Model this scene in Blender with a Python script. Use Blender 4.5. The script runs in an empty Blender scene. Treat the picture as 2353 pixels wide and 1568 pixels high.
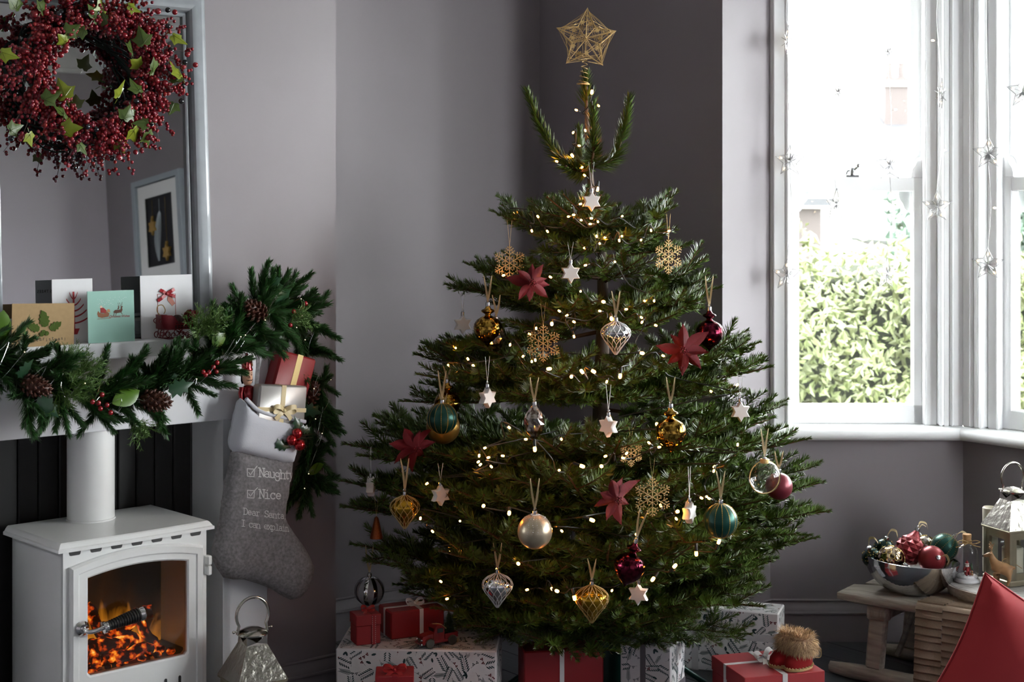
import bpy, math, random
import numpy as np
from mathutils import Vector, Matrix, Euler
from mathutils.geometry import delaunay_2d_cdt
random.seed(7)
pi, sin, cos, sqrt, rad = math.pi, math.sin, math.cos, math.sqrt, math.radians
C = bpy.context.scene.collection
SC = bpy.context.scene

# ------------------------------------------------------------------ camera, sky, exposure
F, CX, HY, EYE = 3600.0, 1176.5, 470.0, 1.55      # focal length in pixels, image centre, horizon row, eye height
cam = bpy.data.cameras.new('camera'); camo = bpy.data.objects.new('camera', cam); C.objects.link(camo)
camo.location = (0, 0, EYE); camo.rotation_euler = (pi/2, 0, 0)
cam.sensor_width = 36; cam.lens = F/2353*36; cam.shift_y = -(784-HY)/2353; cam.clip_start = .05; cam.clip_end = 300
cam.dof.use_dof = True; cam.dof.focus_distance = 4.6; cam.dof.aperture_fstop = 5.6
SC.camera = camo
world = bpy.data.worlds.new('overcast_sky'); SC.world = world; world.use_nodes = True
bg = world.node_tree.nodes['Background']; bg.inputs[0].default_value = (.965, .98, 1.0, 1); bg.inputs[1].default_value = 11.0
SC.view_settings.view_transform = 'Standard'; SC.view_settings.look = 'None'; SC.view_settings.gamma = 1
SC.view_settings.use_curve_mapping = False; SC.view_settings.exposure = 1.95
SC.cycles.use_denoising = True
SC.cycles.max_bounces = 10; SC.cycles.diffuse_bounces = 5; SC.cycles.glossy_bounces = 5; SC.cycles.transparent_max_bounces = 16
SC.cycles.caustics_reflective = False; SC.cycles.caustics_refractive = False; SC.cycles.sample_clamp_indirect = 6
SC.cycles.use_adaptive_sampling = True; SC.cycles.adaptive_threshold = .02

AW = math.atan2(.61704, .78694)                  # the chimney wall runs along U, its normal into the room is Mv
U = Vector((cos(AW), sin(AW), 0)); Mv = Vector((sin(AW), -cos(AW), 0))
def wl(u, m, z=0): return U*u + Mv*m + Vector((0, 0, z))
def P(px, py, D): return Vector(((px-CX)/F*D, D, EYE-(py-HY)/F*D))
def on_m(px, py, m):                             # a pixel's ray cut with the plane at wall distance m -> (u, z)
    x = (px-CX)/F; D = m/(x*Mv.x+Mv.y)
    return D*(x*U.x+U.y), EYE-(py-HY)/F*D
def onz(px, py, z):                              # a pixel's ray cut with a level plane
    D = (EYE-z)*F/(py-HY); return Vector(((px-CX)/F*D, D, z))

# a real area light portal in each bay window is added with the windows (it only guides sky sampling)

# ------------------------------------------------------------------ helpers
def lin(c):
    if isinstance(c, str): c = tuple(int(c[i:i+2], 16) for i in (0, 2, 4))
    return tuple(((x/255)/12.92 if x/255 <= .04045 else ((x/255+.055)/1.055)**2.4) for x in c)
MATS = {}
def mat(name, col, rough=.5, metal=0, spec=.5, var=0, vscale=20, bump=0, bscale=60, coat=0, sheen=0, emit=None, estr=0, trans=0, stretch=(1,1,1), island=0, bdist=.002):
    if name in MATS: return MATS[name]
    m = bpy.data.materials.new(name); m.use_nodes = True; nt = m.node_tree; b = nt.nodes['Principled BSDF']
    c = lin(col); b.inputs['Base Color'].default_value = (*c, 1); b.inputs['Roughness'].default_value = rough
    b.inputs['Metallic'].default_value = metal; b.inputs['Specular IOR Level'].default_value = spec
    b.inputs['Coat Weight'].default_value = coat; b.inputs['Sheen Weight'].default_value = sheen
    if trans: b.inputs['Transmission Weight'].default_value = trans
    if emit: b.inputs['Emission Color'].default_value = (*lin(emit), 1); b.inputs['Emission Strength'].default_value = estr
    tc = nt.nodes.new('ShaderNodeTexCoord'); mp = nt.nodes.new('ShaderNodeMapping'); mp.inputs['Scale'].default_value = stretch
    nt.links.new(tc.outputs['Object'], mp.inputs[0])
    if var or island:
        hs = nt.nodes.new('ShaderNodeHueSaturation'); hs.inputs['Color'].default_value = (*c, 1); nt.links.new(hs.outputs[0], b.inputs['Base Color'])
        mr = nt.nodes.new('ShaderNodeMapRange')
        if island:
            g = nt.nodes.new('ShaderNodeNewGeometry'); nt.links.new(g.outputs['Random Per Island'], mr.inputs[0]); a = island
            mr2 = nt.nodes.new('ShaderNodeMapRange'); nt.links.new(g.outputs['Random Per Island'], mr2.inputs[0])
            mr2.inputs[3].default_value = .5-.03*a; mr2.inputs[4].default_value = .5+.03*a; nt.links.new(mr2.outputs[0], hs.inputs['Hue'])
        else:
            n = nt.nodes.new('ShaderNodeTexNoise'); n.inputs['Scale'].default_value = vscale; n.inputs['Detail'].default_value = 5
            nt.links.new(mp.outputs[0], n.inputs['Vector']); nt.links.new(n.outputs[0], mr.inputs[0]); a = var
            mr.inputs[1].default_value = .3; mr.inputs[2].default_value = .7
        mr.inputs[3].default_value = 1-a; mr.inputs[4].default_value = 1+a; nt.links.new(mr.outputs[0], hs.inputs['Value'])
    if bump:
        n2 = nt.nodes.new('ShaderNodeTexNoise'); n2.inputs['Scale'].default_value = bscale; n2.inputs['Detail'].default_value = 4
        nt.links.new(mp.outputs[0], n2.inputs['Vector'])
        bp = nt.nodes.new('ShaderNodeBump'); bp.inputs['Strength'].default_value = bump; bp.inputs['Distance'].default_value = bdist
        nt.links.new(n2.outputs[0], bp.inputs['Height']); nt.links.new(bp.outputs[0], b.inputs['Normal'])
    MATS[name] = m; return m
def glass_mat(name, tint=(1, 1, 1), refl=.06, edge=.5, rough=.02):
    if name in MATS: return MATS[name]
    m = bpy.data.materials.new(name); m.use_nodes = True; nt = m.node_tree; nt.nodes.clear()
    o = nt.nodes.new('ShaderNodeOutputMaterial'); mx = nt.nodes.new('ShaderNodeMixShader'); t = nt.nodes.new('ShaderNodeBsdfTransparent')
    g = nt.nodes.new('ShaderNodeBsdfGlossy'); g.inputs['Roughness'].default_value = rough; t.inputs[0].default_value = (*tint, 1)
    lw = nt.nodes.new('ShaderNodeLayerWeight'); lw.inputs[0].default_value = .35; mr = nt.nodes.new('ShaderNodeMapRange')
    nt.links.new(lw.outputs['Facing'], mr.inputs[0]); mr.inputs[1].default_value = .2; mr.inputs[3].default_value = refl; mr.inputs[4].default_value = edge
    nt.links.new(mr.outputs[0], mx.inputs[0]); nt.links.new(t.outputs[0], mx.inputs[1]); nt.links.new(g.outputs[0], mx.inputs[2]); nt.links.new(mx.outputs[0], o.inputs[0])
    MATS[name] = m; return m

class MB:
    """collects geometry for ONE mesh"""
    def __init__(s): s.v = []; s.f = []
    def add(s, vs, fs, M=None):
        k = len(s.v)
        if M is not None: vs = [M @ Vector(p) for p in vs]
        s.v.extend(tuple(p) for p in vs); s.f.extend(tuple(i+k for i in f) for f in fs); return s
    def box(s, c, d, M=None, b=0):
        x, y, z = d[0]/2, d[1]/2, d[2]/2
        if not b:
            vs = [(c[0]+i*x, c[1]+j*y, c[2]+k*z) for i in (-1, 1) for j in (-1, 1) for k in (-1, 1)]
            return s.add(vs, [(0,1,3,2),(4,6,7,5),(0,4,5,1),(2,3,7,6),(0,2,6,4),(1,5,7,3)], M)
        b = min(b, x*.98, y*.98, z*.98); vs = []; idx = {}
        for i in (-1, 1):
            for j in (-1, 1):
                for k in (-1, 1):
                    for a in range(3):
                        p = [i*(x-b), j*(y-b), k*(z-b)]; p[a] = (i*x, j*y, k*z)[a]
                        idx[(i,j,k,a)] = len(vs); vs.append((c[0]+p[0], c[1]+p[1], c[2]+p[2]))
        fs = []
        for a in range(3):
            o1, o2 = (a+1)%3, (a+2)%3
            for sg in (-1, 1):
                q = []
                for s1, s2 in ((-1,-1),(1,-1),(1,1),(-1,1)):
                    t = [0]*3; t[a] = sg; t[o1] = s1; t[o2] = s2; q.append(idx[(*t, a)])
                fs.append(tuple(q if sg > 0 else q[::-1]))
            for s1 in (-1, 1):
                for s2 in (-1, 1):
                    A = [0]*3; A[o1] = s1; A[o2] = s2; B = list(A); A[a] = -1; B[a] = 1
                    fs.append((idx[(*A, o1)], idx[(*B, o1)], idx[(*B, o2)], idx[(*A, o2)]))
        for i in (-1, 1):
            for j in (-1, 1):
                for k in (-1, 1): fs.append(tuple(idx[(i,j,k,a)] for a in range(3)))
        return s.add(vs, fs, M)
    def lathe(s, prof, n=24, M=None, mod=None, sweep=2*pi):
        vs = []; fs = []; full = abs(sweep-2*pi) < 1e-6; nn = n if full else n+1
        for r, z in prof:
            for i in range(nn):
                t = sweep*i/n; q = r*(mod(t, z, r) if mod else 1); vs.append((q*cos(t), q*sin(t), z))
        for j in range(len(prof)-1):
            for i in range(n):
                a, b = j*nn+i, j*nn+(i+1)%nn; fs.append((a, b, b+nn, a+nn))
        if full:
            if prof[0][0] > 1e-5: fs.append(tuple(range(nn))[::-1])
            if prof[-1][0] > 1e-5: fs.append(tuple(range((len(prof)-1)*nn, len(prof)*nn)))
        return s.add(vs, fs, M)
    def tube(s, pts, r, n=6, closed=False, M=None):
        pts = [Vector(p) for p in pts]; k = len(pts); R = r if isinstance(r, (list, tuple)) else [r]*k; vs = []; fs = []; up = None
        for i, p in enumerate(pts):
            a = pts[i-1] if (i or closed) else p; b = pts[(i+1)%k] if (i < k-1 or closed) else p
            t = (b-a); t = t.normalized() if t.length > 1e-9 else Vector((0, 0, 1))
            if up is None: up = t.orthogonal().normalized()
            up = up-t*up.dot(t); up = up.normalized() if up.length > 1e-6 else t.orthogonal().normalized()
            w = t.cross(up)
            for j in range(n): vs.append(p+(up*cos(2*pi*j/n)+w*sin(2*pi*j/n))*R[i])
        for i in range(k if closed else k-1):
            for j in range(n):
                a, b = i*n+j, i*n+(j+1)%n; c, d = ((i+1)%k)*n+(j+1)%n, ((i+1)%k)*n+j; fs.append((a, b, c, d))
        if not closed: fs.append(tuple(range(n))[::-1]); fs.append(tuple(range((k-1)*n, k*n)))
        return s.add(vs, fs, M)
    def prism(s, ol, h0, h1, M=None):            # outline in local x,y; extruded along z
        n = len(ol); vs = [(x, y, h0) for x, y in ol]+[(x, y, h1) for x, y in ol]
        fs = [tuple(range(n))[::-1], tuple(range(n, 2*n))]+[(i, (i+1)%n, (i+1)%n+n, i+n) for i in range(n)]
        return s.add(vs, fs, M)
    def poly(s, ol, M=None): return s.add([(x, y, 0) for x, y in ol], [tuple(range(len(ol)))], M)
    def sphere(s, c, r, n=12, k=8, sc=(1,1,1), M=None):
        vs = [(c[0], c[1], c[2]+r*sc[2])]; fs = []
        for j in range(1, k):
            a = pi*j/k
            for i in range(n): t = 2*pi*i/n; vs.append((c[0]+r*sc[0]*sin(a)*cos(t), c[1]+r*sc[1]*sin(a)*sin(t), c[2]+r*sc[2]*cos(a)))
        vs.append((c[0], c[1], c[2]-r*sc[2])); L = len(vs)-1
        for i in range(n):
            fs.append((0, 1+i, 1+(i+1)%n)); fs.append((L, L-n+(i+1)%n, L-n+i))
            for j in range(k-2): a, b = 1+j*n+i, 1+j*n+(i+1)%n; fs.append((a, a+n, b+n, b))
        return s.add(vs, fs, M)
    def strip(s, pts, wv, M=None):               # flat band along pts, half-width vectors wv, single sheet
        vs = []; fs = []
        for i, p in enumerate(pts):
            w = Vector(wv[i] if isinstance(wv, list) else wv); vs += [Vector(p)-w, Vector(p)+w]
        for i in range(len(pts)-1): fs.append((2*i, 2*i+1, 2*i+3, 2*i+2))
        return s.add(vs, fs, M)
    def band(s, pts, w, th, M=None):             # band of thickness: pts centre line, w half-width vector(s), th thickness along normal
        vs = []; fs = []; k = len(pts)
        for i, p in enumerate(pts):
            p = Vector(p); ww = Vector(w[i] if isinstance(w, list) else w)
            a = Vector(pts[max(i-1, 0)]); b = Vector(pts[min(i+1, k-1)]); nn = (b-a).cross(ww); nn = nn.normalized()*th/2 if nn.length > 1e-9 else Vector((0,0,th/2))
            vs += [p-ww-nn, p+ww-nn, p+ww+nn, p-ww+nn]
        for i in range(k-1):
            for j in range(4): a, b = 4*i+j, 4*i+(j+1)%4; fs.append((a, b, b+4, a+4))
        fs += [(3,2,1,0), (4*k-4, 4*k-3, 4*k-2, 4*k-1)]
        return s.add(vs, fs, M)
    def mesh(s, name, m=None, smooth=None):
        me = bpy.data.meshes.new(name); me.from_pydata(s.v, [], s.f); me.update()
        if m: me.materials.append(m)
        if smooth is not None:
            me.polygons.foreach_set('use_smooth', [True]*len(me.polygons)); me.set_sharp_from_angle(angle=rad(smooth))
        return me
    def build(s, name, m, parent=None, smooth=None, kind=None, label=None):
        return link(name, s.mesh(name, m, smooth), parent, kind, label)
def link(name, data, parent=None, kind=None, label=None, M=None):
    o = bpy.data.objects.new(name, data); C.objects.link(o)
    if parent: o.parent = parent
    if kind: o['kind'] = kind
    if label: o['label'] = label
    if M is not None: o.matrix_local = M
    return o
def thing(name, label, cat, loc=(0,0,0), rz=0, group=None, rot=None, M=None):
    o = bpy.data.objects.new(name, None); o.empty_display_size = .05; C.objects.link(o)
    if M is not None: o.matrix_world = M
    else: o.location = loc; o.rotation_euler = rot if rot else (0, 0, rz)
    o['label'] = label; o['category'] = cat
    if group: o['group'] = group
    return o
def tag(o, label, cat, group=None):
    o['label'] = label; o['category'] = cat
    if group: o['group'] = group
    return o
def RX(a): return Matrix.Rotation(a, 4, 'X')
def RY(a): return Matrix.Rotation(a, 4, 'Y')
def RZ(a): return Matrix.Rotation(a, 4, 'Z')
def T(x, y=None, z=None): return Matrix.Translation(x if y is None else (x, y, z))
def S(x, y=None, z=None): return Matrix.Diagonal((x, x if y is None else y, x if z is None else z, 1))
def frame(o, x, z):                              # matrix with local X along x and local Z near z
    x = Vector(x).normalized(); z = Vector(z); y = z.cross(x).normalized(); z = x.cross(y)
    return Matrix(((x.x, y.x, z.x, o[0]), (x.y, y.y, z.y, o[1]), (x.z, y.z, z.z, o[2]), (0, 0, 0, 1)))
def spline(pts, n=8):                            # Catmull-Rom
    pts = [Vector(p) for p in pts]; out = []
    for i in range(len(pts)-1):
        p0, p1, p2, p3 = pts[max(i-1, 0)], pts[i], pts[i+1], pts[min(i+2, len(pts)-1)]
        for k in range(n):
            t = k/n; out.append(.5*((2*p1)+(p2-p0)*t+(2*p0-5*p1+4*p2-p3)*t*t+(3*p1-p0-3*p2+p3)*t**3))
    out.append(pts[-1]); return out
def skin(name, vs, es, rs, sub=2, m=None):
    me = bpy.data.meshes.new(name); me.from_pydata(vs, es, []); o = bpy.data.objects.new(name, me); C.objects.link(o)
    md = o.modifiers.new('s', 'SKIN'); md.use_smooth_shade = True
    for i, r in enumerate(rs):
        sv = me.skin_vertices[0].data[i]; sv.radius = (r, r) if not isinstance(r, tuple) else r; sv.use_root = (i == 0)
    o.modifiers.new('u', 'SUBSURF').levels = sub
    dg = bpy.context.evaluated_depsgraph_get(); out = bpy.data.meshes.new_from_object(o.evaluated_get(dg))
    bpy.data.objects.remove(o); bpy.data.meshes.remove(me); out.name = name
    if m: out.materials.clear(); out.materials.append(m)
    out.polygons.foreach_set('use_smooth', [True]*len(out.polygons)); return out
def text_mesh(txt, size, m, shear=0, ext=0):
    cu = bpy.data.curves.new('lettering', 'FONT'); cu.body = txt; cu.size = size; cu.shear = shear; cu.extrude = ext; cu.align_x = 'CENTER'
    o = bpy.data.objects.new('lettering', cu); C.objects.link(o); dg = bpy.context.evaluated_depsgraph_get()
    me = bpy.data.meshes.new_from_object(o.evaluated_get(dg)); bpy.data.objects.remove(o); bpy.data.curves.remove(cu)
    me.materials.clear(); me.materials.append(m); me.name = 'lettering'; return me
def puff(ol, h, w, step, flat=0):                # 2-D outline -> function height and triangulated points (a cushion between two skins)
    n = len(ol); pts = [Vector((x, y)) for x, y in ol]
    def dist(p):
        d = 1e9
        for i in range(n):
            a, b = pts[i], pts[(i+1)%n]; ab = b-a; t = max(0, min(1, (p-a).dot(ab)/max(ab.length_squared, 1e-12))); d = min(d, (p-a-ab*t).length)
        return d
    def inside(p):
        c = False
        for i in range(n):
            a, b = pts[i], pts[i-1]
            if (a.y > p.y) != (b.y > p.y) and p.x < (b.x-a.x)*(p.y-a.y)/(b.y-a.y)+a.x: c = not c
        return c
    def height(p):
        t = min(dist(p)/w, 1); return h*sqrt(max(0, 1-(1-t)**2))
    x0, x1 = min(p.x for p in pts), max(p.x for p in pts); y0, y1 = min(p.y for p in pts), max(p.y for p in pts)
    extra = []; y = y0
    while y < y1:
        x = x0
        while x < x1:
            q = Vector((x+step*.15*sin(y*9e2), y))
            if inside(q) and dist(q) > step*.45: extra.append(q)
            x += step
        y += step
    r = delaunay_2d_cdt(pts+extra, [(i, (i+1)%n) for i in range(n)], [], 1, 1e-6)
    return r[0], r[2], height
def puff_mb(ol, h, w, step, back=1.0):           # outline in x,z ; thickness along y
    vs, fs, hf = puff(ol, h, w, step); mb = MB(); hh = [hf(p) for p in vs]
    mb.add([(p.x, -hh[i], p.y) for i, p in enumerate(vs)], fs); mb.add([(p.x, hh[i]*back, p.y) for i, p in enumerate(vs)], [f[::-1] for f in fs])
    return mb, hf
def star_outline(n, R, r, ph=pi/2): return [((R if i%2 == 0 else r)*cos(ph+pi*i/n), (R if i%2 == 0 else r)*sin(ph+pi*i/n)) for i in range(2*n)]
def resample(ol, d):
    out = []; n = len(ol)
    for i in range(n):
        a, b = Vector(ol[i]), Vector(ol[(i+1)%n]); k = max(1, int((b-a).length/d))
        out += [tuple(a+(b-a)*j/k) for j in range(k)]
    return out
# ------------------------------------------------------------------ room shell
WALL = mat('lilac_grey_paint', '867f84', .55, var=.03, vscale=3, bump=.15, bscale=400, bdist=.0006)
WHITE = mat('white_eggshell_paint', 'f4f5f6', .32, var=.015, vscale=6)
CEIL = mat('white_ceiling_paint', 'ececec', .7)
H = 3.1
CEN = wl(1.5, -1.6)
c_alc = wl(3.88, -4.773); c_w2 = P(1660, 0, 5.42); c_rev = P(1770, 0, 5.57); c_bay = P(2213, 0, 5.56)
bay_end = c_bay+Mv*2.35
rv2 = bay_end+(c_rev-c_bay)-Mv*2*((c_rev-c_bay).dot(Mv)); w2b = rv2+(c_w2-c_rev)-Mv*2*((c_w2-c_rev).dot(Mv))
BACK = .75
ring = [('left_alcove', wl(-1.2, -4.77)), ('breast_left', wl(.924, -4.77)), ('chimney', wl(.924, -4.196)), ('breast_right', wl(2.59, -4.196)),
        ('alcove', wl(2.59, -4.773)), ('bay_left', c_alc), ('reveal_left', c_w2), ('window_left', c_rev), ('window_centre', c_bay),
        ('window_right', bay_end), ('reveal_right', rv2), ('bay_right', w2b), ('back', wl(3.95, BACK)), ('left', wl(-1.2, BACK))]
names = [n for n, p in ring]; pts = [Vector((p.x, p.y)) for n, p in ring]; NR = len(pts)
def inward(a, b):
    d = (b-a).normalized(); n = Vector((-d.y, d.x)); return n
sgn = 1 if inward(pts[13], pts[0]).dot(Vector((U.x, U.y))) > 0 else -1     # the wall 'left' must face +U
def mitre(i):
    a, b = inward(pts[i-1], pts[i % NR])*sgn, inward(pts[i % NR], pts[(i+1) % NR])*sgn; s_ = (a+b).normalized(); return s_/max(.3, s_.dot(a))
def wall_slab(mb, a, b, z0, z1, th=.12, i=None):
    n = inward(a, b)*sgn; o = p = -n*th
    if i is not None: o = -mitre(i)*th; p = -mitre((i+1) % NR)*th
    mb.add([(a.x,a.y,z0),(b.x,b.y,z0),(b.x,b.y,z1),(a.x,a.y,z1),(a.x+o.x,a.y+o.y,z0),(b.x+p.x,b.y+p.y,z0),(b.x+p.x,b.y+p.y,z1),(a.x+o.x,a.y+o.y,z1)],
           [(0,1,2,3),(7,6,5,4),(0,4,5,1),(3,2,6,7),(0,3,7,4),(1,5,6,2)])
SILL_Z, HEAD_Z = .715, 2.52
for i, nm in enumerate(names):
    a, b = pts[i], pts[(i+1) % NR]; mb = MB()
    if nm.startswith('window'):
        wall_slab(mb, a, b, 0, SILL_Z, .12, i); wall_slab(mb, a, b, HEAD_Z, H, .12, i)
    elif nm == 'left_alcove':                            # opening for an unseen sash window, added to light the back wall
        d = (b-a).normalized(); wa, wb = a+d*.35, a+d*1.75
        for p, q, z0, z1 in ((a, wa, 0, H), (wb, b, 0, H), (wa, wb, 0, SILL_Z), (wa, wb, HEAD_Z, H)): wall_slab(mb, p, q, z0, z1)
    elif nm == 'chimney':
        q = [wl(u, -4.196).xy for u in (.924, 1.362, 2.151, 2.59)]
        wall_slab(mb, q[0], q[1], 0, H, .05); wall_slab(mb, q[2], q[3], 0, H, .05); wall_slab(mb, q[1], q[2], .95, H, .05)
    else: wall_slab(mb, a, b, 0, H, .12, i)
    mb.build('wall_'+nm, WALL if nm != 'back' else mat('brightened_lilac_paint', 'b9b2b9', .6, var=.02, vscale=3), kind='structure')  # back wall colour lifted to stand in for stronger light on it
fl = MB().box((0, 0, -.06), (9, 8, .1), T(1.8, 2.6, 0)@RZ(AW)).build('floor', mat('dark_subfloor', '1b1c1e', .8), kind='structure')
MB().box((0, 0, H+.05), (9, 8, .1), T(1.8, 2.6, 0)@RZ(AW)).build('ceiling', CEIL, kind='structure')
PLK = mat('grey_stained_plank', '3d3f44', .42, var=.22, vscale=5, stretch=(14, 1, 1), bump=.2, bscale=12)
pm = {L: MB().box((0, 0, 0), (.136, L, .012), b=.0015).mesh('plank', PLK) for L in (1.2, 1.8, 2.4)}
rp = random.Random(3)
for k in range(43):
    m0 = -4.77-rp.random()*1.0; u0 = -1.15+.138*k
    while m0 < BACK:
        L = rp.choice((1.2, 1.8, 2.4)); o = link('plank', pm[L], fl)
        o.location = wl(u0, m0+L/2, -.0061); o.rotation_euler = (0, 0, AW); m0 += L+.002

def sweep(i0, i1, prof, fn):                      # profile (distance into room, z) along ring points i0..i1, one object per run of wall
    def nrm(i): return inward(pts[i % NR], pts[(i+1) % NR])*sgn
    ms = []
    for i in range(i0, i1+1):
        if i == i0: ms.append(nrm(i))
        elif i == i1: ms.append(nrm(i-1))
        else:
            a, b = nrm(i-1), nrm(i); s_ = (a+b).normalized(); ms.append(s_/max(.3, s_.dot(a)))
    for k, i in enumerate(range(i0, i1)):
        a, b = pts[i % NR], pts[(i+1) % NR]; mb = MB(); n = len(prof)
        vs = [(a.x+ms[k].x*d, a.y+ms[k].y*d, z) for d, z in prof]+[(b.x+ms[k+1].x*d, b.y+ms[k+1].y*d, z) for d, z in prof]
        mb.add(vs, [(j, (j+1) % n, (j+1) % n+n, j+n) for j in range(n)]+[tuple(range(n))[::-1], tuple(range(n, 2*n))]); fn(mb, names[i % NR])
skp = [(-.002,.147),(.006,.147),(.0085,.1445),(.0085,.142),(.005,.138),(.006,.132),(.012,.122),(.0165,.112),(.017,.106),(.0225,.105),(.0235,.102),(.0225,.098),(.018,.096),(.018,0),(-.002,0)]
def base(mb, nm): mb.build('baseboard_'+nm, WALL, kind='structure', smooth=40)
sweep(0, 2, skp, base); sweep(3, 14, skp, base)
def cove(mb, nm): mb.build('trim_cornice_'+nm, CEIL, kind='structure', smooth=40)
sweep(0, 14, [(-.002, H), (.13, H), (.125, H-.012), (.09, H-.03), (.05, H-.07), (.03, H-.12), (.018, H-.125), (.018, H-.15), (-.002, H-.15)], cove)
q0, q1 = wl(2.29, -4.196), wl(2.59, -4.196)       # the stub of skirting beside the fire surround
mb = MB(); n = len(skp); dv = Mv
mb.add([(q0.x+dv.x*d, q0.y+dv.y*d, z) for d, z in skp]+[(q1.x+dv.x*d+U.x*max(d, 0), q1.y+dv.y*d+U.y*max(d, 0), z) for d, z in skp],
       [(j, (j+1) % n, (j+1) % n+n, j+n) for j in range(n)]+[tuple(range(n))[::-1], tuple(range(n, 2*n))]); base(mb, 'chimney')
sp = [(-.16, .763), (.035, .763), (.048, .759), (.056, .749), (.058, .74), (.055, .729), (.046, .72), (.034, .7165), (-.0, .7165), (-.16, .7165)]
def sill(mb, nm): mb.build('trim_sill_'+nm.split('_')[1], WHITE, kind='structure', smooth=50)
sweep(7, 10, sp, sill)

# ------------------------------------------------------------------ sash windows of the bay, and one added out of view
PANE = glass_mat('window_glass', (.97, .985, .98), .04, .35)
STEEL = mat('satin_chrome', 'b9bbbd', .22, 1)
MEET0, MEET1 = 1.596, 1.648
def horn(mb, x, s, z, y0, y1, up=1):              # little curved sash horn, s = which side it curves to
    ol = [(0, 0), (.045, 0), (.045, .012), (.04, .03), (.03, .043), (.024, .06), (.014, .071), (0, .073)]
    mb.prism([(a, b) for a, b in ol], 0, y1-y0, T(x, y0, z)@Matrix(((s, 0, 0, 0), (0, 0, 1, 0), (0, up, 0, 0), (0, 0, 0, 1))))
win_no = [0]
def window(a, b, left, right):
    win_no[0] += 1; d = (b-a); w = d.length
    M = frame((a.x, a.y, 0), (d.x, d.y, 0), (0, 0, 1))
    if (M.to_3x3()@Vector((0, 1, 0))).xy.dot(inward(a, b)*sgn) > 0: M = frame((b.x, b.y, 0), (-d.x, -d.y, 0), (0, 0, 1)); left, right = right, left
    r = bpy.data.objects.new('window_%d' % win_no[0], None); C.objects.link(r); r.matrix_world = M; r['kind'] = 'structure'
    fr = MB(); L = .072 if left == 'narrow' else .126; x1 = w-.126 if right == 'wide' else w-.072; zc = (SILL_Z+HEAD_Z)/2; zh = HEAD_Z-.763; zm = .763+zh/2
    def casing(x, s, style):
        def bx(p, q, y0, y1, bev=.003): fr.box((x+s*(p+q)/2, (y0+y1)/2, zm), (q-p, y1-y0, zh), b=bev)
        if style == 'narrow': bx(0, .008, .0, .16, 0); bx(.008, .05, -.02, .16); bx(.05, .066, -.028, .16, .006); bx(.066, .078, .004, .16)
        else: bx(0, .036, -.004, .16); bx(.036, .05, -.02, .16, .006); bx(.05, .072, -.012, .16, .004); bx(.072, .088, -.022, .16, .007); bx(.088, .127, .018, .16); bx(.124, .134, .012, .045, .004)
    casing(0, 1, left); casing(w, -1, right)
    fr.box((w/2, .07, HEAD_Z-.03), (w-.1, .18, .06))
    fr.build('frame', WHITE, r, smooth=35)
    lo = MB(); s = .043; y0, y1 = .05, .09; cy = (y0+y1)/2
    lo.box((L+s/2-.004, cy, (.763+MEET1)/2), (s, .04, MEET1-.763), b=.004); lo.box((x1-s/2+.004, cy, (.763+MEET1)/2), (s, .04, MEET1-.763), b=.004)
    lo.box(((L+x1)/2, cy, .7985), (x1-L, .04, .069), b=.004); lo.box(((L+x1)/2, cy, (MEET0+MEET1)/2), (x1-L, .038, MEET1-MEET0), b=.004)
    horn(lo, L, 1, MEET1, y0, y1); horn(lo, x1, -1, MEET1, y0, y1); so = lo.build('sash', WHITE, r, smooth=35)
    MB().box(((L+x1)/2, cy, (.83+MEET0)/2), (x1-L-2*s+.02, .004, MEET0-.83+.02)).build('pane', PANE, so)
    up = MB(); y0, y1 = .094, .13; cy = (y0+y1)/2
    for x in (L+s/2-.004, x1-s/2+.004): up.box((x, cy, (MEET0+HEAD_Z-.03)/2), (s, .036, HEAD_Z-.03-MEET0), b=.004)
    up.box(((L+x1)/2, cy, MEET0+.022), (x1-L, .034, .044), b=.004); up.box(((L+x1)/2, cy, HEAD_Z-.07), (x1-L, .036, .06), b=.004)
    horn(up, L+.035, 1, MEET0, y0, y1, -1); horn(up, x1-.035, -1, MEET0, y0, y1, -1); so = up.build('sash', WHITE, r, smooth=35)
    MB().box(((L+x1)/2, cy, (MEET1+HEAD_Z-.09)/2), (x1-L-2*s+.02, .004, HEAD_Z-.09-MEET1+.02)).build('pane', PANE, so)
    k = MB(); xc = (L+x1)/2-.01
    k.box((xc, .07, MEET1+.004), (.05, .02, .008), b=.002); k.lathe([(.012, .008), (.012, .02), (.006, .03), (.006, .034)], 12, T(xc, .07, MEET1)); k.tube([(xc-.022, .07, MEET1+.008), (xc-.018, .07, MEET1+.022), (xc, .07, MEET1+.026)], .004)
    k.tube([(xc+.002, .07, MEET1+.022), (xc+.018, .064, MEET1+.038)], .0055, 8); k.sphere((xc+.02, .063, MEET1+.041), .0095, 10, 6); k.build('catch', STEEL, r, smooth=40)
    ar = bpy.data.lights.new('sky_portal', 'AREA'); ar.shape = 'RECTANGLE'; ar.size = w; ar.size_y = HEAD_Z-.74; ar.cycles.is_portal = True
    ao = bpy.data.objects.new('sky_portal', ar); C.objects.link(ao); mid = M@Vector((w/2, .2, (HEAD_Z+.74)/2)); ao.location = mid
    ao.rotation_euler = (-(M.to_3x3()@Vector((0, 1, 0)))).to_track_quat('-Z', 'Z').to_euler()
window(pts[7], pts[8], 'narrow', 'wide')
for k in range(3): window(pts[8]+(pts[9]-pts[8])*k/3, pts[8]+(pts[9]-pts[8])*(k+1)/3, 'wide', 'wide')
window(pts[9], pts[10], 'wide', 'narrow')
d = (pts[1]-pts[0]).normalized(); window(pts[0]+d*.35, pts[0]+d*1.75, 'wide', 'wide')  # added unseen window, lets daylight reach the back wall
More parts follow.
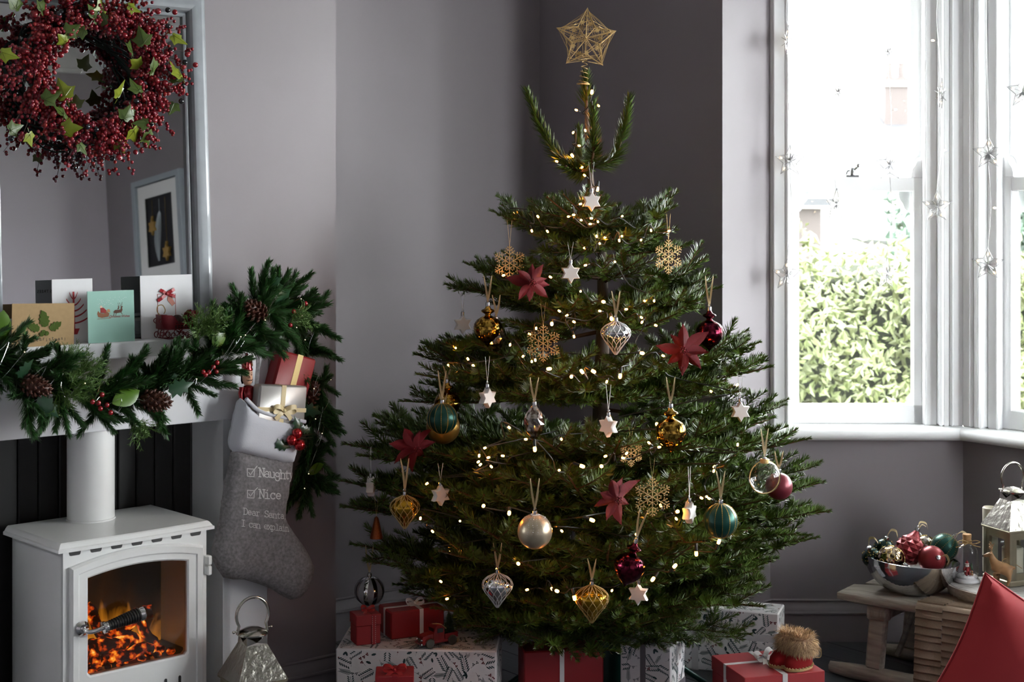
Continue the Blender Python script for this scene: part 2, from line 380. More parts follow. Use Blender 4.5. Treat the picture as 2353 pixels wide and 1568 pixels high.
# ------------------------------------------------------------------ fire surround, stove, mirror   (local x = U, local y = into the wall)
def wthing(name, label, cat, u, m, z=0, group=None, extra=0, tilt=0):
    return thing(name, label, cat, M=T(wl(u, m, z))@RZ(AW+extra)@RX(tilt), group=group)
SUR = mat('surround_white_paint', 'dfe1e4', .38, var=.01, vscale=4)
sur = wthing('fire_surround', 'white painted timber fire surround with a shelf, framing the black recess', 'fireplace', 1.757, -4.196)
MB().box((0, -.035, 1.155), (1.05, .34, .044), b=.003).build('shelf', SUR, sur, smooth=35)           # m -3.99 .. back inside breast
for o_ in list(sur.children): o_.location = (0, -.001-.0, 0)
sur.children[0].data = MB().box((0, -.104, 1.155), (1.046, .204, .044), b=.003).mesh('shelf', SUR, 35)
MB().box((0, -.064, 1.03), (1.046, .124, .204), b=.002).build('lintel', SUR, sur, smooth=35)
for s_ in (-1, 1):
    j = MB(); j.box((s_*.448, -.064, .464), (.146, .124, .928), b=.002); j.box((s_*.386, -.029, .464), (.022, .194, .928)); j.box((s_*.398, .03, .464), (.004, .08, .928))
    j.build('jamb', SUR, sur, smooth=35)
MB().box((0, -.02, .938), (.80, .18, .02)).build('lining', SUR, sur)
BLK = mat('matt_black_board', '0d0d0e', .55, bump=.1, bscale=30)
for k in range(13):
    MB().box((-.36+.0585*k, .071, .475), (.0565, .014, .95), b=.004).build('panel_board', BLK, sur)
MB().box((0, .09, .475), (.9, .02, .97)).build('back_board', BLK, sur)
MB().box((0, -.16, .02), (1.25, .46, .04), b=.004).build('hearth', mat('black_slate', '1a1b1d', .5, bump=.2, bscale=25), sur, smooth=35)

# --- stove
ENA = mat('cream_white_enamel', 'e9ebea', .3, var=.01, coat=.15)
CHR = mat('chrome', 'd8d8d8', .07, 1)
BKM = mat('black_iron', '111111', .4)
st = wthing('stove', 'white enamel electric stove with an arched glass door and glowing log fire', 'stove', 1.7812, -4.0559, .04, extra=rad(4.6))
ZL = .636                                        # underside of the lid above the hearth; room z minus .04
bd = MB(); bw, y0, y1 = .213, -.148, .145
bd.box((-bw+.006, 0, .335), (.012, y1-y0, .54)); bd.box((bw-.006, 0, .335), (.012, y1-y0, .54)); bd.box((0, y1-.006, .345), (2*bw, .012, .54)); bd.box((0, 0, .075), (2*bw, y1-y0, .03)); bd.box((0, 0, .604), (2*bw, y1-y0, .012))
GX0, GX1, GZ0, GZ1, GZA = -.148, .147, .282, .537, .552        # glass opening
def arch(x0, x1, z0, z1, za, n=14, r=.008):
    ol = [(x0+r, z0), (x1-r, z0), (x1, z0+r)]; xc = (x0+x1)/2; h = (x1-x0)/2
    ol += [(x, z1+(za-z1)*(1-((x-xc)/h)**2)) for x in [x1-(x1-x0)*i/n for i in range(n+1)]]
    return ol+[(x0, z0+r)]
XZ = Matrix(((1, 0, 0, 0), (0, 0, -1, 0), (0, 1, 0, 0), (0, 0, 0, 1)))      # prism in x,z ; height goes toward the room (-y)
def ringprism(mb, o, i, h0, h1, M):              # frame between two outlines of equal length
    n = len(o); vs = [(x, y, h) for ol in (o, i) for h in (h0, h1) for x, y in ol]; fs = []
    for j in range(n):
        k = (j+1) % n; fs += [(n+j, n+k, 3*n+k, 3*n+j), (j, k, n+k, n+j), (2*n+k, 2*n+j, 3*n+j, 3*n+k), (k, j, 2*n+j, 2*n+k)]
    mb.add(vs, fs, M)
ringprism(bd, arch(-.213, .213, .06, .612, .612), arch(GX0, GX1, GZ0, GZ1, GZA), .136, .148, XZ)
bd.build('body', ENA, st, smooth=40)
for sx in (-1, 1):
    for sy in (-1, 1): MB().box((sx*.175, sy*.11, .03), (.04, .04, .06), b=.005).build('leg', ENA, st, smooth=35)
lid = MB(); fr_ = [(-.2317+.4634*i/16, -.160-.007*(1-(2*i/16-1)**2)) for i in range(17)]
def lido(d): return [(x*(1+d/.2317), y-d) for x, y in fr_]+[(.2317+d, .163), (-.2317-d, .163)]
for d0, z0, d1, z1 in ((-.012, .610, 0, .613), (0, .613, 0, .621), (0, .621, -.004, .6235), (-.004, .6235, -.006, .627), (-.006, .627, -.01, .633), (-.01, .633, -.014, .636)):
    a, b = lido(d0), lido(d1); n = len(a); lid.add([(x, y, z0) for x, y in a]+[(x, y, z1) for x, y in b], [(i, (i+1) % n, (i+1) % n+n, i+n) for i in range(n)])
lid.add([(x, y, .636) for x, y in lido(-.014)], [tuple(range(19))]); lid.add([(x, y, .610) for x, y in lido(-.012)], [tuple(range(19))[::-1]])
lid.build('lid', ENA, st, smooth=40)
fl_ = MB(); fx, fy = -.0075, .105
fl_.lathe([(.0645, .636), (.0645, .886)], 40, T(fx, fy-.01, 0)); fl_.lathe([(.067, .636), (.067, .640), (.0645, .641)], 40, T(fx, fy-.01, 0)); fl_.build('flue', ENA, st, smooth=40)
VENT = mat('vent_shadow_grey', '3a3b3c', .6)
for k in range(7):
    x = -.18+.0598*k
    MB().prism([(-.017, .005), (.017, .005), (.015, -.003), (.012, -.005), (-.012, -.005), (-.015, -.003)], 0, .0008, T(x, -.148, .605)@XZ).build('vent_slot', VENT, st)
dr = MB(); A0 = arch(-.197, .197, .07, .571, .596, 14, .012); A1 = arch(-.192, .192, .075, .566, .591, 14, .012)
A2 = arch(-.177, .176, .091, .553, .575, 14, .01); A3 = arch(-.174, .173, .094, .550, .571, 14, .01)
B0 = arch(GX0-.004, GX1+.004, GZ0-.004, GZ1+.004, GZA+.004); B1 = arch(GX0, GX1, GZ0, GZ1, GZA)
def loft(mb, rings, M):
    n = len(rings[0][0])
    for (o, h), (i, g) in zip(rings, rings[1:]): mb.add([(x, y, h) for x, y in o]+[(x, y, g) for x, y in i], [(j, (j+1) % n, (j+1) % n+n, j+n) for j in range(n)], M)
loft(dr, [(A0, .148), (A0, .158), (A1, .164), (A2, .164), (A3, .160), (B0, .160), (B1, .156), (B1, .145), (A0, .148)], XZ)
door = dr.build('door', ENA, st, smooth=30)
for x in (.079, .122):
    MB().prism([(.004*cos(a), .026+.004*sin(a)) for a in [pi*i/6 for i in range(7)]]+[(.004*cos(a), -.026+.004*sin(a)) for a in [pi+pi*i/6 for i in range(7)]], 0, .0008, T(x, -.1602, .20)@XZ).build('air_slot', VENT, door)
gl = MB(); gl.prism(arch(GX0-.003, GX1+.003, GZ0-.003, GZ1+.003, GZA+.003), .146, .150, XZ); gl.build('glass', glass_mat('smoked_glass', (.62, .58, .52), .03, .3), door)
for z in (.515, .13):
    hg = MB()
    for q in (-.014, .014): hg.box((.2135, -.157, z+q), (.014, .02, .026), b=.003)
    hg.build('hinge', ENA, st, smooth=35)
hd = MB(); hm = T(-.168, -.164, .412)
hd.lathe([(0, .012), (.012, .011), (.019, .004), (.019, 0)], 24, hm@RX(pi/2)); hd.tube(spline([(0, 0, 0), (0, -.02, -.002), (.004, -.032, -.004), (.02, -.036, -.003), (.05, -.036, .002)], 5), .006, 10, M=hm)
hx = hm@T(.05, -.036, .002)@RY(pi/2-.16)
hd.lathe([(.010, -.012), (.016, -.011), (.0165, -.004), (.013, 0), (.0135, .003)], 20, hx); ec = MB().lathe([(.0, .094), (.018, .094), (.0195, .096), (.0195, .107), (.017, .109), (.0, .109)], 20, hx)
hnd = hd.build('handle', CHR, door, smooth=40); ec.build('end_cap', CHR, door, smooth=40)
cg = MB()
for k in range(13):
    z = .005+.0072*k; r = .0135+.0062*k/12; cg.lathe([(r-.004, z-.002), (r-.001, z-.0022), (r, z), (r-.001, z+.0022), (r-.004, z+.002)], 18, hx)
cg.lathe([(.012, 0), (.015, .098)], 14, hx); hnd2 = cg.build('grip', mat('black_rubber', '161616', .35), door, smooth=40)
# fire bed: real logs and coals lit from inside, a flame screen behind them
def fire_mat(name, kind):
    m = bpy.data.materials.new(name); m.use_nodes = True; nt = m.node_tree; b = nt.nodes['Principled BSDF']; b.inputs['Base Color'].default_value = (.02, .012, .008, 1); b.inputs['Roughness'].default_value = .9
    tc = nt.nodes.new('ShaderNodeTexCoord'); n = nt.nodes.new('ShaderNodeTexNoise'); n.inputs['Detail'].default_value = 6; nt.links.new(tc.outputs['Object'], n.inputs[0])
    cr = nt.nodes.new('ShaderNodeValToRGB'); e = cr.color_ramp.elements; nt.links.new(cr.outputs[0], b.inputs['Emission Color'])
    if kind == 'ember':
        n.inputs['Scale'].default_value = 42; nt.links.new(n.outputs[0], cr.inputs[0]); b.inputs['Emission Strength'].default_value = .7
        for pos, c in ((.0, (0, 0, 0)), (.50, (.012, .003, .001)), (.58, (.5, .05, .004)), (.66, (1, .35, .03)), (.74, (1, .75, .25))): (e[0] if pos == 0 else e.new(pos)).position = pos; [x for x in e if abs(x.position-pos) < 1e-4][0].color = (*c, 1)
        e[len(e)-1].color = (1, .75, .25, 1)
    else:
        mp = nt.nodes.new('ShaderNodeMapping'); mp.inputs['Scale'].default_value = (11, 1, 4.0); nt.links.new(tc.outputs['Object'], mp.inputs[0]); nt.links.new(mp.outputs[0], n.inputs[0]); n.inputs['Scale'].default_value = 1.6; n.inputs['Distortion'].default_value = .8
        sx = nt.nodes.new('ShaderNodeSeparateXYZ'); nt.links.new(tc.outputs['Object'], sx.inputs[0])
        h = nt.nodes.new('ShaderNodeMapRange'); nt.links.new(sx.outputs['Z'], h.inputs[0]); h.inputs[1].default_value = 0; h.inputs[2].default_value = .2; h.inputs[3].default_value = .42; h.inputs[4].default_value = -.28
        xx = nt.nodes.new('ShaderNodeMath'); xx.operation = 'ABSOLUTE'; nt.links.new(sx.outputs['X'], xx.inputs[0])
        h2 = nt.nodes.new('ShaderNodeMapRange'); nt.links.new(xx.outputs[0], h2.inputs[0]); h2.inputs[1].default_value = .03; h2.inputs[2].default_value = .15; h2.inputs[3].default_value = 0; h2.inputs[4].default_value = -.4
        a = nt.nodes.new('ShaderNodeMath'); nt.links.new(n.outputs[0], a.inputs[0]); nt.links.new(h.outputs[0], a.inputs[1]); a2 = nt.nodes.new('ShaderNodeMath'); nt.links.new(a.outputs[0], a2.inputs[0]); nt.links.new(h2.outputs[0], a2.inputs[1])
        nt.links.new(a2.outputs[0], cr.inputs[0]); b.inputs['Emission Strength'].default_value = .32
        e[0].color = (.006, .004, .002, 1); e[1].position = .95; e[1].color = (1, .78, .2, 1); k = e.new(.45); k.color = (.05, .02, .004, 1); k = e.new(.72); k.color = (1, .38, .03, 1)
    MATS[name] = m; return m
EMB = fire_mat('glowing_embers', 'ember'); FLM = fire_mat('flame_screen', 'flame')
fs = MB().box((0, 0, .12), (.38, .006, .27)).build('flame_screen', FLM, st); fs.location = (.0, .06, .27)
rr = random.Random(5)
def log(c, d, L, r):
    d = Vector(d).normalized(); mb = MB(); n = 9; pts_ = [Vector(c)+d*L*(i/6-.5)+Vector((0, 0, .006*sin(i*1.7))) for i in range(7)]
    mb.tube(pts_, [r*(.82+.3*rr.random()) for _ in range(7)], n); o = mb.build('log', EMB, st, smooth=60); o.location = (0, -.01, -.024); return o
log((-.015, -.055, .345), (1, .35, -.12), .17, .022); log((.03, -.02, .385), (1, -.5, .55), .16, .02); log((-.055, -.02, .40), (-.5, .2, 1), .12, .017)
log((.075, -.045, .365), (-.55, .2, 1), .13, .015); log((-.09, -.07, .335), (.3, .8, .4), .1, .016); log((.0, -.09, .325), (1, .1, .0), .15, .015)
co = MB()
for _ in range(70): co.sphere((rr.uniform(-.12, .12), rr.uniform(-.12, .0), .30+.02*rr.random()), rr.uniform(.008, .016), 6, 5, (1, .8, .7))
co.build('coals', EMB, st, kind='stuff').location = (0, -.01, -.024); MB().box((0, -.03, .26), (.39, .22, .02)).build('fire_tray', BKM, st)

# --- leaning mirror on the shelf
LEAN = rad(3.5)
MIRG = mat('mirror_silver', 'e6e8ea', .012, 1)
FRM = mat('grey_painted_frame', '8f9499', .28, var=.06, vscale=30, coat=.3)
mir = wthing('wall_mirror', 'tall grey framed mirror leaning against the chimney breast on the shelf', 'mirror', 1.772, -4.098, 1.178, tilt=-LEAN)
# local: x along wall, z up the mirror, -y toward the room
mw, mh, fw = .272, .985, .068
MB().box((0, .014, mh/2), (2*(mw+fw)-.02, .008, mh-.02)).build('backing', BKM, mir)
MB().box((0, .007, mh/2), (2*mw+.02, .004, mh-2*fw+.02)).build('mirror_glass', MIRG, mir)
prof = [(0, .008), (0, -.004), (.004, -.006), (.008, -.006), (.012, -.002), (.016, -.016), (.022, -.022), (.034, -.026), (.05, -.026), (.058, -.022), (.062, -.016), (.064, -.016), (.064, -.012), (.068, -.010), (.068, .018), (.0, .018)]
fm = MB(); n = len(prof); cs = [(-1, 0), (1, 0), (1, 1), (-1, 1)]
vs = [(sx*(mw+d), y, (fw-d) if not sz else (mh-fw+d)) for sx, sz in cs for d, y in prof]
fm.add(vs, [(c*n+j, ((c+1) % 4)*n+j, ((c+1) % 4)*n+(j+1) % n, c*n+(j+1) % n) for c in range(4) for j in range(n)]); fm.build('frame', FRM, mir, smooth=25)
# picture on the bay wall, seen in the mirror
pb = wl(3.917, -.075)
pic = thing('picture_frame', 'grey box frame picture with a silver feather and gold stars, seen in the mirror', 'picture', M=frame((pb.x, pb.y, 1.90), Mv, (0, 0, 1)))
PW, PH = .31, .31
pf = MB(); o4 = [(-PW, -PH), (PW, -PH), (PW, PH), (-PW, PH)]; i4 = [(x*.86, y*.9) for x, y in o4]; i5 = [(x*.86, y*.9) for x, y in o4]
loft(pf, [(o4, 0), (o4, .042), (i4, .042), (i5, .012)], XZ); pf.build('frame', mat('pale_grey_frame', '9aa3aa', .45), pic)
MB().box((0, -.006, 0), (2*PW-.02, .012, 2*PH-.02)).build('back_panel', mat('dark_felt', '15151b', .8), pic)
mo = [(x*.84, y*.88) for x, y in o4]; mi_ = [(x*.56, y*.64) for x, y in o4]; pmb = MB(); loft(pmb, [(mo, .026), (mi_, .026), (mi_, .022)], XZ); pmb.build('mount', mat('white_card_mount', 'e4e4e2', .8), pic)
GOLDM = mat('matt_gold', 'b8944a', .4, .8)
for x, z in ((.085, .03), (-.08, -.13)): s_ = MB(); s_.prism(star_outline(6, .05, .029), 0, .012, T(x, -.02, z)@XZ); s_.box((x, -.024, z+.053), (.018, .008, .014)); s_.tube([(x, -.022, z+.03), (x, -.022, .18)], .0008, 4); s_.build('star', GOLDM, pic)
fe = MB()
for i in range(26):
    t = i/25; x = .0+.04*sin(t*2.2); z = .11-.26*t; fe.tube([(x, -.02, z), (x-.042*sin(pi*(.15+.8*t)), -.022, z-.02)], .0026, 4); fe.tube([(x, -.02, z), (x+.042*sin(pi*(.15+.8*t)), -.022, z-.02)], .0026, 4)
fe.tube([(.04*sin(i/12*2.2), -.02, .11-.26*i/12) for i in range(13)], .0018, 5); fe.tube([(0, -.02, .11), (0, -.02, .18)], .0012, 4)
fe.build('feather', mat('silver_feather', 'b9c2c6', .5, .3), pic)
# ------------------------------------------------------------------ lettering: a small typewriter alphabet drawn as strokes
def _arc(cx, cy, rx, ry, a0, a1, n=10): return [(cx+rx*cos(rad(a0+(a1-a0)*i/n)), cy+ry*sin(rad(a0+(a1-a0)*i/n))) for i in range(n+1)]
def _s(x, y, w=.09): return [(x-w, y), (x+w, y)]
GL = {
 'N': [[(.12,0),(.12,.72),(.46,0),(.46,.72)], _s(.12,0), _s(.09,.72,.07), _s(.46,.72)],
 'D': [[(.12,0),(.12,.72)], [(.04,.72),(.28,.72)]+_arc(.28,.36,.22,.36,90,-90)+[(.04,0)]],
 'S': [_arc(.28,.53,.17,.19,20,180,8)+_arc(.28,.19,.19,.19,150,-160,12)[1:] if 0 else _arc(.28,.54,.17,.18,30,250,10)+_arc(.29,.18,.19,.18,80,-160,12), [(.46,.56),(.46,.72)], [(.09,.16),(.09,0)]],
 'I': [[(.28,0),(.28,.72)], _s(.28,0,.16), _s(.28,.72,.16)],
 'a': [_arc(.27,.34,.15,.15,160,0,8)+[(.42,.06),(.52,.02)], _arc(.26,.15,.18,.14,60,400,14)],
 'u': [[(.04,.48),(.13,.48),(.13,.16)]+_arc(.27,.15,.14,.14,180,330,8), [(.34,.48),(.43,.48),(.43,.02),(.53,.02)]],
 'g': [_arc(.25,.30,.16,.17,0,360,14), [(.52,.47),(.41,.44),(.41,-.06)]+_arc(.25,-.06,.16,.14,0,-170,8)],
 'h': [[(.03,.72),(.12,.72),(.12,0)], [(.12,.32)]+_arc(.28,.33,.15,.15,170,0,8)+[(.43,0)], _s(.12,0), _s(.43,0)],
 't': [[(.2,.66),(.2,.12)]+_arc(.31,.12,.11,.11,180,330,6), [(.06,.48),(.42,.48)]],
 'y': [[(.1,.48),(.28,.05)], [(.46,.48),(.22,-.14),(.12,-.2)], _s(.1,.48,.08), _s(.46,.48,.08)],
 'i': [[(.14,.48),(.28,.48),(.28,.0)], _s(.28,0,.18), [(.27,.66),(.29,.70)]],
 'c': [_arc(.28,.24,.19,.24,45,320,14), [(.43,.48),(.43,.34)]],
 'e': [[(.1,.25),(.46,.25)]+_arc(.28,.25,.18,.23,0,320,16)],
 'r': [[(.06,.48),(.18,.48),(.18,0)], [(.18,.3)]+_arc(.33,.31,.15,.16,170,50,6), _s(.18,0,.13)],
 'n': [[(.03,.48),(.12,.48),(.12,0)], [(.12,.32)]+_arc(.28,.33,.15,.15,170,0,8)+[(.43,0)], _s(.12,0), _s(.43,0)],
 'x': [[(.1,0),(.45,.48)], [(.1,.48),(.45,0)], _s(.1,0,.08), _s(.45,0,.08), _s(.1,.48,.08), _s(.45,.48,.08)],
 'p': [[(.02,.48),(.11,.48),(.11,-.2)], _arc(.28,.24,.17,.24,150,-150,14), _s(.11,-.2)],
 'l': [[(.14,.72),(.28,.72),(.28,0)], _s(.28,0,.18)],
 's': [_arc(.27,.36,.14,.12,30,250,8)+_arc(.28,.12,.16,.12,80,-160,10)],
 'm': [[(.0,.48),(.06,.48),(.06,0)], _arc(.17,.35,.11,.13,180,0,6)+[(.28,0)], _arc(.39,.35,.11,.13,180,0,6)+[(.5,0)], _s(.06,0,.06), _s(.28,0,.06), _s(.5,0,.06)],
 ',': [[(.28,.06),(.28,-.02),(.22,-.12)]], '!': [[(.28,.72),(.28,.22)], [(.28,.06),(.28,.0)]], ' ': []}
def type_strokes(txt, x, y, cap, adv, slope=0):   # -> polylines, y axis DOWN like the picture rows when used with on_m
    out = []; k = cap/.72
    for i, c in enumerate(txt):
        for pl in GL[c]: out.append([(x+adv*i+px*k, y+slope*(adv*i+px*k)-py*k) for px, py in pl])
    return out
def stroke(mb, pl, w, fn):                        # flat pen stroke of half-width w (plane units) ; fn maps (a,b) -> 3-D
    pl = [Vector(p) for p in pl]
    for i, p in enumerate(pl):
        a, b = pl[max(i-1, 0)], pl[min(i+1, len(pl)-1)]; t = (b-a).normalized() if (b-a).length > 1e-9 else Vector((1, 0)); q = Vector((-t.y, t.x))*w
        if i == 0: p = p-t*w*.8
        if i == len(pl)-1: p = p+t*w*.8
        mb.v += [tuple(fn(p-q)), tuple(fn(p+q))]
        if i: k = len(mb.v); mb.f.append((k-4, k-3, k-1, k-2))

# ------------------------------------------------------------------ needles: sprig generator used by tree and garland
def needles(mb, p, t, up, n_per_m, L, wd, ln, rng, mode='fir', tip=.75):
    """needles along the straight-ish poly-line p ; flat pointed strips"""
    tot = 0; seg = []
    for a, b in zip(p, p[1:]): seg.append((a, b, (b-a).length)); tot += (b-a).length
    n = int(tot*n_per_m); acc = 0; j = 0
    for i in range(n):
        s = (i+rng.random())/n*tot
        while j < len(seg)-1 and s > acc+seg[j][2]: acc += seg[j][2]; j += 1
        if s < acc: j = 0; acc = 0
        a, b, l = seg[j]; q = a+(b-a)*min(1, (s-acc)/max(l, 1e-6)); d = (b-a)/max(l, 1e-6); w = d.cross(up); w = w.normalized() if w.length > 1e-4 else d.orthogonal().normalized(); v = w.cross(d)
        f = s/tot
        if mode == 'fir': ph = rng.gauss(.5, .75); ph = ph if rng.random() < .5 else pi-ph; al = (.95-.5*f**4)+rng.gauss(0, .13); nl = ln*(.85+.3*rng.random())*(1-.45*f**6)
        else: ph = rng.uniform(0, 2*pi); al = .85-.3*f+rng.gauss(0, .1); nl = ln*(1.0-.45*f)*(.85+.3*rng.random())
        r_ = w*cos(ph)+v*sin(ph); e = d*cos(al)+r_*sin(al); sd = e.cross(r_); sd = sd.normalized()*wd if sd.length > 1e-5 else w*wd
        m_ = q+e*nl*.55+r_*nl*.03; tp = q+e*nl+(up*.10 if mode == 'fir' else d*.05)*nl; k = len(mb.v)
        mb.v += [tuple(q-sd*.5), tuple(q+sd*.5), tuple(m_+sd), tuple(m_-sd), tuple(tp)]; mb.f += [(k, k+1, k+2, k+3), (k+3, k+2, k+4)]

# ------------------------------------------------------------------ berry wreath hung over the mirror
RNG = random.Random(21)
BER = mat('glossy_red_berry', '7d1420', .22, island=.25, coat=.3); BLKB = mat('glossy_black_berry', '14161c', .15, coat=.4)
IVY = mat('yellow_green_ivy', '737d1e', .36, island=.3, var=0); IVYD = mat('dark_green_ivy', '44561f', .4, island=.25); TWIG = mat('dark_vine_twig', '1b1714', .8); STEMR = mat('red_brown_stem', '3c1a18', .7)
WM = -4.075
wu, wz = on_m(213, 172, WM)
wr = wthing('berry_wreath', 'round red berry and ivy wreath hanging in front of the grey mirror', 'wreath', wu, WM, wz, tilt=-LEAN)
tw = MB()
for k in range(16):
    ph = RNG.uniform(0, 6.28); q = RNG.uniform(.012, .03); R0 = .168+RNG.uniform(-.015, .015); n_ = RNG.choice((3, 4, 5))
    tw.tube([((R0+q*cos(n_*a+ph))*cos(a), -.005+q*.7*sin(n_*a+ph), (R0+q*cos(n_*a+ph))*sin(a)) for a in [2*pi*i/48 for i in range(48)]], .0028, 4, True)
tw.build('vine_ring', TWIG, wr, kind='stuff'); sm = MB(); stm = MB()
ringp = lambda a, R, y: Vector((R*cos(a), y, R*sin(a)))
for k in range(300):
    a = 2*pi*k/300*5+RNG.uniform(-.1, .1); out = RNG.choice((1, 1, .75, .4, .2, -.1)); tang = RNG.choice((-1, 1))*RNG.uniform(.3, 1)
    rd = Vector((cos(a), 0, sin(a))); tg = Vector((-sin(a), 0, cos(a))); b = ringp(a, .16+RNG.uniform(-.045, .04), RNG.uniform(-.055, .0))
    d = (rd*out+tg*tang+Vector((0, RNG.uniform(-.7, .05), -.15))).normalized(); L = RNG.uniform(.04, .075) if out > 0 else .035
    e = b+d*L; c = (b+e)/2+Vector((0, -.008, .008)); sp_ = spline([b, c, e], 4); stm.tube(sp_, .0011, 4); nb = int(L*250)
    for j in range(nb):
        f = .12+.88*j/nb; q = sp_[min(int(f*8), 8)]; rr_ = .0125*(1.1-.55*f)
        o_ = Vector((RNG.gauss(0, 1), RNG.gauss(0, 1), RNG.gauss(0, 1))).normalized()*rr_; p_ = q+o_
        sm.sphere(p_, RNG.uniform(.0049, .0060), 8, 6)
for k in range(34):                               # sparse loose sprigs round the rim
    a = RNG.uniform(0, 2*pi); rd = Vector((cos(a), 0, sin(a))); tg = Vector((-sin(a), 0, cos(a)))*RNG.uniform(-.7, .7); b = ringp(a, .19, -.02); e = b+(rd+tg+Vector((0, -.2, -.3))).normalized()*RNG.uniform(.07, .1)
    pl = spline([b, (b+e)/2+Vector((0, -.01, .012)), e], 5); stm.tube(pl, .0009, 4)
    for j in range(14): q = pl[3+RNG.randrange(8)]+Vector((RNG.gauss(0, .008), RNG.gauss(0, .006), RNG.gauss(0, .008))); sm.sphere(q, .005, 8, 6)
sm.build('small_berries', BER, wr, smooth=80, kind='stuff'); stm.build('berry_stems', STEMR, wr, kind='stuff')
bm_ = MB().sphere((0, 0, 0), .0078, 14, 9).mesh('large_berry', BER, 80); bk_ = MB().sphere((0, 0, 0), .0078, 14, 9).mesh('black_berry', BLKB, 80)
for k in range(64):
    a = RNG.uniform(0, 2*pi); o_ = link('large_berry' if k % 4 else 'black_berry', bm_ if k % 4 else bk_, wr); o_.location = ringp(a, RNG.choice((.12, .16, .19, .215, .235)), RNG.uniform(-.085, -.045)); o_.scale = [RNG.uniform(.85, 1.15)]*3
for sx, sz, kk in [q for q in ((232, 155, 0), (215, 150, 1), (207, 130, 0), (226, 128, 1), (213, 168, 1), (448, 152, 0), (424, 146, 1), (430, 128, 0), (388, 25, 1), (404, 30, 0), (20, 322, 1), (43, 318, 0)) if math.hypot(q[0]-202, q[1]-158) > 72]:
    u_, z_ = on_m(sx, sz, WM+.05); o_ = link('black_berry' if kk else 'large_berry', bk_ if kk else bm_, wr); o_.location = (u_-wu, -.055, z_-wz); tw2 = 0
ivo = [(0,-.36),(.16,-.46),(.36,-.40),(.40,-.22),(.62,.10),(.42,.14),(.28,.22),(.2,.42),(0,.78),(-.2,.42),(-.28,.22),(-.42,.14),(-.62,.10),(-.40,-.22),(-.36,-.40),(-.16,-.46)]
def ivy_mesh(nm, m):
    v = [(0, -.06, -.05)]+[(x, .16*abs(x)-.05*y*y, y) for x, y in ivo]; n = len(ivo); mb = MB(); mb.add(v, [(0, 1+i, 1+(i+1) % n) for i in range(n)])
    mb.add([(x, y+.015, z) for x, y, z in v], [(0, 1+(i+1) % n, 1+i) for i in range(n)]); mb.tube([(0, 0, -.5), (0, .05, -.8)], .02, 4)
    for x, z in ((0, .7), (.5, .08), (-.5, .08), (.3, -.36), (-.3, -.36)): mb.tube([(0, -.068, -.3), (x*.9, .16*abs(x)*.9-.05*z*z-.012, z*.92)], [.022, .008], 3)
    return mb.mesh(nm, m, 80)
iv1, iv2 = ivy_mesh('ivy_leaf', IVY), ivy_mesh('ivy_leaf', IVYD)
spots = [(238,20,1.2,-.4),(222,35,1.4,.6),(160,75,1.1,1.0),(143,96,.9,-1),(327,92,1.25,-.2),(297,117,1.1,.2),(244,128,.8,2.4),(408,168,1.2,-.6),(405,185,.9,.3),(350,160,1.3,.9),(316,150,1.0,-1.2),(140,215,1.4,-.2),(108,230,1.15,1.1),(138,262,1.2,.3),(272,215,1.2,.2),(312,205,1.1,-.4),(282,268,1.05,.5),(305,312,1.2,2.6),(337,320,1.2,2.9),(322,288,1.0,-1.6),(155,300,1.2,1.5),(270,340,.9,2.5),(395,250,1.0,-2.6),(30,300,1.0,1.2),(62,322,.9,2.8),(155,178,1.0,.2),(185,75,1.0,-2),(236,48,.9,-1.3),(310,20,.9,2),(215,205,.9,1.4),(100,20,1.1,.5),(40,10,1.2,.2),(12,130,1.1,1.9),(408,92,1.1,2.2),(180,345,.8,2.6),(298,262,.9,2.9)]
for k, (x, y, s_, r_) in enumerate([q for q in spots if math.hypot(q[0]-202, q[1]-158) > 74]):
    u_, z_ = on_m(x, y, WM+.07); o_ = link('ivy_leaf', iv1 if (k*7) % 10 < 4 else iv2, wr)
    o_.matrix_local = T(u_-wu, RNG.uniform(-.085, -.065), z_-wz)@RY(r_)@RX(RNG.uniform(-.8, .5))@RZ(RNG.uniform(-.8, .8))@S(.039*s_)
MB().tube([(0, .0, .19), (0, .045, .33)], .002, 5).build('hanging_wire', TWIG, wr)

# ------------------------------------------------------------------ greeting cards standing on the shelf
SH = 1.1775
KRAFT = mat('kraft_card', 'a98d66', .85, var=.05, vscale=90); WCARD = mat('white_card', 'dedee0', .7, var=.01); MINT = mat('mint_card', '93bdb0', .7); REDP = mat('red_print', 'a3262c', .6); INK = mat('ink_print', '33302e', .7)
def card(label, x0, x1, ytop, m, mt, open_=.45, roll=0, rake=.05):
    u0, _ = on_m(x0, 780, m); u1, _ = on_m(x1, 780, m); D0 = m/((x0+x1)/2-CX)*0+0; _, zt = on_m((x0+x1)/2, ytop, m-.01)
    w, h = u1-u0, zt-SH; t = thing('greeting_card', label, 'card', M=T(wl(u0, m, SH))@RZ(AW)@RX(-rake)@RY(roll), group='greeting cards on the mantel shelf')
    MB().box((w/2, .0008, h/2), (w, .0014, h)).build('front_panel', mt, t); bp = MB().box((w/2, 0, h/2), (w, .0014, h)).build('back_panel', mt if mt is not MINT else WCARD, t); bp.matrix_local = T(0, .002, 0)@RZ(open_)
    return t, w, h, bp
def flat(parent, name, m, outlines, th=.0012, y=-.0):
    mb = MB()
    for ol in outlines: mb.prism(ol, 0, th, T(0, y, 0)@XZ)
    return mb.build(name, m, parent)
t, w, h, bp = card('brown kraft card with a green felt holly cut-out and stamped greeting', 27, 170, 695, -4.005, KRAFT, .3, .03)
hol = [(0,-.42),(.14,-.34),(.17,-.16),(.24,-.06),(.16,.06),(.22,.24),(.13,.3),(.12,.5),(.03,.62),(-.08,.72),(-.1,.5),(-.18,.42),(-.14,.26),(-.23,.16),(-.16,.02),(-.22,-.14),(-.12,-.22),(-.12,-.36)]
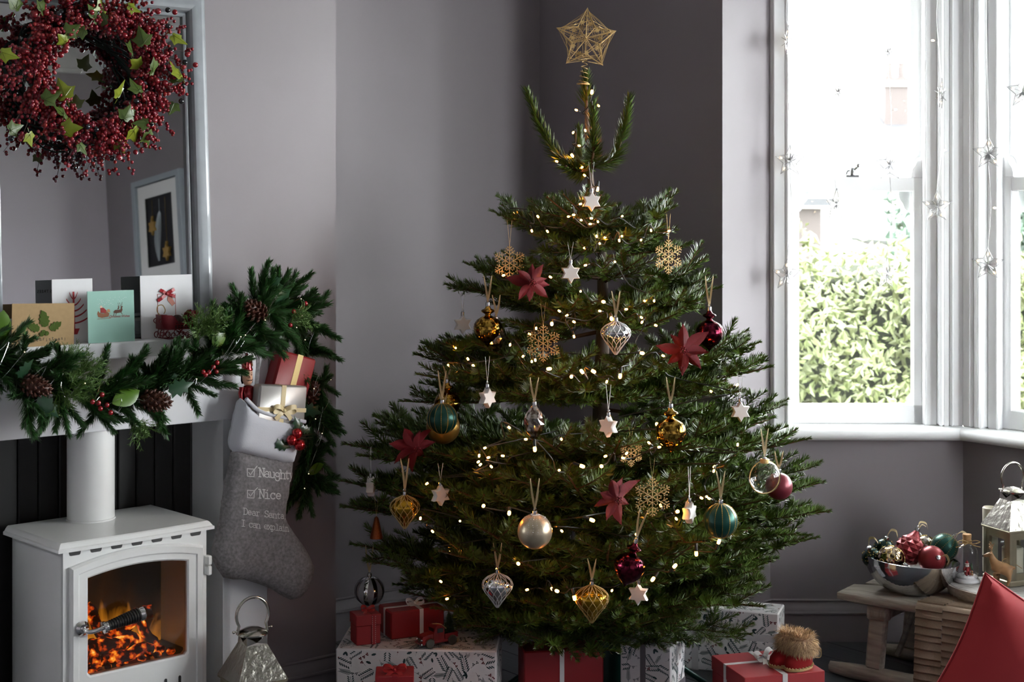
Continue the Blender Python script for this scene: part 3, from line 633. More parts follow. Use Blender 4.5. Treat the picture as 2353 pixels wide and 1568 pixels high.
hol = [(x*1.65, y) for x, y in hol]
def hl(c, s_, a, k=1): return [(c[0]+s_*(x*cos(a)-y*sin(a)*k), c[1]+s_*(x*sin(a)+y*cos(a)*k)) for x, y in hol]
FELT = mat('green_felt', '46591c', .95, bump=.4, bscale=300)
for c, s_, a in (((.51*w, .60*h), .040, .12), ((.36*w, .44*h), .032, 1.15), ((.67*w, .46*h), .032, -1.15)): flat(t, 'felt_leaf', FELT, [hl(c, s_, a)], .002)
for c in ((.5*w, .34*h), (.47*w, .29*h), (.55*w, .31*h)): flat(t, 'felt_berry', FELT, [[(c[0]+.006*cos(a), c[1]+.006*sin(a)) for a in [2*pi*i/12 for i in range(12)]]], .0028)
mb = MB(); cs_ = MB()
for i, ch_ in enumerate('merry christmas!'):
    for pl in type_strokes(ch_, .09*w+i*.0495*w, -(.135+.012*((i*7) % 3))*h, .0075, .006): stroke(mb, pl, .00055, lambda p: (p.x, -.0004, -p.y))
mb.build('stamped_words', INK, t)
t, w, h, bp = card('tall white card with a red striped tree print, behind the brown card', 122, 215, 641, -4.045, WCARD, .35)
ols = [[(.50*w, .16*h), (.545*w, .16*h), (.545*w, .80*h), (.50*w, .80*h)], [(.46*w, .22*h), (.66*w, .22*h), (.60*w, .13*h), (.50*w, .13*h)]]
for i, (z, hw) in enumerate(((.70, .1), (.60, .18), (.51, .25), (.42, .32), (.32, .40))):
    a = [(.5225*w+hw*w*x, (z+.10*x*x)*h) for x in [k/8-1 for k in range(17)]]; ols.append(a+[(x, y-.026*h) for x, y in a[::-1]])
flat(t, 'red_tree_print', REDP, ols, .0004)
tm = link('printed_words', text_mesh('CHRISTMAS TREES', .0115, INK), bp); tm.matrix_local = T(w*.45, .0012, h*.80)@Matrix(((-1, 0, 0, 0), (0, 0, 1, 0), (0, 1, 0, 0), (0, 0, 0, 1)))
t, w, h, bp = card('mint green card with a tiny sleigh and reindeer print', 203, 310, 668, -4.0, MINT, .25)
pr = {'sleigh_print': ('8e5a3c', [[(.22,.50),(.30,.48),(.44,.50),(.46,.56),(.40,.60),(.34,.56),(.25,.58),(.22,.62),(.20,.56)], [(.20,.455),(.48,.465),(.50,.475),(.20,.463)]]), 'santa_print': ('9a2a28', [[(.27,.58),(.38,.57),(.40,.62),(.33,.68),(.27,.67)]]),
      'santa_face_print': ('e0c8b0', [[(.255,.67),(.31,.675),(.31,.71),(.27,.72)]]), 'parcel_print': ('b0835a', [[(.40,.59),(.48,.58),(.47,.64),(.42,.645)]]),
      'reindeer_print': ('5a3a28', [[(.54,.58),(.60,.555),(.72,.57),(.745,.62),(.735,.66),(.755,.69),(.71,.69),(.70,.63),(.58,.62)], [(.56,.57),(.575,.57),(.55,.50),(.54,.50)], [(.60,.56),(.615,.56),(.60,.51),(.59,.51)], [(.70,.575),(.715,.575),(.745,.53),(.735,.53)], [(.63,.63),(.655,.68),(.64,.70),(.675,.70),(.67,.64)], [(.72,.69),(.727,.69),(.745,.77),(.738,.77)], [(.70,.69),(.707,.69),(.685,.76),(.678,.76)], [(.665,.70),(.67,.70),(.65,.76),(.645,.76)]])}
for k_, (c, os_) in pr.items(): flat(t, k_, mat(k_, c, .7), [[(x*w, y*h) for x, y in o_] for o_ in os_], .0003 if 'sant' not in k_ else .0005)
flat(t, 'snow_dots', WCARD, [[(x*w+.0007*cos(a), z*h+.0007*sin(a)) for a in [i*pi/3 for i in range(6)]] for x, z in [(RNG.uniform(.2, .85), RNG.uniform(.72, .88)) for _ in range(34)]], .0003)
o_ = link('printed_words', text_mesh('Christmas Wishes', .0095, REDP, .25), t); o_.matrix_local = T(w*.67, -.0006, h*.475)@RX(pi/2)@S(.85, 1, 1)
t, w, h, bp = card('white card with a red ribbon bow over an outlined parcel', 325, 444, 632, -4.04, WCARD, .3)
q = .0012; x0, x1, z0, z1 = .32*w, .67*w, .28*h, .70*h
flat(t, 'parcel_outline', REDP, [[(x0, z0), (x0+q, z0), (x0+q, z1), (x0, z1)], [(x1-q, z0), (x1, z0), (x1, z1), (x1-q, z1)], [(x0, z1-q), (x1, z1-q), (x1, z1), (x0, z1)]], .0004)
bw_ = MB()
for a, L in ((.5, .026), (2.64, .024), (-.35, .026), (-2.55, .034)): bw_.band([(0, 0, 0), (L*.6*cos(a), -.004, L*.6*sin(a)), (L*cos(a), -.001, L*sin(a))], (-.0045*sin(a), 0, .0045*cos(a)), .0006)
bw_.box((0, -.003, 0), (.009, .006, .008), b=.002); bo = bw_.build('ribbon_bow', mat('red_satin', 'a01c26', .4), t); bo.location = (.5*w, -.002, .70*h)
tg_ = flat(t, 'gift_tag', mat('pink_card', 'c98b7c', .8), [[(.52*w, .66*h), (.58*w, .66*h), (.66*w, .54*h), (.60*w, .50*h), (.51*w, .60*h)]], .001)
o_ = link('printed_words', text_mesh('AND', .006, INK), bp); o_.matrix_local = T(w*.5, .0012, h*.83)@Matrix(((-1, 0, 0, 0), (0, 0, 1, 0), (0, 1, 0, 0), (0, 0, 0, 1)))
flat(bp, 'small_print', INK, [[(.32*w, z*h), (.68*w, z*h), (.68*w, z*h+.0008), (.32*w, z*h+.0008)] for z in (.74, .725)], .0003, .0012)

# ------------------------------------------------------------------ red metal sleigh with a rattan ball
RMET = mat('red_lacquered_metal', '6e1620', .28, .5, coat=.3)
su, _ = on_m(404, 778, -4.0); sl = wthing('sleigh_ornament', 'small red metal sleigh with scroll runners in front of the white bow card', 'ornament', su, -4.0, SH)
side = [(-.018,.026),(.048,.026),(.052,.05),(.06,.072),(.054,.078),(.044,.077),(.034,.068),(.026,.052),(.010,.045),(-.004,.05),(-.012,.062),(-.02,.066)]
sid2 = [(-.05,.03),(-.018,.026),(-.02,.066),(-.052,.068)]
for y in (-.017, .017):
    mb = MB(); mb.prism(side, -.0008, .0008, T(0, y, 0)@XZ); mb.build('side_panel', RMET, sl)
    mb = MB(); mb.prism(sid2, -.0008, .0008, T(0, y, 0)@XZ); mb.build('front_side', RMET, sl)
    pu = MB()
    for i in range(8): pu.prism([(.034+.006*cos(a)*(.4 if k % 2 else 1)+.0*i, .048) for k, a in enumerate([0])]*0 or [(.032+.009*cos(i*pi/4-.28), .052+.009*sin(i*pi/4-.28)), (.032+.003*cos(i*pi/4), .052+.003*sin(i*pi/4)), (.032+.009*cos(i*pi/4+.28), .052+.009*sin(i*pi/4+.28))], 0, .0003, T(0, y-.0009, 0)@XZ)
    for i in range(6): pu.box((-.008+.009*i, y-.0011, .031), (.006, .0003, .003)); pu.box((-.008+.009*i, y-.0011, .036), (.006, .0003, .003))
    for i in range(3): pu.prism([(-.006+.009*i, .0415), (-.004+.009*i, .0435), (-.006+.009*i, .0455), (-.008+.009*i, .0435)], 0, .0003, T(0, y-.0009, 0)@XZ)
    pu.build('cut_outs', mat('dark_cutout', '1a0608', .8), sl, kind='stuff')
    sc = MB()
    def scroll(cx, cz, r, a0, turns, sg): return [(cx+sg*r*(1-.75*i/16)*cos(a0+turns*2*pi*i/16), y, cz+r*(1-.75*i/16)*sin(a0+turns*2*pi*i/16)) for i in range(17)]
    sc.tube([(-.045, y, .004), (-.03, y, .0015), (.05, y, .0015), (.06, y, .006), (.066, y, .016)], .0016, 6); sc.tube(scroll(-.048, .014, .010, -pi/2, 1.0, -1), .0014, 5); sc.tube(scroll(-.052, .052, .007, -pi/2, 1.1, -1), .0014, 5); sc.tube([(-.052, y, .045), (-.044, y, .026), (-.047, y, .006)], .0014, 5)
    for cx in (-.03, .012): sc.tube(scroll(cx, .014, .011, pi/2, 1.1, 1), .0013, 5); sc.tube(scroll(cx+.016, .012, .009, -pi/2, 1.1, -1), .0013, 5)
    sc.tube([(.0, y, .026), (.03, y, .012), (.05, y, .002)], .0013, 5); sc.build('runner', RMET, sl, smooth=60)
MB().box((0, 0, .027), (.09, .034, .0016)).build('floor_plate', RMET, sl); MB().box((-.051, 0, .048), (.0016, .034, .038)).build('front_plate', RMET, sl); MB().add([(.026, -.017, .03), (.058, -.017, .076), (.058, .017, .076), (.026, .017, .03)], [(0, 1, 2, 3)]).build('back_plate', RMET, sl)
MB().tube(spline([(-.047, 0, .066), (-.056, 0, .078), (-.054, 0, .092), (-.04, 0, .094), (-.032, 0, .08), (-.036, 0, .07)], 6), .0014, 5).build('twine_handle', mat('twine', '9a8158', .9), sl)
rb = wthing('rattan_ball', 'brown woven rattan ball sitting in the red sleigh', 'ball', su+.004, -4.0, SH+.047); mb = MB(); mb.sphere((0, 0, 0), .0165, 14, 10)
for k in range(16): E = Euler((RNG.uniform(0, 6), RNG.uniform(0, 6), RNG.uniform(0, 6))).to_matrix().to_4x4(); mb.tube([(.0178*cos(a), .0178*sin(a), .004*sin(2*a)) for a in [2*pi*i/20 for i in range(20)]], .0011, 4, True, E)
mb.build('weave', mat('brown_rattan', '3b1f14', .6), rb, kind='stuff')

# ------------------------------------------------------------------ pine garland along the shelf and down its end
GN = mat('garland_pine_needle', '2f5426', .4, island=.5); GN2 = mat('cedar_sprig_green', '51702f', .5, island=.3); WIRE = mat('garland_stem', '2c2a18', .8)
gp = [(-60,800,-3.93),(0,835,-3.92),(80,885,-3.90),(200,910,-3.89),(330,905,-3.89),(430,860,-3.9),(510,800,-3.91),(565,735,-3.97),(615,705,-4.01),(665,725,-4.06),(695,800,-4.10),(712,890,-4.12),(712,980,-4.12),(702,1070,-4.12),(690,1130,-4.13)]
gpts = []
for x, y, m in gp: u_, z_ = on_m(x, y, m); gpts.append(wl(u_, m, z_))
ga = thing('pine_garland', 'thick green pine garland with cones and berries draped along the mantel shelf', 'garland', gpts[7]); gi = ga.matrix_world.copy(); gi = Matrix.Translation(-gpts[7])
gs = [gi@p for p in spline(gpts, 12)]; MB().tube(gs, .012, 6).build('core', mat('garland_core', '10180d', .9), ga)
INW = -Mv                                        # into the wall
def sprig_mesh(L, ln, seed, dens=3000, mode='pine', m=GN, wd=.0015):
    r_ = random.Random(seed); p = [Vector((L*i/6, 0, .12*L*(i/6)**2*(.5-r_.random()))) for i in range(7)]; mb = MB(); needles(mb, p, None, Vector((0, 0, 1)), dens, L, wd, ln, r_, mode)
    mb.tube(p, .0016, 4); return mb.mesh('pine_sprig', m)
sprigs = [sprig_mesh(.125, .036, 1), sprig_mesh(.11, .034, 2), sprig_mesh(.14, .036, 3), sprig_mesh(.13, .04, 4)]
def orient(o, d, roll=0): return frame(o, d, Vector((0, 0, 1)) if abs(d.normalized().z) < .95 else Mv)@RX(roll)
RG = random.Random(33); NG = len(gs)
def fwd(i): return (gs[min(i+1, NG-1)]-gs[max(i-1, 0)]).normalized()
for k in range(185):
    i = int((k+RG.random())/185*(NG-1)); b = gs[i]; f_ = fwd(i); sgn_ = 1 if RG.random() < .8 else -1
    ax = f_.cross(Mv).normalized(); ang = RG.choice((-1, 1))*RG.uniform(.25, 1.35); tow = RG.uniform(-.05, .75)
    d = (f_*sgn_*cos(ang)+ax*sin(ang)+Mv*tow).normalized()
    if i > NG*.66 and d.dot(U) > .75: d = (d-U*.6).normalized()
    o_ = link('pine_sprig', RG.choice(sprigs), ga); s_ = RG.uniform(.8, 1.12)*(.85 if i > NG*.7 else 1); o_.matrix_local = orient(b+Mv*.012-f_*.02, d, RG.uniform(0, 6))@S(s_)
for x, y, dx, dy in ((578,625,-.1,1),(610,650,.25,.9),(540,660,-.4,.9),(655,690,.9,.5),(120,985,-.3,-.9),(190,1000,-.5,-.9),(310,985,.3,-.9),(385,960,.7,-.7),(80,960,-.1,-1),(250,800,.3,.9),(330,800,.4,.9),(380,810,.7,.7),(500,880,.8,-.4),(590,780,.9,.1),(640,760,.95,.1),(70,745,.8,.6),(20,760,.9,.4)):
    u_, z_ = on_m(x, y, -3.9 if x < 540 else -3.96); e = gi@wl(u_, -3.9 if x < 540 else -3.96, z_); d = (U*dx+Vector((0, 0, dy))).normalized(); o_ = link('pine_sprig', sprigs[2], ga); o_.matrix_local = orient(e-d*.14, d, RG.uniform(0, 6))
cm = []
for sd in (1, 2):                                 # cedar: fine forked light green sprays
    r_ = random.Random(sd); mb = MB()
    for k in range(13):
        a0 = r_.gauss(0, .5); b0 = r_.gauss(0, .4); d = Vector((1, a0, b0)).normalized(); L = r_.uniform(.05, .085); mb.tube([Vector((0, 0, 0)), d*L], .0007, 3)
        for j in range(12):
            q = d*L*(.3+.7*j/12); e = (d+Vector((r_.gauss(0, .5), r_.gauss(0, .6), r_.gauss(0, .6)))).normalized(); mb.tube([q, q+e*.016], [.0008, .0004], 3)
            for z in (0, 1): e2 = (e+Vector((r_.gauss(0, .5), r_.gauss(0, .5), r_.gauss(0, .5)))).normalized(); mb.tube([q+e*.009, q+e*.009+e2*.010], [.0007, .0004], 3)
    cm.append(mb.mesh('cedar_sprig', GN2))
for x, y, dx, dy in ((165,830,.5,.7),(170,870,.2,.9),(185,890,.9,-.3),(150,910,.3,-.9),(205,850,.9,.5),(470,750,.2,1),(485,740,.5,.9),(455,760,-.2,1),(690,735,.9,.2),(320,985,.4,-.9)):
    m = -3.84; u_, z_ = on_m(x, y, m); d = (U*dx+Vector((0, 0, dy))+Mv*.4).normalized(); o_ = link('cedar_sprig', cm[x % 2], ga); o_.matrix_local = orient(gi@wl(u_, m, z_)-d*.03, d, RG.uniform(0, 6))
# pine cones : core with scales as pieces
CONE = mat('brown_pine_cone', '4a2416', .45, var=.15, vscale=60)
scm = MB(); scm.sphere((.0075, 0, 0), .0062, 7, 5, (1.3, 1, .62)); scm.sphere((.0145, 0, .0012), .0022, 5, 4); scm = scm.mesh('cone_scale', CONE, 80)
corem = MB().lathe([(0, -.042), (.012, -.038), (.02, -.015), (.018, .012), (.01, .034), (0, .042)], 12).mesh('pine_cone', CONE, 80)
for x, y, m, tl, s_ in ((82,888,-3.84,1.9,.95),(357,922,-3.84,1.75,1.0),(585,713,-3.92,-1.1,1.05),(714,905,-4.07,.2,.95)):
    u_, z_ = on_m(x, y, m); o_ = link('pine_cone', corem, ga); o_.matrix_local = T(gi@wl(u_, m, z_))@RZ(AW)@RY(tl)@RX(.5)@S(s_)
    for k in range(52):
        f = k/51; z = -.036+.072*f; R_ = .024*sqrt(max(.05, 1-((f-.38)/.64)**2))-.004; a = k*2.39996; q = link('cone_scale', scm, o_); q.matrix_local = T(0, 0, z)@RZ(a)@T(R_-.003, 0, 0)@RY(-.35-.5*f)@S(1.05*(1.05-.45*abs(f-.35)))
HOL = mat('dark_holly_leaf', '1f4028', .3, coat=.2); MAG = mat('waxy_magnolia_leaf', '46661a', .3, coat=.2)
def leaf_mesh(nm, ol, m, cup=.25, bend=.2):
    n = len(ol); mb = MB(); ys = [y for x, y in ol]; v = []
    for x, y in ol: v.append((x, cup*abs(x)+bend*y*y, y))
    mid = [(0, bend*(min(ys)+(max(ys)-min(ys))*i/6)**2-.01, min(ys)+(max(ys)-min(ys))*i/6) for i in range(1, 6)]; v += mid
    r0 = delaunay_2d_cdt([Vector(p) for p in ol]+[Vector((0, p[2])) for p in mid], [(i, (i+1) % n) for i in range(n)], [], 1, 1e-6)
    vv = [(p.x, cup*abs(p.x)+bend*p.y*p.y, p.y) for p in r0[0]]; mb.add(vv, r0[2]); mb.add([(a, b+.012, c) for a, b, c in vv], [f[::-1] for f in r0[2]]); return mb.mesh(nm, m, 60)
hm_ = leaf_mesh('holly_leaf', [(0,-.5),(.14,-.40),(.3,-.42),(.2,-.2),(.36,-.08),(.2,.05),(.3,.24),(.13,.28),(0,.6),(-.13,.28),(-.3,.24),(-.2,.05),(-.36,-.08),(-.2,-.2),(-.3,-.42),(-.14,-.40)], HOL)
mg_ = leaf_mesh('magnolia_leaf', [(.0,-.5),(.1,-.42),(.24,-.2),(.3,.02),(.27,.22),(.16,.4),(0,.55),(-.16,.4),(-.27,.22),(-.3,.02),(-.24,-.2),(-.1,-.42)], MAG)
for nm, me_, x, y, m, a, s_ in (('holly_leaf',hm_,630,655,-3.96,-.15,.075),('holly_leaf',hm_,655,680,-3.96,.95,.085),('holly_leaf',hm_,415,890,-3.83,1.3,.07),('holly_leaf',hm_,110,935,-3.83,2.4,.07),('holly_leaf',hm_,715,945,-4.06,1.9,.07),('holly_leaf',hm_,390,860,-3.85,-.8,.05),('holly_leaf',hm_,60,850,-3.84,.7,.055),
        ('magnolia_leaf',mg_,505,778,-3.86,.3,.075),('magnolia_leaf',mg_,492,790,-3.88,-.2,.06),('magnolia_leaf',mg_,2,760,-3.9,.1,.095),('magnolia_leaf',mg_,290,912,-3.83,1.25,.085),('magnolia_leaf',mg_,726,1080,-4.06,1.2,.06)):
    u_, z_ = on_m(x, y, m); o_ = link(nm, me_, ga); o_.matrix_local = T(gi@wl(u_, m, z_))@RZ(AW)@RY(a)@RX(RG.uniform(-.3, .3))@RZ(RG.uniform(-.5, .5))@S(s_)
bb = MB().sphere((0, 0, 0), .0068, 12, 8).mesh('red_berry', mat('shiny_red_berry', '8a1018', .15, coat=.5), 80)
for cx, cy, m, ofs in ((237,932,-3.82,((0,-24),(-8,-5),(12,0),(-4,8),(18,17),(-24,-8))),(487,852,-3.84,((14,-18),(-5,4),(4,-8),(14,3),(-20,3),(-14,10))),(690,718,-3.93,((13,-20),(5,-8),(-4,4),(2,8),(-14,-2),(-20,30)))):
    for dx, dy in ofs: u_, z_ = on_m(cx+dx, cy+dy, m); o_ = link('red_berry', bb, ga); o_.location = gi@wl(u_, m-RG.uniform(0, .01), z_)
    q = [on_m(cx+dx, cy+dy, m-.012) for dx, dy in ofs]; mb = MB()
    for u_, z_ in q: mb.tube([gi@wl(u_, m-.012, z_), gi@wl(*[(on_m(cx, cy+12, m-.03)[0]), m-.035], on_m(cx, cy+12, m-.03)[1])], .0008, 4)
    mb.build('berry_stems', WIRE, ga)
# silver wire lights wound through the garland
wl_ = thing('wire_light_string', 'thin silver wire string of tiny lights wound through the mantel garland', 'lights', gpts[3]); gj = Matrix.Translation(-gpts[3]); SILW = mat('silver_wire', 'c4c6c8', .25, 1); LED = mat('warm_led', 'fff2d8', .3, emit='ffe6b8', estr=.5)
path = []; g2 = spline(gpts, 8)
for i, p in enumerate(g2[:-6]): path.append(p+Mv*RG.uniform(.03, .085)+Vector((0, 0, 1)).lerp(U, .4)*RG.uniform(-.085, .085))
pw = [gj@p for p in spline(path, 4)]; MB().tube(pw, .0006, 4).build('wire', SILW, wl_)
lm = MB().sphere((0, 0, 0), .0016, 6, 4).mesh('led', LED)
for i in range(5, len(pw), 16): link('led', lm, wl_).location = pw[i]

# ------------------------------------------------------------------ grey felt stocking and what it holds
MS = -4.0
u0, z0 = on_m(600, 1100, MS)
st_ = wthing('christmas_stocking', 'grey felt stocking with white cuff and printed words hanging from the mantel', 'stocking', u0, MS, z0)
def sp_(x, y): u_, z_ = on_m(x, y, MS); return (u_-u0, z_-z0)
FELTG = mat('grey_marl_felt', '7a787a', .95, var=.3, vscale=130, bump=.3, bscale=500); CUFF = mat('white_felt', 'c9ccd4', .95, bump=.25, bscale=300)
body = [(531,1030),(524,1075),(515,1110),(508,1160),(502,1200),(493,1235),(486,1258),(487,1285),(497,1305),(513,1328),(535,1332),(560,1332),(590,1341),(620,1352),(645,1368),(668,1379),(690,1374),(708,1355),(718,1330),(722,1304),(712,1280),(697,1255),(680,1232),(662,1205),(656,1190),(660,1150),(668,1100),(674,1050)]
bmb, bh = puff_mb(resample([sp_(*p) for p in body], .012), .034, .06, .012); bmb.build('body', FELTG, st_, smooth=60)
cuff = [(552,915),(545,930),(538,960),(528,1010),(527,1025),(533,1038),(600,1056),(640,1066),(668,1066),(675,1050),(680,1010),(692,975),(688,966),(640,955),(600,948),(575,938),(562,922)]
cmb, chf = puff_mb(resample([sp_(*p) for p in cuff], .012), .043, .035, .012); cmb.build('cuff', CUFF, st_, smooth=60)
lip = [sp_(x, y) for x, y in ((552,914),(562,924),(577,938),(602,949),(640,957),(688,967))]; MB().tube([(x, -.034, z) for x, z in spline([(a, b, 0) for a, b in lip], 5) and [(p.x, p.y) for p in spline([(a, b, 0) for a, b in lip], 5)]], .006, 8).build('cuff_edge', CUFF, st_, smooth=60)
tx = MB(); WPR = mat('white_print', 'c9c9c9', .8)
def onfelt(p): a, b = sp_(p.x, p.y); return (a, -bh(Vector((a, b)))-.0012, b)
def dens(pl): 
    out = []
    for a, b in zip(pl, pl[1:]): n_ = max(1, int((Vector(b)-Vector(a)).length/4)); out += [(a[0]+(b[0]-a[0])*i/n_, a[1]+(b[1]-a[1])*i/n_) for i in range(n_)]
    return out+[pl[-1]]
for txt, x, y, cap, adv, sl_, w_ in (('Naughty',580,1092,20,12.2,.09,1.15),('Nice',580,1141,20,12.8,.06,1.15),('Dear Santa,',545,1178,14.5,9.6,.12,.75),('I can explain',540,1205,14.5,8.6,.12,.75)):
    for pl in type_strokes(txt, x, y, cap, adv, sl_):
        if max(p[0] for p in pl) < 673: stroke(tx, dens(pl), w_, onfelt)
for cx, cy in ((563,1083), (563,1132)):
    for pl in ([(cx-8, cy-9), (cx+8, cy-8), (cx+7, cy+9), (cx-8, cy+8), (cx-8, cy-9)], [(cx-5, cy-1), (cx-1, cy+5), (cx+4, cy-3), (cx+15, cy-15)]): stroke(tx, dens(pl), .9, onfelt)
tx.build('printed_words', WPR, st_, kind='stuff')
x_, z_ = sp_(590, 800); MB().band([(x_-.004, .028, z_+.03), (x_, -.004, z_+.01), (x_+.004, .0, z_-.05), (x_+.008, .02, z_-.14)], (.006, 0, .001), .002).build('strap', FELTG, st_)
hk = MB(); hk.box((x_, -.02, z_-.012), (.05, .05, .006), b=.002); 
pk = thing('holly_pick', 'shiny red berry bauble and holly pick pinned on the stocking cuff', 'decoration', M=T(wl(*[on_m(682, 1005, MS+.05)[0], MS+.05], on_m(682, 1005, MS+.05)[1]))@RZ(AW))
RBAU = mat('red_mirror_bauble', 'a3121a', .1, .75, coat=.5)
for dx, dz, r_ in ((-.004, .012, .016), (-.022, -.006, .016), (.004, -.022, .017)): MB().sphere((dx, -.008, dz), r_, 16, 10).build('bauble', RBAU, pk, smooth=80)
for dx, dz, a, s_ in ((.005, .035, -.4, .05), (-.045, -.02, 1.9, .05), (.028, .02, -1.2, .04)): o_ = link('holly_leaf', hm_, pk); o_.matrix_local = T(dx, 0, dz)@RY(a)@S(s_)
mb = MB()
for k in range(70): a = RG.uniform(0, 6.28); L = RG.uniform(.03, .06); mb.tube([(0, 0, 0), (L*cos(a)*1.1, -.01*RG.random(), L*sin(a)*.8)], [.0006, .0003], 3)
mb.build('pine_needles', mat('brown_green_needle', '3a2f1e', .7), pk, kind='stuff')
# presents standing in the stocking
RPAP = mat('matt_red_paper', '8c1b20', .45, bump=.08, bscale=14, bdist=.01); SPAP = mat('silver_pearl_paper', 'a9a7a4', .32, .35); GRIB = mat('gold_glitter_ribbon', 'b7a16c', .45, .4, var=.12, vscale=600); CRIB = mat('cream_satin_ribbon', 'd4c394', .4); WRIB = mat('white_satin_ribbon', 'd9d6d8', .4)
ua, za = on_m(668, 860, -4.04); g = thing('red_present', 'red wrapped present with a gold ribbon poking out of the stocking', 'present', M=T(wl(ua, -4.045, za))@RZ(AW)@RY(rad(17)))
MB().box((0, 0, -.02), (.124, .055, .16), b=.006).build('box', RPAP, g, smooth=50)
mb = MB(); mb.box((.004, 0, -.02), (.019, .0565, .1615)); mb.build('ribbon', GRIB, g)
ua, za = on_m(637, 930, -3.995); g = thing('silver_present', 'silver pearl wrapped present with cream bow in front of the red one', 'present', M=T(wl(ua, -3.985, za))@RZ(AW)@RY(rad(6)))
MB().box((0, 0, 0), (.158, .042, .115), b=.005).build('box', SPAP, g, smooth=50)
mb = MB(); mb.box((0.0, 0, 0), (.015, .0435, .1165)); mb.build('ribbon', CRIB, g); MB().box((0, 0, -.012), (.1595, .0435, .012)).build('ribbon', CRIB, g)
def bow(parent, loc, s_, m, M0=None, tails=1, name='bow', kn=True):
    """a tied bow: two loops, two tails and a knot; local x across, z up, -y out"""
    b = MB()
    for sg in (-1, 1):
        lp = spline([(0, 0, 0), (sg*.45, -.30, .30), (sg*.95, -.30, .34), (sg*1.1, -.15, .05), (sg*.8, -.05, -.12), (sg*.3, -.05, -.04), (0, 0, 0)], 6); b.band(lp, (0, .02, .2), .02)
        if tails: tl_ = spline([(0, 0, 0), (sg*.4, -.1, -.35), (sg*.75, -.06, -.75)], 5); b.band(tl_, (sg*.14, 0, .12), .02)
    if kn: b.sphere((0, -.08, 0), .17, 10, 7)
    o = b.build(name, m, parent, smooth=50); o.matrix_local = (M0 or T(*loc))@S(s_); return o
bow(g, (.004, -.024, -.014), .034, CRIB)
un, zn = on_m(576, 868, -4.0); nc = thing('nutcracker_ornament', 'shiny red glass nutcracker soldier ornament peeping from the stocking', 'ornament', M=T(wl(un, -4.02, zn))@RZ(AW)@RY(-.05))
RGL = mat('red_glass', '93121a', .1, .6, coat=.5); SKIN = mat('painted_skin', 'c99a7c', .4); HAIR = mat('black_gloss', '101012', .25)
MB().lathe([(0, .018), (.016, .018), (.0172, .022), (.015, .026), (.0165, .045), (.017, .05), (.012, .056), (.006, .058), (.005, .062), (0, .062)], 20).build('hat', RGL, nc, smooth=50); MB().lathe([(.005, .061), (.0052, .068), (0, .069)], 12).build('cap', STEEL, nc)
zz = MB(); zz.tube([(.0175*sin(a), -.0175*cos(a), .036+.005*(-1)**i) for i, a in enumerate([-1+.25*i for i in range(9)])], .0007, 4); zz.build('hat_trim', GOLDM, nc)
MB().lathe([(0, -.024), (.010, -.022), (.0145, -.010), (.0155, .005), (.0155, .02), (0, .021)], 20).build('head', SKIN, nc, smooth=60)
hb = MB(); hb.lathe([(.0165, -.020), (.0195, -.010), (.0185, .008), (.017, .02)], 16, RZ(pi*.05), sweep=pi*.9); hb.build('hair', HAIR, nc, smooth=60)
fc = MB()
for sx in (-1, 1): fc.sphere((sx*.0055, -.0148, .007), .0017, 6, 4); fc.tube([(sx*.003, -.0155, .0125), (sx*.0085, -.0138, .0125)], .0008, 4); fc.tube([(sx*.001, -.016, -.008), (sx*.006, -.0145, -.0095), (sx*.010, -.012, -.0065)], [.0013, .0011, .0004], 5)
fc.build('face_paint', HAIR, nc, kind='stuff'); MB().tube([(0, -.0155, .006), (0, -.0185, -.003)], [.0015, .0022], 6).build('nose', SKIN, nc)
MB().lathe([(0, -.075), (.017, -.074), (.019, -.05), (.0185, -.03), (.010, -.024), (0, -.023)], 18).build('tunic', RGL, nc, smooth=60)
for sx in (-1, 1): a_ = MB(); a_.tube([(sx*.019, 0, -.028), (sx*.025, -.002, -.045), (sx*.025, -.005, -.064)], [.0075, .007, .0055], 10); ao = a_.build('arm', RGL, nc, smooth=60); MB().sphere((sx*.025, -.006, -.07), .006, 8, 6).build('hand', SKIN, ao, smooth=80)
rl = MB(); rl.band(spline([(-.002, 0, .068), (-.01, -.012, .06), (-.02, -.018, .05)], 4), (.001, .002, .0015), .0006); rl.band(spline([(.0, -.002, .07), (-.006, -.016, .06), (-.012, -.021, .03)], 4), (.0025, .001, .001), .0006); rl.build('red_ribbon', mat('red_satin', 'a01c26', .4), nc)

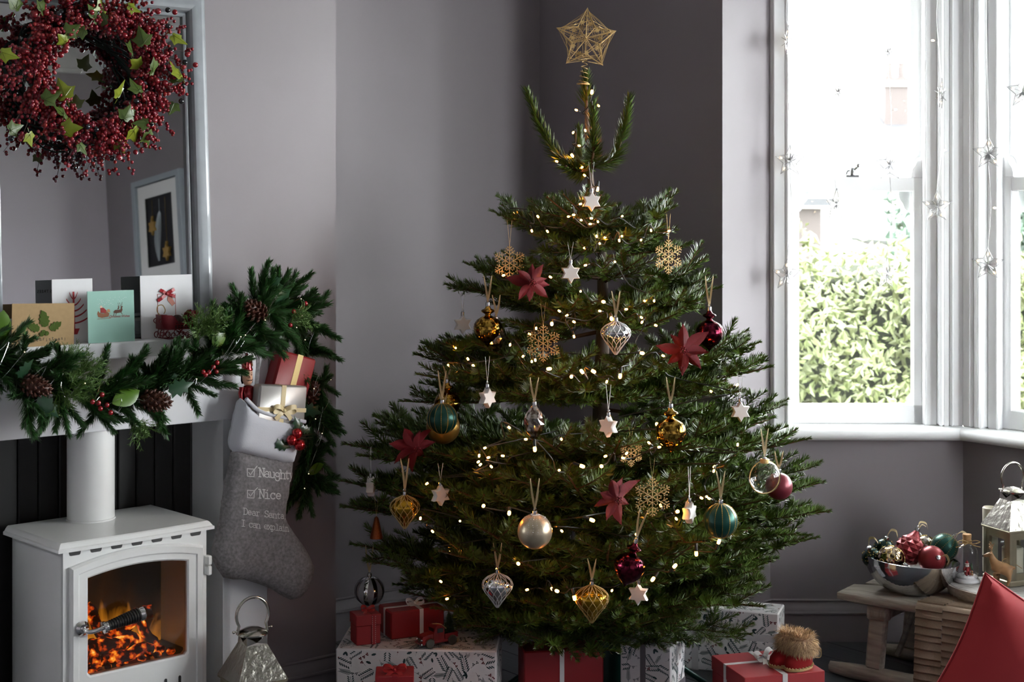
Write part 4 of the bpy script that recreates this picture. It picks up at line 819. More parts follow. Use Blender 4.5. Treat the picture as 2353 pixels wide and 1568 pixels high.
# ------------------------------------------------------------------ lanterns
NICK = mat('polished_nickel', 'b5b1a8', .16, 1); HAM = mat('hammered_nickel', 'a8a59c', .2, 1, bump=.5, bscale=55, bdist=.004); LGL = glass_mat('lantern_glass', (.96, .97, .96), .05, .3); AGED = mat('aged_nickel_edge', '98907c', .35, .85, var=.1)
def lantern(label, loc, rz, w, hb, k):            # w body width, hb body height, k scale of the top
    t = thing('candle_lantern', label, 'lantern', loc, rz); a = w/2
    MB().box((0, 0, .009), (w*1.06, w*1.06, .018), b=.003).build('base', AGED, t)
    for sx in (-1, 1):
        for sy in (-1, 1): MB().box((sx*(a-.006), sy*(a-.006), hb/2+.009), (.012, .012, hb-.018)).build('post', AGED, t)
    for q in range(4):
        R_ = RZ(q*pi/2); f_ = MB(); f_.box((0, -a+.004, .03), (w-.024, .007, .022), R_); f_.box((0, -a+.004, hb-.012), (w-.024, .007, .024), R_)
        for sx in (-1, 1): f_.box((sx*(a-.02), -a+.004, hb/2), (.014, .007, hb-.02), R_)
        fo = f_.build('door_frame' if q == 1 else 'side_frame', AGED, t); MB().box((0, -a+.005, hb/2), (w-.05, .0025, hb-.06), R_).build('pane', LGL, fo)
    MB().box((0, 0, hb+.003), (w*1.10, w*1.10, .008), b=.002).build('eave', AGED, t)
    r0, r1, h1 = w*.55, .030*k, .092*k; z0 = hb+.007
    for q in range(4): rf = MB(); rf.add([(-r0, -r0, z0), (r0, -r0, z0), (r1, -r1, z0+h1), (-r1, -r1, z0+h1)], [(0, 1, 2, 3)], RZ(q*pi/2)); rf.build('roof_panel', HAM, t)
    mb = MB()
    for q in range(4): mb.add([(-r1, -r1, z0+h1), (r1, -r1, z0+h1), (r1*.95, -r1*.95, z0+h1+.024*k), (0, -r1*.95, z0+h1+.006*k), (-r1*.95, -r1*.95, z0+h1+.024*k)], [(0, 1, 3), (0, 3, 4), (1, 2, 3)], RZ(q*pi/2))
    mb.build('chimney', NICK, t); z2 = z0+h1+.024*k
    MB().lathe([(.036*k, z2-.004), (.042*k, z2), (.0425*k, z2+.004), (.038*k, z2+.008), (.02*k, z2+.017*k), (0, z2+.02*k)], 28).build('cap', NICK, t, smooth=40)
    hn = MB(); hr = .047*k; hz = z2+.052*k
    hn.tube([(-.044*k, 0, z2+.004)]+[(hr*cos(a_), 0, hz+hr*1.02*sin(a_)) for a_ in [rad(212-244*i/24) for i in range(25)]]+[(.044*k, 0, z2+.004)], .0042*k, 10)
    for sx in (-1, 1): hn.tube([(sx*.040*k, 0, z2+.012), (sx*.054*k, 0, z2+.012)], .003*k, 8); hn.sphere((sx*.055*k, 0, z2+.012), .0045*k, 8, 6)
    hn.build('handle', NICK, t, smooth=50); return t
def candle(label, loc, r, h):
    t = thing('pillar_candle', label, 'candle', loc); MB().lathe([(0, 0), (r, 0), (r, h-.004), (r-.004, h), (r*.8, h-.003), (r*.72, h-.012), (0, h-.014)], 28).build('wax', mat('ivory_wax', 'cfcab8', .5, spec=.4), t, smooth=40)
    MB().tube([(0, 0, h-.015), (.001, 0, h-.004)], .0012, 5).build('wick', HAIR, t); return t
LL = onz(583, 1550, .262)
lantern('large silver hammered lantern with ring handle standing by the fire surround', (LL.x, LL.y-.02, 0), rad(33), .132, .255, 1.0)
candle('ivory pillar candle inside the large lantern by the fireplace', (LL.x, LL.y-.02, .018), .036, .13)
# ------------------------------------------------------------------ the fir tree
BARK = mat('grey_brown_bark', '5d5248', .85, var=.25, vscale=60, bump=.4, bscale=90, stretch=(1, 1, .3)); SHOOT = mat('orange_brown_shoot', '4f3418', .7, var=.15, vscale=50)
NEED = mat('fir_needle_green', '43581a', .36, island=.42); BUD = mat('brown_bud', '5a3c22', .6)
TD = 4.95
def tz(py): return EYE-(py-HY)/F*TD
def tx_(px): return (px-CX)/F*TD
tprof = [(1347,170,.0045),(1348,260,.007),(1352,350,.009),(1358,430,.011),(1372,520,.013),(1383,580,.015),(1386,700,.019),(1383,850,.024),(1381,960,.028),(1384,1060,.033),(1386,1300,.040),(1388,1540,.046)]
def trunk_at(z):
    for (x0, y0, r0), (x1, y1, r1) in zip(tprof, tprof[1:]):
        if tz(y0) >= z >= tz(y1): f = (tz(y0)-z)/(tz(y0)-tz(y1)); return Vector((tx_(x0+(x1-x0)*f), TD, z))
    return Vector((tx_(tprof[0 if z > 1 else -1][0]), TD, z))
R_TAB = [(190,.03),(400,.14),(470,.27),(560,.33),(630,.41),(760,.44),(830,.53),(950,.60),(1020,.70),(1110,.75),(1180,.76),(1300,.70),(1400,.60),(1450,.5)]
def Rpx(y):
    for (a, ra), (b, rb_) in zip(R_TAB, R_TAB[1:]):
        if a <= y <= b: return ra+(rb_-ra)*(y-a)/(b-a)
    return R_TAB[0][1] if y < 190 else .5
def surf(px, py, k=.92):                          # a point on the front of the tree behind pixel
    R = Rpx(py); dx = (px-1372)/F*TD; D = TD-sqrt(max(.004, R*R-dx*dx))*k; return P(px, py, D)
tree = thing('christmas_tree', 'tall cut fir tree in the alcove dressed with ornaments and warm lights', 'tree', (tx_(1388), TD, 0)); TI = Matrix.Translation(-Vector((tx_(1388), TD, 0)))
tk = MB(); pp = []
for (x0, y0, r0), (x1, y1, r1) in zip(tprof, tprof[1:]):
    for i in range(4): f = i/4; pp.append((TI@Vector((tx_(x0+(x1-x0)*f), TD, tz(y0+(y1-y0)*f))), r0+(r1-r0)*f))
pp.append((TI@Vector((tx_(1388), TD, .10)), .047)); tk.tube([p for p, r in pp], [r for p, r in pp], 10); tk.build('trunk', BARK, tree, smooth=60)
def branch_meshes(L, seed, dense=1.0, single=False, curl=.10):
    """one branch along +X: returns (wood mesh, needle mesh)"""
    r_ = random.Random(seed); wood, nd = MB(), MB(); up = Vector((0, 0, 1)); sh = []
    def main(s): return Vector((s, .03*L*sin(3*s/L+seed), curl*L*((s/L)**2.2-(s/L))*1.0+.0))
    n0 = 12; mp = [main(L*i/n0) for i in range(n0+1)]; r0 = .0035+.009*L
    wood.tube(mp, [r0*(1-.75*i/n0) for i in range(n0+1)], 5); sh.append((mp[2:] if not single else mp, .9))
    if not single:
        s = .20*L; side = 1
        while s < L-.035:
            for sd in (1, -1):
                if r_.random() < .07: continue
                ln = min(.60*(L-s)+.045, .30)*r_.uniform(.75, 1.1); a = r_.uniform(.75, 1.0); lift = r_.uniform(-.1, .28)
                b = main(s); d0 = (main(s+.01)-b).normalized(); d = (d0*cos(a)+Vector((0, sd*sin(a), lift))).normalized()
                lp = [b+d*ln*t+d0*.18*ln*t*t+up*.10*ln*t*t for t in (0, .25, .5, .75, 1)]; wood.tube(lp, [.0026, .0023, .002, .0017, .0014], 4); sh.append((lp, 1))
                q = .35
                while ln > .12 and q < .92:
                    for s2 in (1, -1):
                        l2 = ln*(1-q)*.75+.03; bb_ = b+d*ln*q+d0*.18*ln*q*q+up*.10*ln*q*q; a2 = r_.uniform(.7, .95); w = d.cross(up).normalized(); e = (d*cos(a2)+w*s2*sin(a2)+up*r_.uniform(-.1, .2)).normalized()
                        l2p = [bb_, bb_+e*l2*.5, bb_+e*l2+up*.06*l2]; wood.tube(l2p, [.0019, .0016, .0012], 4); sh.append((l2p, 1))
                    q += .07/ln+.08
            s += r_.uniform(.085, .12)
    for p, k in sh:
        needles(nd, p, None, up, 720*dense, 0, .0016, .031, r_, 'fir')
        e = p[-1]; t = (p[-1]-p[-2]).normalized()
        for j in range(10): a = 2*pi*j/10; o = t.orthogonal().normalized(); w = t.cross(o); dd = (t*.85+(o*cos(a)+w*sin(a))*.55).normalized(); k = len(nd.v); sd = dd.cross(t).normalized()*.0011; nd.v += [tuple(e-sd*.5), tuple(e+sd*.5), tuple(e+dd*.009+sd), tuple(e+dd*.009-sd), tuple(e+dd*.017)]; nd.f += [(k, k+1, k+2, k+3), (k+3, k+2, k+4)]
        wood.sphere(tuple(e+t*.002), .0034, 5, 4)
    return wood.mesh('branch', SHOOT, 60), nd.mesh('needles', NEED)
LIB = {}
for L in (.16, .26, .38, .52, .68): LIB[L] = [branch_meshes(L, int(L*100)+k) for k in range(4 if L > .2 else 3)]
RT = random.Random(90)
def put(base, tip, roll=0, lib=None, up=Vector((0, 0, 1))):
    d = tip-base; L = d.length; key = min(LIB, key=lambda q: abs(math.log(L/q))); w, n_ = lib or RT.choice(LIB[key]); s_ = L/(key if not lib else lib_len)
    o_ = link('branch', w, tree); o_.matrix_local = TI@frame(base, d, up if abs(d.normalized().z) < .97 else Vector((0, -1, 0)))@RX(roll)@S(s_)
    link('needles', n_, o_, kind='stuff'); return o_
# ornaments: kind, pixel x, y, radius in pixels, hang in pixels   (positions read before the filler so that branches keep clear of them)
ORN = [('star',1359,463,26),('star',1311,625,26),('star',1063,746,26),('star',1120,916,24),('star',1398,978,24),('star',1701,944,26),('star',1584,1178,24),('star',852,1118,24),('star',1013,1150,14),('star',1467,1370,20),
 ('flake',1171,608,34),('flake',1536,590,34),('flake',1248,790,40),('flake',1499,1143,42),('finial',1120,745,46),('finial',1541,985,46),('finial',1030,925,20),('lattice',1415,776,40),('lattice',1143,1362,40),('lattice',930,1172,40),('lattice',1360,1386,44),
 ('drop',1228,968,42),('ball',1016,965,42),('ball',1656,1198,42),('ball',1229,1222,46),('finial',1632,762,40),('finial',1447,1303,44),('ball',1757,1095,42),('ball',849,1358,42),('flower',1222,650,52),('flower',1571,805,56),('flower',955,1025,52),('flower',1415,1148,54)]
def blocked(base, tip, W=.11, pad=6):
    d = tip-base; ax = d.cross(Vector((0, 0, 1))); ax = ax.normalized() if ax.length > 1e-6 else Vector((1, 0, 0))
    for i in range(3, 12):
        for s_ in (-1, -.5, 0, .5, 1):
            f = i/11; q = base+d*f+ax*s_*W*(1-f)*1.2; px = CX+q.x/q.y*F; py = HY-(q.z-EYE)/q.y*F
            for k, x, y, r in ORN:
                if (px-x)**2+(py-y)**2 < (r+pad)**2 and q.y < surf(x, y).y+.04: return True
    return False
# crown: three upright shoots and the leader
jn = branch_meshes(.26, 77, 1.5, True, 0)
def jshoot(base, tip, bow, seed, L):
    global lib_len
    r_ = random.Random(seed); wood, nd = MB(), MB(); ctrl = [base, base+(tip-base)*.35+bow, base+(tip-base)*.7+bow*.7, tip]; p = spline(ctrl, 5); p = [TI@q for q in p]
    wood.tube(p, [.0055*(1-.6*i/(len(p)-1)) for i in range(len(p))], 6); needles(nd, p[1:], None, Vector((0, 0, 1)), 1700, 0, .0022, .058, r_, 'pine2'); wood.sphere(tuple(p[-1]), .005, 6, 5)
    o_ = wood.build('branch', SHOOT, tree, smooth=60); nd.build('needles', NEED, o_, kind='stuff')
c0 = trunk_at(tz(388))
for (x, y, D), (bx, by, bz) in (((1212,212,4.95), (-.02, 0, -.055)), ((1446,225,4.93), (.03, 0, -.045)), ((1362,245,4.86), (.006, -.03, -.02)), ((1330,300,5.08), (-.01, .03, -.02)), ((1300,382,4.86), (0, 0, -.01))):
    jshoot(c0, P(x, y, D), Vector((bx, by, bz)), x, .2)
jshoot(trunk_at(tz(255)), trunk_at(tz(175)), Vector((.0, 0, 0)), 5, .1)
# named silhouette branches: (base row, tip x, tip y, tip depth offset from the trunk)
SIL = [(560,1130,485,-.05),(556,1240,466,.05),(560,1182,492,-.12),(570,1553,443,-.02),(560,1500,500,-.1),(545,1425,470,.05),(540,1300,500,-.2),(548,1395,455,.12),(575,1330,560,-.28),(590,1585,560,.03),
 (715,1027,655,-.05),(700,1068,606,.04),(720,1622,592,.0),(725,1652,658,-.05),(725,1600,690,-.2),(730,1130,650,-.2),(740,1245,700,-.36),(735,1450,700,-.36),(760,1050,800,-.1),(720,1540,640,.1),(715,1180,620,-.15),(770,1560,720,-.25),(640,1190,600,-.2),(650,1480,590,-.2),
 (885,958,815,-.02),(895,922,920,-.06),(870,1000,800,.05),(890,960,860,-.2),(880,1716,762,.03),(885,1742,788,-.05),(895,1770,845,-.08),(900,1700,900,-.2),(900,1060,850,-.35),(900,1250,850,-.48),(905,1430,860,-.48),(890,1600,820,-.35),(915,1170,900,-.45),(940,1640,950,-.1),
 (1050,795,1015,-.05),(1040,885,985,.06),(1060,830,1050,-.2),(1060,1805,916,.02),(1065,1858,1008,-.06),(1050,1780,960,.1),(1070,1740,1010,-.25),(1080,1000,1040,-.45),(1085,1230,1010,-.58),(1090,1440,1010,-.58),(1080,1590,1020,-.45),(1075,1660,980,-.3),(1070,860,960,.12),
 (1170,788,1105,-.03),(1185,790,1165,-.08),(1180,1888,1108,-.02),(1190,1902,1175,-.08),(1190,1860,1235,-.15),(1180,1880,1060,.02),(1195,900,1120,-.4),(1200,1060,1130,-.58),(1205,1300,1090,-.66),(1205,1480,1110,-.66),(1195,1650,1120,-.5),(1190,1760,1150,-.3),(1200,1225,1090,-.62),(1205,990,1120,-.5),
 (1300,812,1255,-.06),(1310,850,1290,-.2),(1320,908,1345,.0),(1310,1878,1240,-.08),(1320,1750,1345,-.1),(1310,1765,1285,-.22),(1315,1000,1260,-.5),(1320,1080,1200,-.6),(1325,1200,1290,-.64),(1330,1420,1250,-.66),(1330,1560,1260,-.55),(1325,1680,1290,-.4),(1320,1740,1230,-.25),
 (1400,925,1365,-.12),(1405,1000,1400,-.3),(1410,1085,1440,-.42),(1415,1290,1445,-.5),(1415,1430,1440,-.48),(1410,1545,1450,-.36),(1400,1640,1370,-.25),(1400,1560,1390,-.42),(1410,1180,1430,-.46),(1400,1220,1380,-.5)]
nput = 0
for by, x, y, dd in SIL:
    b = trunk_at(tz(by)); t = P(x, y, TD+dd); put(b, t, RT.uniform(-.25, .25)); nput += 1
# filler whorls all the way round, kept clear of walls and ornaments
u_max = 3.86; tu = trunk_at(1).dot(U)
for by, n_, rise in ((550,3,.10),(715,4,.06),(895,4,.03),(1060,5,.03),(1120,3,.02),(1195,5,.03),(1325,6,.0),(1390,5,-.02)):
    zb = tz(by); off = RT.uniform(0, 6.28); b = trunk_at(zb)
    for k in range(n_):
        for tr in range(7):
            az = off+2*pi*k/n_+RT.uniform(-.3, .3); d = Vector((cos(az), sin(az), 0)); r_ = Rpx(by-rise*300)*RT.uniform(.62, .98)
            if abs(d.x) > .85: r_ *= .86
            if d.dot(U) > 0: r_ = min(r_, (u_max-tu)/max(d.dot(U), .05))
            tip = b+d*r_+Vector((0, 0, rise+RT.uniform(-.05, .06)))
            if not blocked(b, tip, .10 if r_ > .3 else .06): put(b, tip, RT.uniform(-.4, .4)); nput += 1; break
            off += .17
# green steel stand
GST = mat('green_steel', '0d3a34', .35, .2); sd_ = thing('tree_stand', 'dark green steel tree stand holding the trunk behind the presents', 'stand', (tx_(1388), TD, 0))
MB().lathe([(0, .005), (.078, .005), (.078, .2), (.082, .203), (.074, .203), (.074, .02), (0, .02)], 28).build('pot', GST, sd_, smooth=40)
for a in (rad(184), rad(14), rad(90)):
    lg = MB(); lg.tube(spline([(.07*cos(a), .07*sin(a), .19), (.12*cos(a), .12*sin(a), .2), (.22*cos(a), .22*sin(a), .1), (.34*cos(a), .34*sin(a), .012)], 6), .009, 8); lg.build('leg', GST, sd_, smooth=60)
for a in (rad(-60), rad(-120), rad(0), rad(180)): MB().tube([(.066*cos(a), .066*sin(a), .17), (.11*cos(a), .11*sin(a), .17)], .006, 8).build('screw', STEEL, sd_); MB().tube([(.085*cos(a)+.0*cos(t_), .085*sin(a), .0) for t_ in (0,)]*0 or [(.1*cos(a), .1*sin(a), .17), (.115*cos(a), .115*sin(a), .13), (.118*cos(a), .118*sin(a), .09), (.105*cos(a), .105*sin(a), .085), (.1*cos(a), .1*sin(a), .12)], .004, 6).build('hook', GST, sd_)
# ------------------------------------------------------------------ ornaments on the tree (origin = centre, z up, -y to the viewer)
PORC = mat('white_porcelain', 'd5d2ce', .35, coat=.2); GLIT = mat('gold_glitter', 'c4a670', .45, .45, var=.25, vscale=500, bump=.5, bscale=900)
def speck(name, a, b, rough=.1):                  # mercury glass: mirror with flaked patches
    m = mat(name, a, rough, 1); nt = m.node_tree; bs = nt.nodes['Principled BSDF']; n = nt.nodes.new('ShaderNodeTexNoise'); n.inputs['Scale'].default_value = 90; n.inputs['Detail'].default_value = 6
    tc = nt.nodes.new('ShaderNodeTexCoord'); cr = nt.nodes.new('ShaderNodeValToRGB'); nt.links.new(tc.outputs['Object'], n.inputs[0]); nt.links.new(n.outputs[0], cr.inputs[0])
    e = cr.color_ramp.elements; e[0].position = .42; e[0].color = (*lin(b), 1); e[1].position = .6; e[1].color = (*lin(a), 1); nt.links.new(cr.outputs[0], bs.inputs['Base Color']); return m
MGOLD = speck('mercury_gold', 'c9a14a', '5a3f12'); MSIL = speck('mercury_silver', 'd8cfca', '6a5a54', .12); MBUR = speck('mercury_burgundy', '6e2234', '2c0a14', .14); MCLR = speck('mercury_clear', 'cfc0ae', '4a3826', .1)
SILL_ = mat('frosted_silver_line', 'd9dadc', .4, .3); SILV = mat('mirror_silver_glass', 'd4d6d8', .05, 1); SGLT = mat('silver_glitter', 'a9abb0', .5, .5, var=.3, vscale=700, bump=.5, bscale=900); GGLS = mat('gold_tinted_glass', 'a8801f', .12, .85)
GRN = mat('satin_green_bauble', '13423a', .33, .55); CHAM = mat('satin_champagne_bauble', 'b5a892', .34, .75); CHAG = mat('satin_gold_bauble', 'a5813f', .35, .8); DOT = mat('gold_bead', 'b08d3e', .35, .8); WDOT = mat('silver_bead', 'd8d8d8', .4, .4)
RIB = mat('cream_organza_ribbon', 'a8946c', .6); CORD = mat('white_cord', 'c9c8c6', .7); REDG = mat('red_glitter_velvet', '78101f', .38, .35, var=.55, vscale=260, bump=.9, bscale=900); CLR = glass_mat('bauble_glass', (.97, .97, .96), .06, .6); CPR = mat('copper_glitter', '7d3f1c', .4, .7, var=.4, vscale=600)
def capring(t, z, r=.007):
    mb = MB(); mb.lathe([(r, z-.002), (r*1.1, z+.002), (r, z+.010), (r*.6, z+.011), (0, z+.011)], 14); mb.tube([(.004*cos(a), 0, z+.0145+.004*sin(a)) for a in [2*pi*i/10 for i in range(10)]], .0007, 4, True); mb.build('metal_cap', STEEL, t, smooth=50)
def hang(t, z, h, kind, seed=0, sp=.012):
    r_ = random.Random(seed); mb = MB()
    if kind == 'cord':
        for s_ in (-1, 1): mb.tube(spline([(0, 0, z), (s_*sp*.35, 0, z+h*.5), (s_*sp*.7, 0, z+h)], 4), .0008, 4)
        mb.build('cord', CORD, t)
    elif kind == 'thread':
        for s_ in (-1, 1): mb.tube([(0, 0, z), (s_*sp*.6, 0, z+h)], .0005, 4)
        mb.build('thread', GLIT, t)
    else:
        for s_ in (-1, 1): mb.band(spline([(0, 0, z), (s_*sp*.5+r_.uniform(-.002, .002), r_.uniform(-.003, .003), z+h*.5), (s_*sp, 0, z+h)], 5), [(.0018+.0012*sin(i*.4), .0008*cos(i*.7), 0) for i in range(11)], .0004)
        mb.build('ribbon', RIB, t)
def onion(prof, n=48, rib=0, twist=0, amp=.03): return lambda th, z, r: 1+amp*abs(cos(rib/2*(th+twist*z))) if rib else 1
def o_star(t, R=.0305):
    mb = MB(); ol = star_outline(6, R, R*.60); n = 12; q = .0075; e = [(x*.88, y*.88) for x, y in ol]
    vs = [(x, -.011, y) for x, y in e]+[(x, -q, y) for x, y in ol]+[(x, q, y) for x, y in ol]+[(x, .011, y) for x, y in e]; fs = [tuple(range(n)), tuple(range(3*n, 4*n))[::-1]]
    for a in range(3): fs += [(a*n+i, a*n+(i+1) % n, (a+1)*n+(i+1) % n, (a+1)*n+i) for i in range(n)]
    mb.add(vs, fs); mb.build('porcelain_star', PORC, t, smooth=50); capring(t, R-.002, .0055); return R+.012
def o_flake(t, R=.052):
    mb = MB()
    for k in range(6):
        a = pi/2+k*pi/3; d = Vector((cos(a), 0, sin(a))); mb.tube([(0, 0, 0), d*R], .0013, 5)
        for f, l in ((.28, .22), (.5, .36), (.7, .26), (.86, .14)):
            for s_ in (-1, 1):
                e = Vector((cos(a+s_*.95), 0, sin(a+s_*.95))); b = d*R*f; mb.tube([b, b+e*R*l], .0011, 4)
                for q in (.5, 1): mb.sphere(b+e*R*l*q, .0019, 6, 4)
                if l > .3:
                    for s2 in (-1, 1): e2 = Vector((cos(a+s_*.95+s2*.9), 0, sin(a+s_*.95+s2*.9))); mb.tube([b+e*R*l*.5, b+e*R*l*.5+e2*R*.12], .001, 4); mb.sphere(b+e*R*l*.5+e2*R*.12, .0017, 6, 4)
        for f in (.4, .6, .8, 1): mb.sphere(d*R*f, .002, 6, 4)
    mb.tube([(.014*cos(a), 0, .014*sin(a)) for a in [2*pi*i/12 for i in range(12)]], .0012, 5, True); mb.build('snowflake', GLIT, t, smooth=70); return R
def o_finial(t, m, R=.043):
    p = [(0, -.062), (.004, -.055), (.012, -.048), (.028, -.036), (.039, -.02), (.043, -.004), (.041, .010), (.033, .022), (.02, .030), (.010, .034), (.008, .038), (.011, .041), (.019, .045), (.0205, .048), (.018, .052), (.010, .055), (.007, .060), (.006, .064)]
    k = R/.043; pp_ = [(r*k, z*k) for r, z in p]; MB().lathe(pp_, 64, mod=lambda th, z, r: 1+.018*cos(20*th+z*60)).build('glass_body', m, t, smooth=50); capring(t, .064*k, .0065); return .078*k
def o_lattice(t, m, ml, R=.043):
    k = R/.043; prof = lambda z: max(0, np.interp(z, [-.058, -.05, -.03, -.012, .0, .010, .02, .03, .038, .042], [0, .006, .02, .034, .041, .043, .040, .030, .014, .006]))
    zs = [-.058+.1*i/26 for i in range(27)]; MB().lathe([(prof(z)*k, z*k) for z in zs], 36).build('glass_body', m, t, smooth=60)
    mb = MB()
    for j in range(12):
        for s_ in (-1, 1): mb.tube([((prof(z)*k+.0006)*cos(2*pi*j/12+s_*(z+.058)*16), (prof(z)*k+.0006)*sin(2*pi*j/12+s_*(z+.058)*16), z*k) for z in zs[1:]], .00095, 4)
    mb.build('lattice', ml, t, smooth=70, kind='stuff'); capring(t, .042*k, .006); return .056*k
def o_drop(t):
    mb = MB(); n = 10; lv = [(-.05, .004), (-.042, .014), (-.026, .024), (-.008, .0285), (.010, .027), (.026, .020), (.038, .011), (.044, .006)]; vs = []; fs = []
    for j, (z, r) in enumerate(lv):
        for i in range(n): a = 2*pi*(i+.5*(j % 2))/n; vs.append((r*1.04*cos(a), r*1.04*sin(a), z))
    for j in range(len(lv)-1):
        for i in range(n):
            a, b = j*n+i, j*n+(i+1) % n; c, d = (j+1)*n+(i if j % 2 == 0 else (i+1) % n), (j+1)*n+((i-1) % n if j % 2 == 0 else i)
            fs += ([(a, b, c), (a, c, d)] if j % 2 == 0 else [(a, b, d), (b, c, d)])
    fs += [tuple(range(n))[::-1], tuple(range((len(lv)-1)*n, len(lv)*n))]; mb.add(vs, fs); mb.build('faceted_glass', MSIL, t); capring(t, .044, .006); return .057
def beads(mb, R, k, r_, n=26, br=.0011):
    for j in range(k):
        for i in range(2, n): a = pi*i/n; mb.sphere((R*sin(a)*cos(2*pi*j/k+r_), R*sin(a)*sin(2*pi*j/k+r_), R*cos(a)), br, 5, 4)
def o_ball(t, m, R, deco=None):
    MB().sphere((0, 0, 0), R, 40, 24).build('ball', m, t, smooth=80)
    if deco == 'beads':
        mb = MB(); beads(mb, R, 14, .2); 
        for j in range(14): mb.tube([(R*1.003*sin(a)*cos(2*pi*j/14+.2), R*1.003*sin(a)*sin(2*pi*j/14+.2), R*1.003*cos(a)) for a in [pi*i/20 for i in range(1, 20)]], .0006, 4)
        mb.build('gold_bead_lines', DOT, t, kind='stuff')
    elif deco == 'drops':
        mb = MB(); r_ = random.Random(4)
        for j in range(22):
            a0 = 2*pi*j/22; L = r_.uniform(.45, 1.5)
            for i in range(int(L*9)): a = .25+i*.13; mb.sphere((R*sin(a)*cos(a0+.05*sin(i)), R*sin(a)*sin(a0+.05*sin(i)), R*cos(a)), .0013 if i % 3 == 0 else .0007, 5, 4)
        mb.build('beaded_drops', WDOT, t, kind='stuff')
    elif deco == 'petals':
        mb = MB()
        for j in range(9):
            a0 = 2*pi*j/9; ps = [pi*i/16 for i in range(1, 16)]; wv = [(-.010*sin(a)*sin(a0)*sin(a), .010*sin(a)*cos(a0)*sin(a), 0) for a in ps]
            mb.strip([(R*1.012*sin(a)*cos(a0), R*1.012*sin(a)*sin(a0), R*1.012*cos(a)) for a in ps], wv)
        mb.build('glitter_stripes', SGLT, t)
    elif deco == 'ring':
        mb = MB(); mb.tube([(R*1.01*cos(a), 0, R*1.01*sin(a)) for a in [2*pi*i/40 for i in range(40)]], .0016, 6, True); mb.build('gold_ring', GLIT, t); MB().lathe([(.013, R-.006), (.0135, R+.004), (.012, R+.006), (0, R+.006)], 20).build('gold_collar', GLIT, t); 
    capring(t, R-.001, .0065); return R+.014
def o_flower(t, s_=.075):
    pm_ = [(0,0),(.09,.12),(.19,.32),(.21,.5),(.16,.7),(.06,.88),(0,1),(-.06,.88),(-.16,.7),(-.21,.5),(-.19,.32),(-.09,.12)]; lf = leaf_mesh('petal', [(x, y-.5) for x, y in pm_], REDG, .55, -.3)
    r_ = random.Random(int(t.location.x*1e4) % 977)
    for ring, (k, sc, tilt) in enumerate(((8, 1, .2), (7, .66, .6))):
        for j in range(k):
            a = 2*pi*j/k+ring*.4+r_.uniform(-.2, .2); o = link('petal', lf, t); sc_ = s_*sc*r_.uniform(.72, 1.15)
            o.matrix_local = RY(a)@RX(-tilt+r_.uniform(-.25, .25))@RZ(r_.uniform(-.4, .4))@T(0, -.004-.004*ring, sc_*.5)@S(sc_)
    mb = MB()
    for j in range(16): a = j*2.4; q = .002+.0025*sqrt(j); mb.sphere((q*cos(a), -.016+q*.4, q*sin(a)), .0024, 6, 4)
    mb.build('stamens', REDG, t, smooth=80, kind='stuff'); MB().tube([(0, .0, 0), (.01, .05, -.02)], .002, 5).build('stem', mat('green_wire', '20301a', .6), t)
GRP = {'star': 'white porcelain stars on the tree', 'flake': 'gold glitter snowflakes on the tree', 'flower': 'red glitter poinsettias on the tree', 'bauble': 'baubles hung on the tree'}
def orn(kind, label, x, y, hpx, yaw=0, k=.98, dd=0, roll=0, **a):
    c = surf(x, y, k); c = P(x, y, c.y+dd); fl_ = kind == 'flower'
    nm = {'star': 'star_ornament', 'flake': 'snowflake_ornament', 'flower': 'poinsettia_flower'}.get(kind, 'bauble')
    t = thing(nm, label, {'flower': 'flower'}.get(kind, 'ornament'), M=T(c)@RY(roll)@RZ(yaw)@RX(a.pop('pitch', 0)), group=GRP.get(kind, GRP['bauble']))
    if fl_: bpy.context.view_layer.update(); o_flower(t, a.get('s', .075)); return t
    if kind == 'star': top = o_star(t, *a.values()); hk = 'cord'
    elif kind == 'flake': top = o_flake(t, *a.values()); hk = 'thread'
    else: top = {'finial': o_finial, 'lattice': o_lattice, 'drop': o_drop, 'ball': o_ball}[kind](t, **a); hk = 'ribbon'
    hang(t, top-.002, hpx*c.y/F, hk, x); return t
orn('star', 'white porcelain star high on the bare trunk below the crown', 1359, 463, 60, .15)
orn('star', 'white star in the upper tree between the snowflakes, tip behind a sprig', 1311, 628, 40, .1)
orn('star', 'white star hanging in the open at the left of the gold onion bauble', 1063, 746, 45, .25)
orn('star', 'white star turned half sideways above the silver faceted drop, left side', 1120, 914, 62, .75)
orn('star', 'white star turned half sideways near the middle of the tree', 1398, 980, 62, -.7)
orn('star', 'white star hanging in front of the pale wall by the window sill', 1701, 946, 55, .1)
orn('star', 'white star seen almost edge-on between snowflake and green striped bauble', 1584, 1178, 72, 1.05)
orn('star', 'white star seen fully edge-on at the far left tip of the tree', 852, 1118, 60, 1.5)
orn('star', 'white star mostly hidden behind a sprig beside the gold lattice bauble', 1012, 1138, 40, .6, k=.85)
orn('star', 'white star half covered by needles low on the right of the gold lattice bauble', 1467, 1366, 20, -.3, k=.96)
orn('flake', 'dull gold snowflake at the upper left behind a sprig and red poinsettia', 1171, 605, 60, .3, k=.8)
orn('flake', 'bright gold snowflake hanging alone at the upper right of the tree', 1536, 590, 60, .5)
orn('flake', 'gold snowflake in the middle of the tree left of the clear lattice onion', 1248, 790, 55, -.15)
orn('flake', 'gold snowflake low on the tree right of a red poinsettia', 1499, 1143, 50, .1)
orn('flake', 'small gold snowflake deep among the branches above the low poinsettia', 1450, 1042, 30, .4, k=.7, R=.038)
orn('finial', 'gold mercury glass onion bauble with a small neck bulb, upper left', 1121, 752, 60, m=MGOLD)
orn('finial', 'gold mercury glass onion bauble with a small neck bulb, right of centre', 1541, 990, 60, m=MGOLD, dd=-.03)
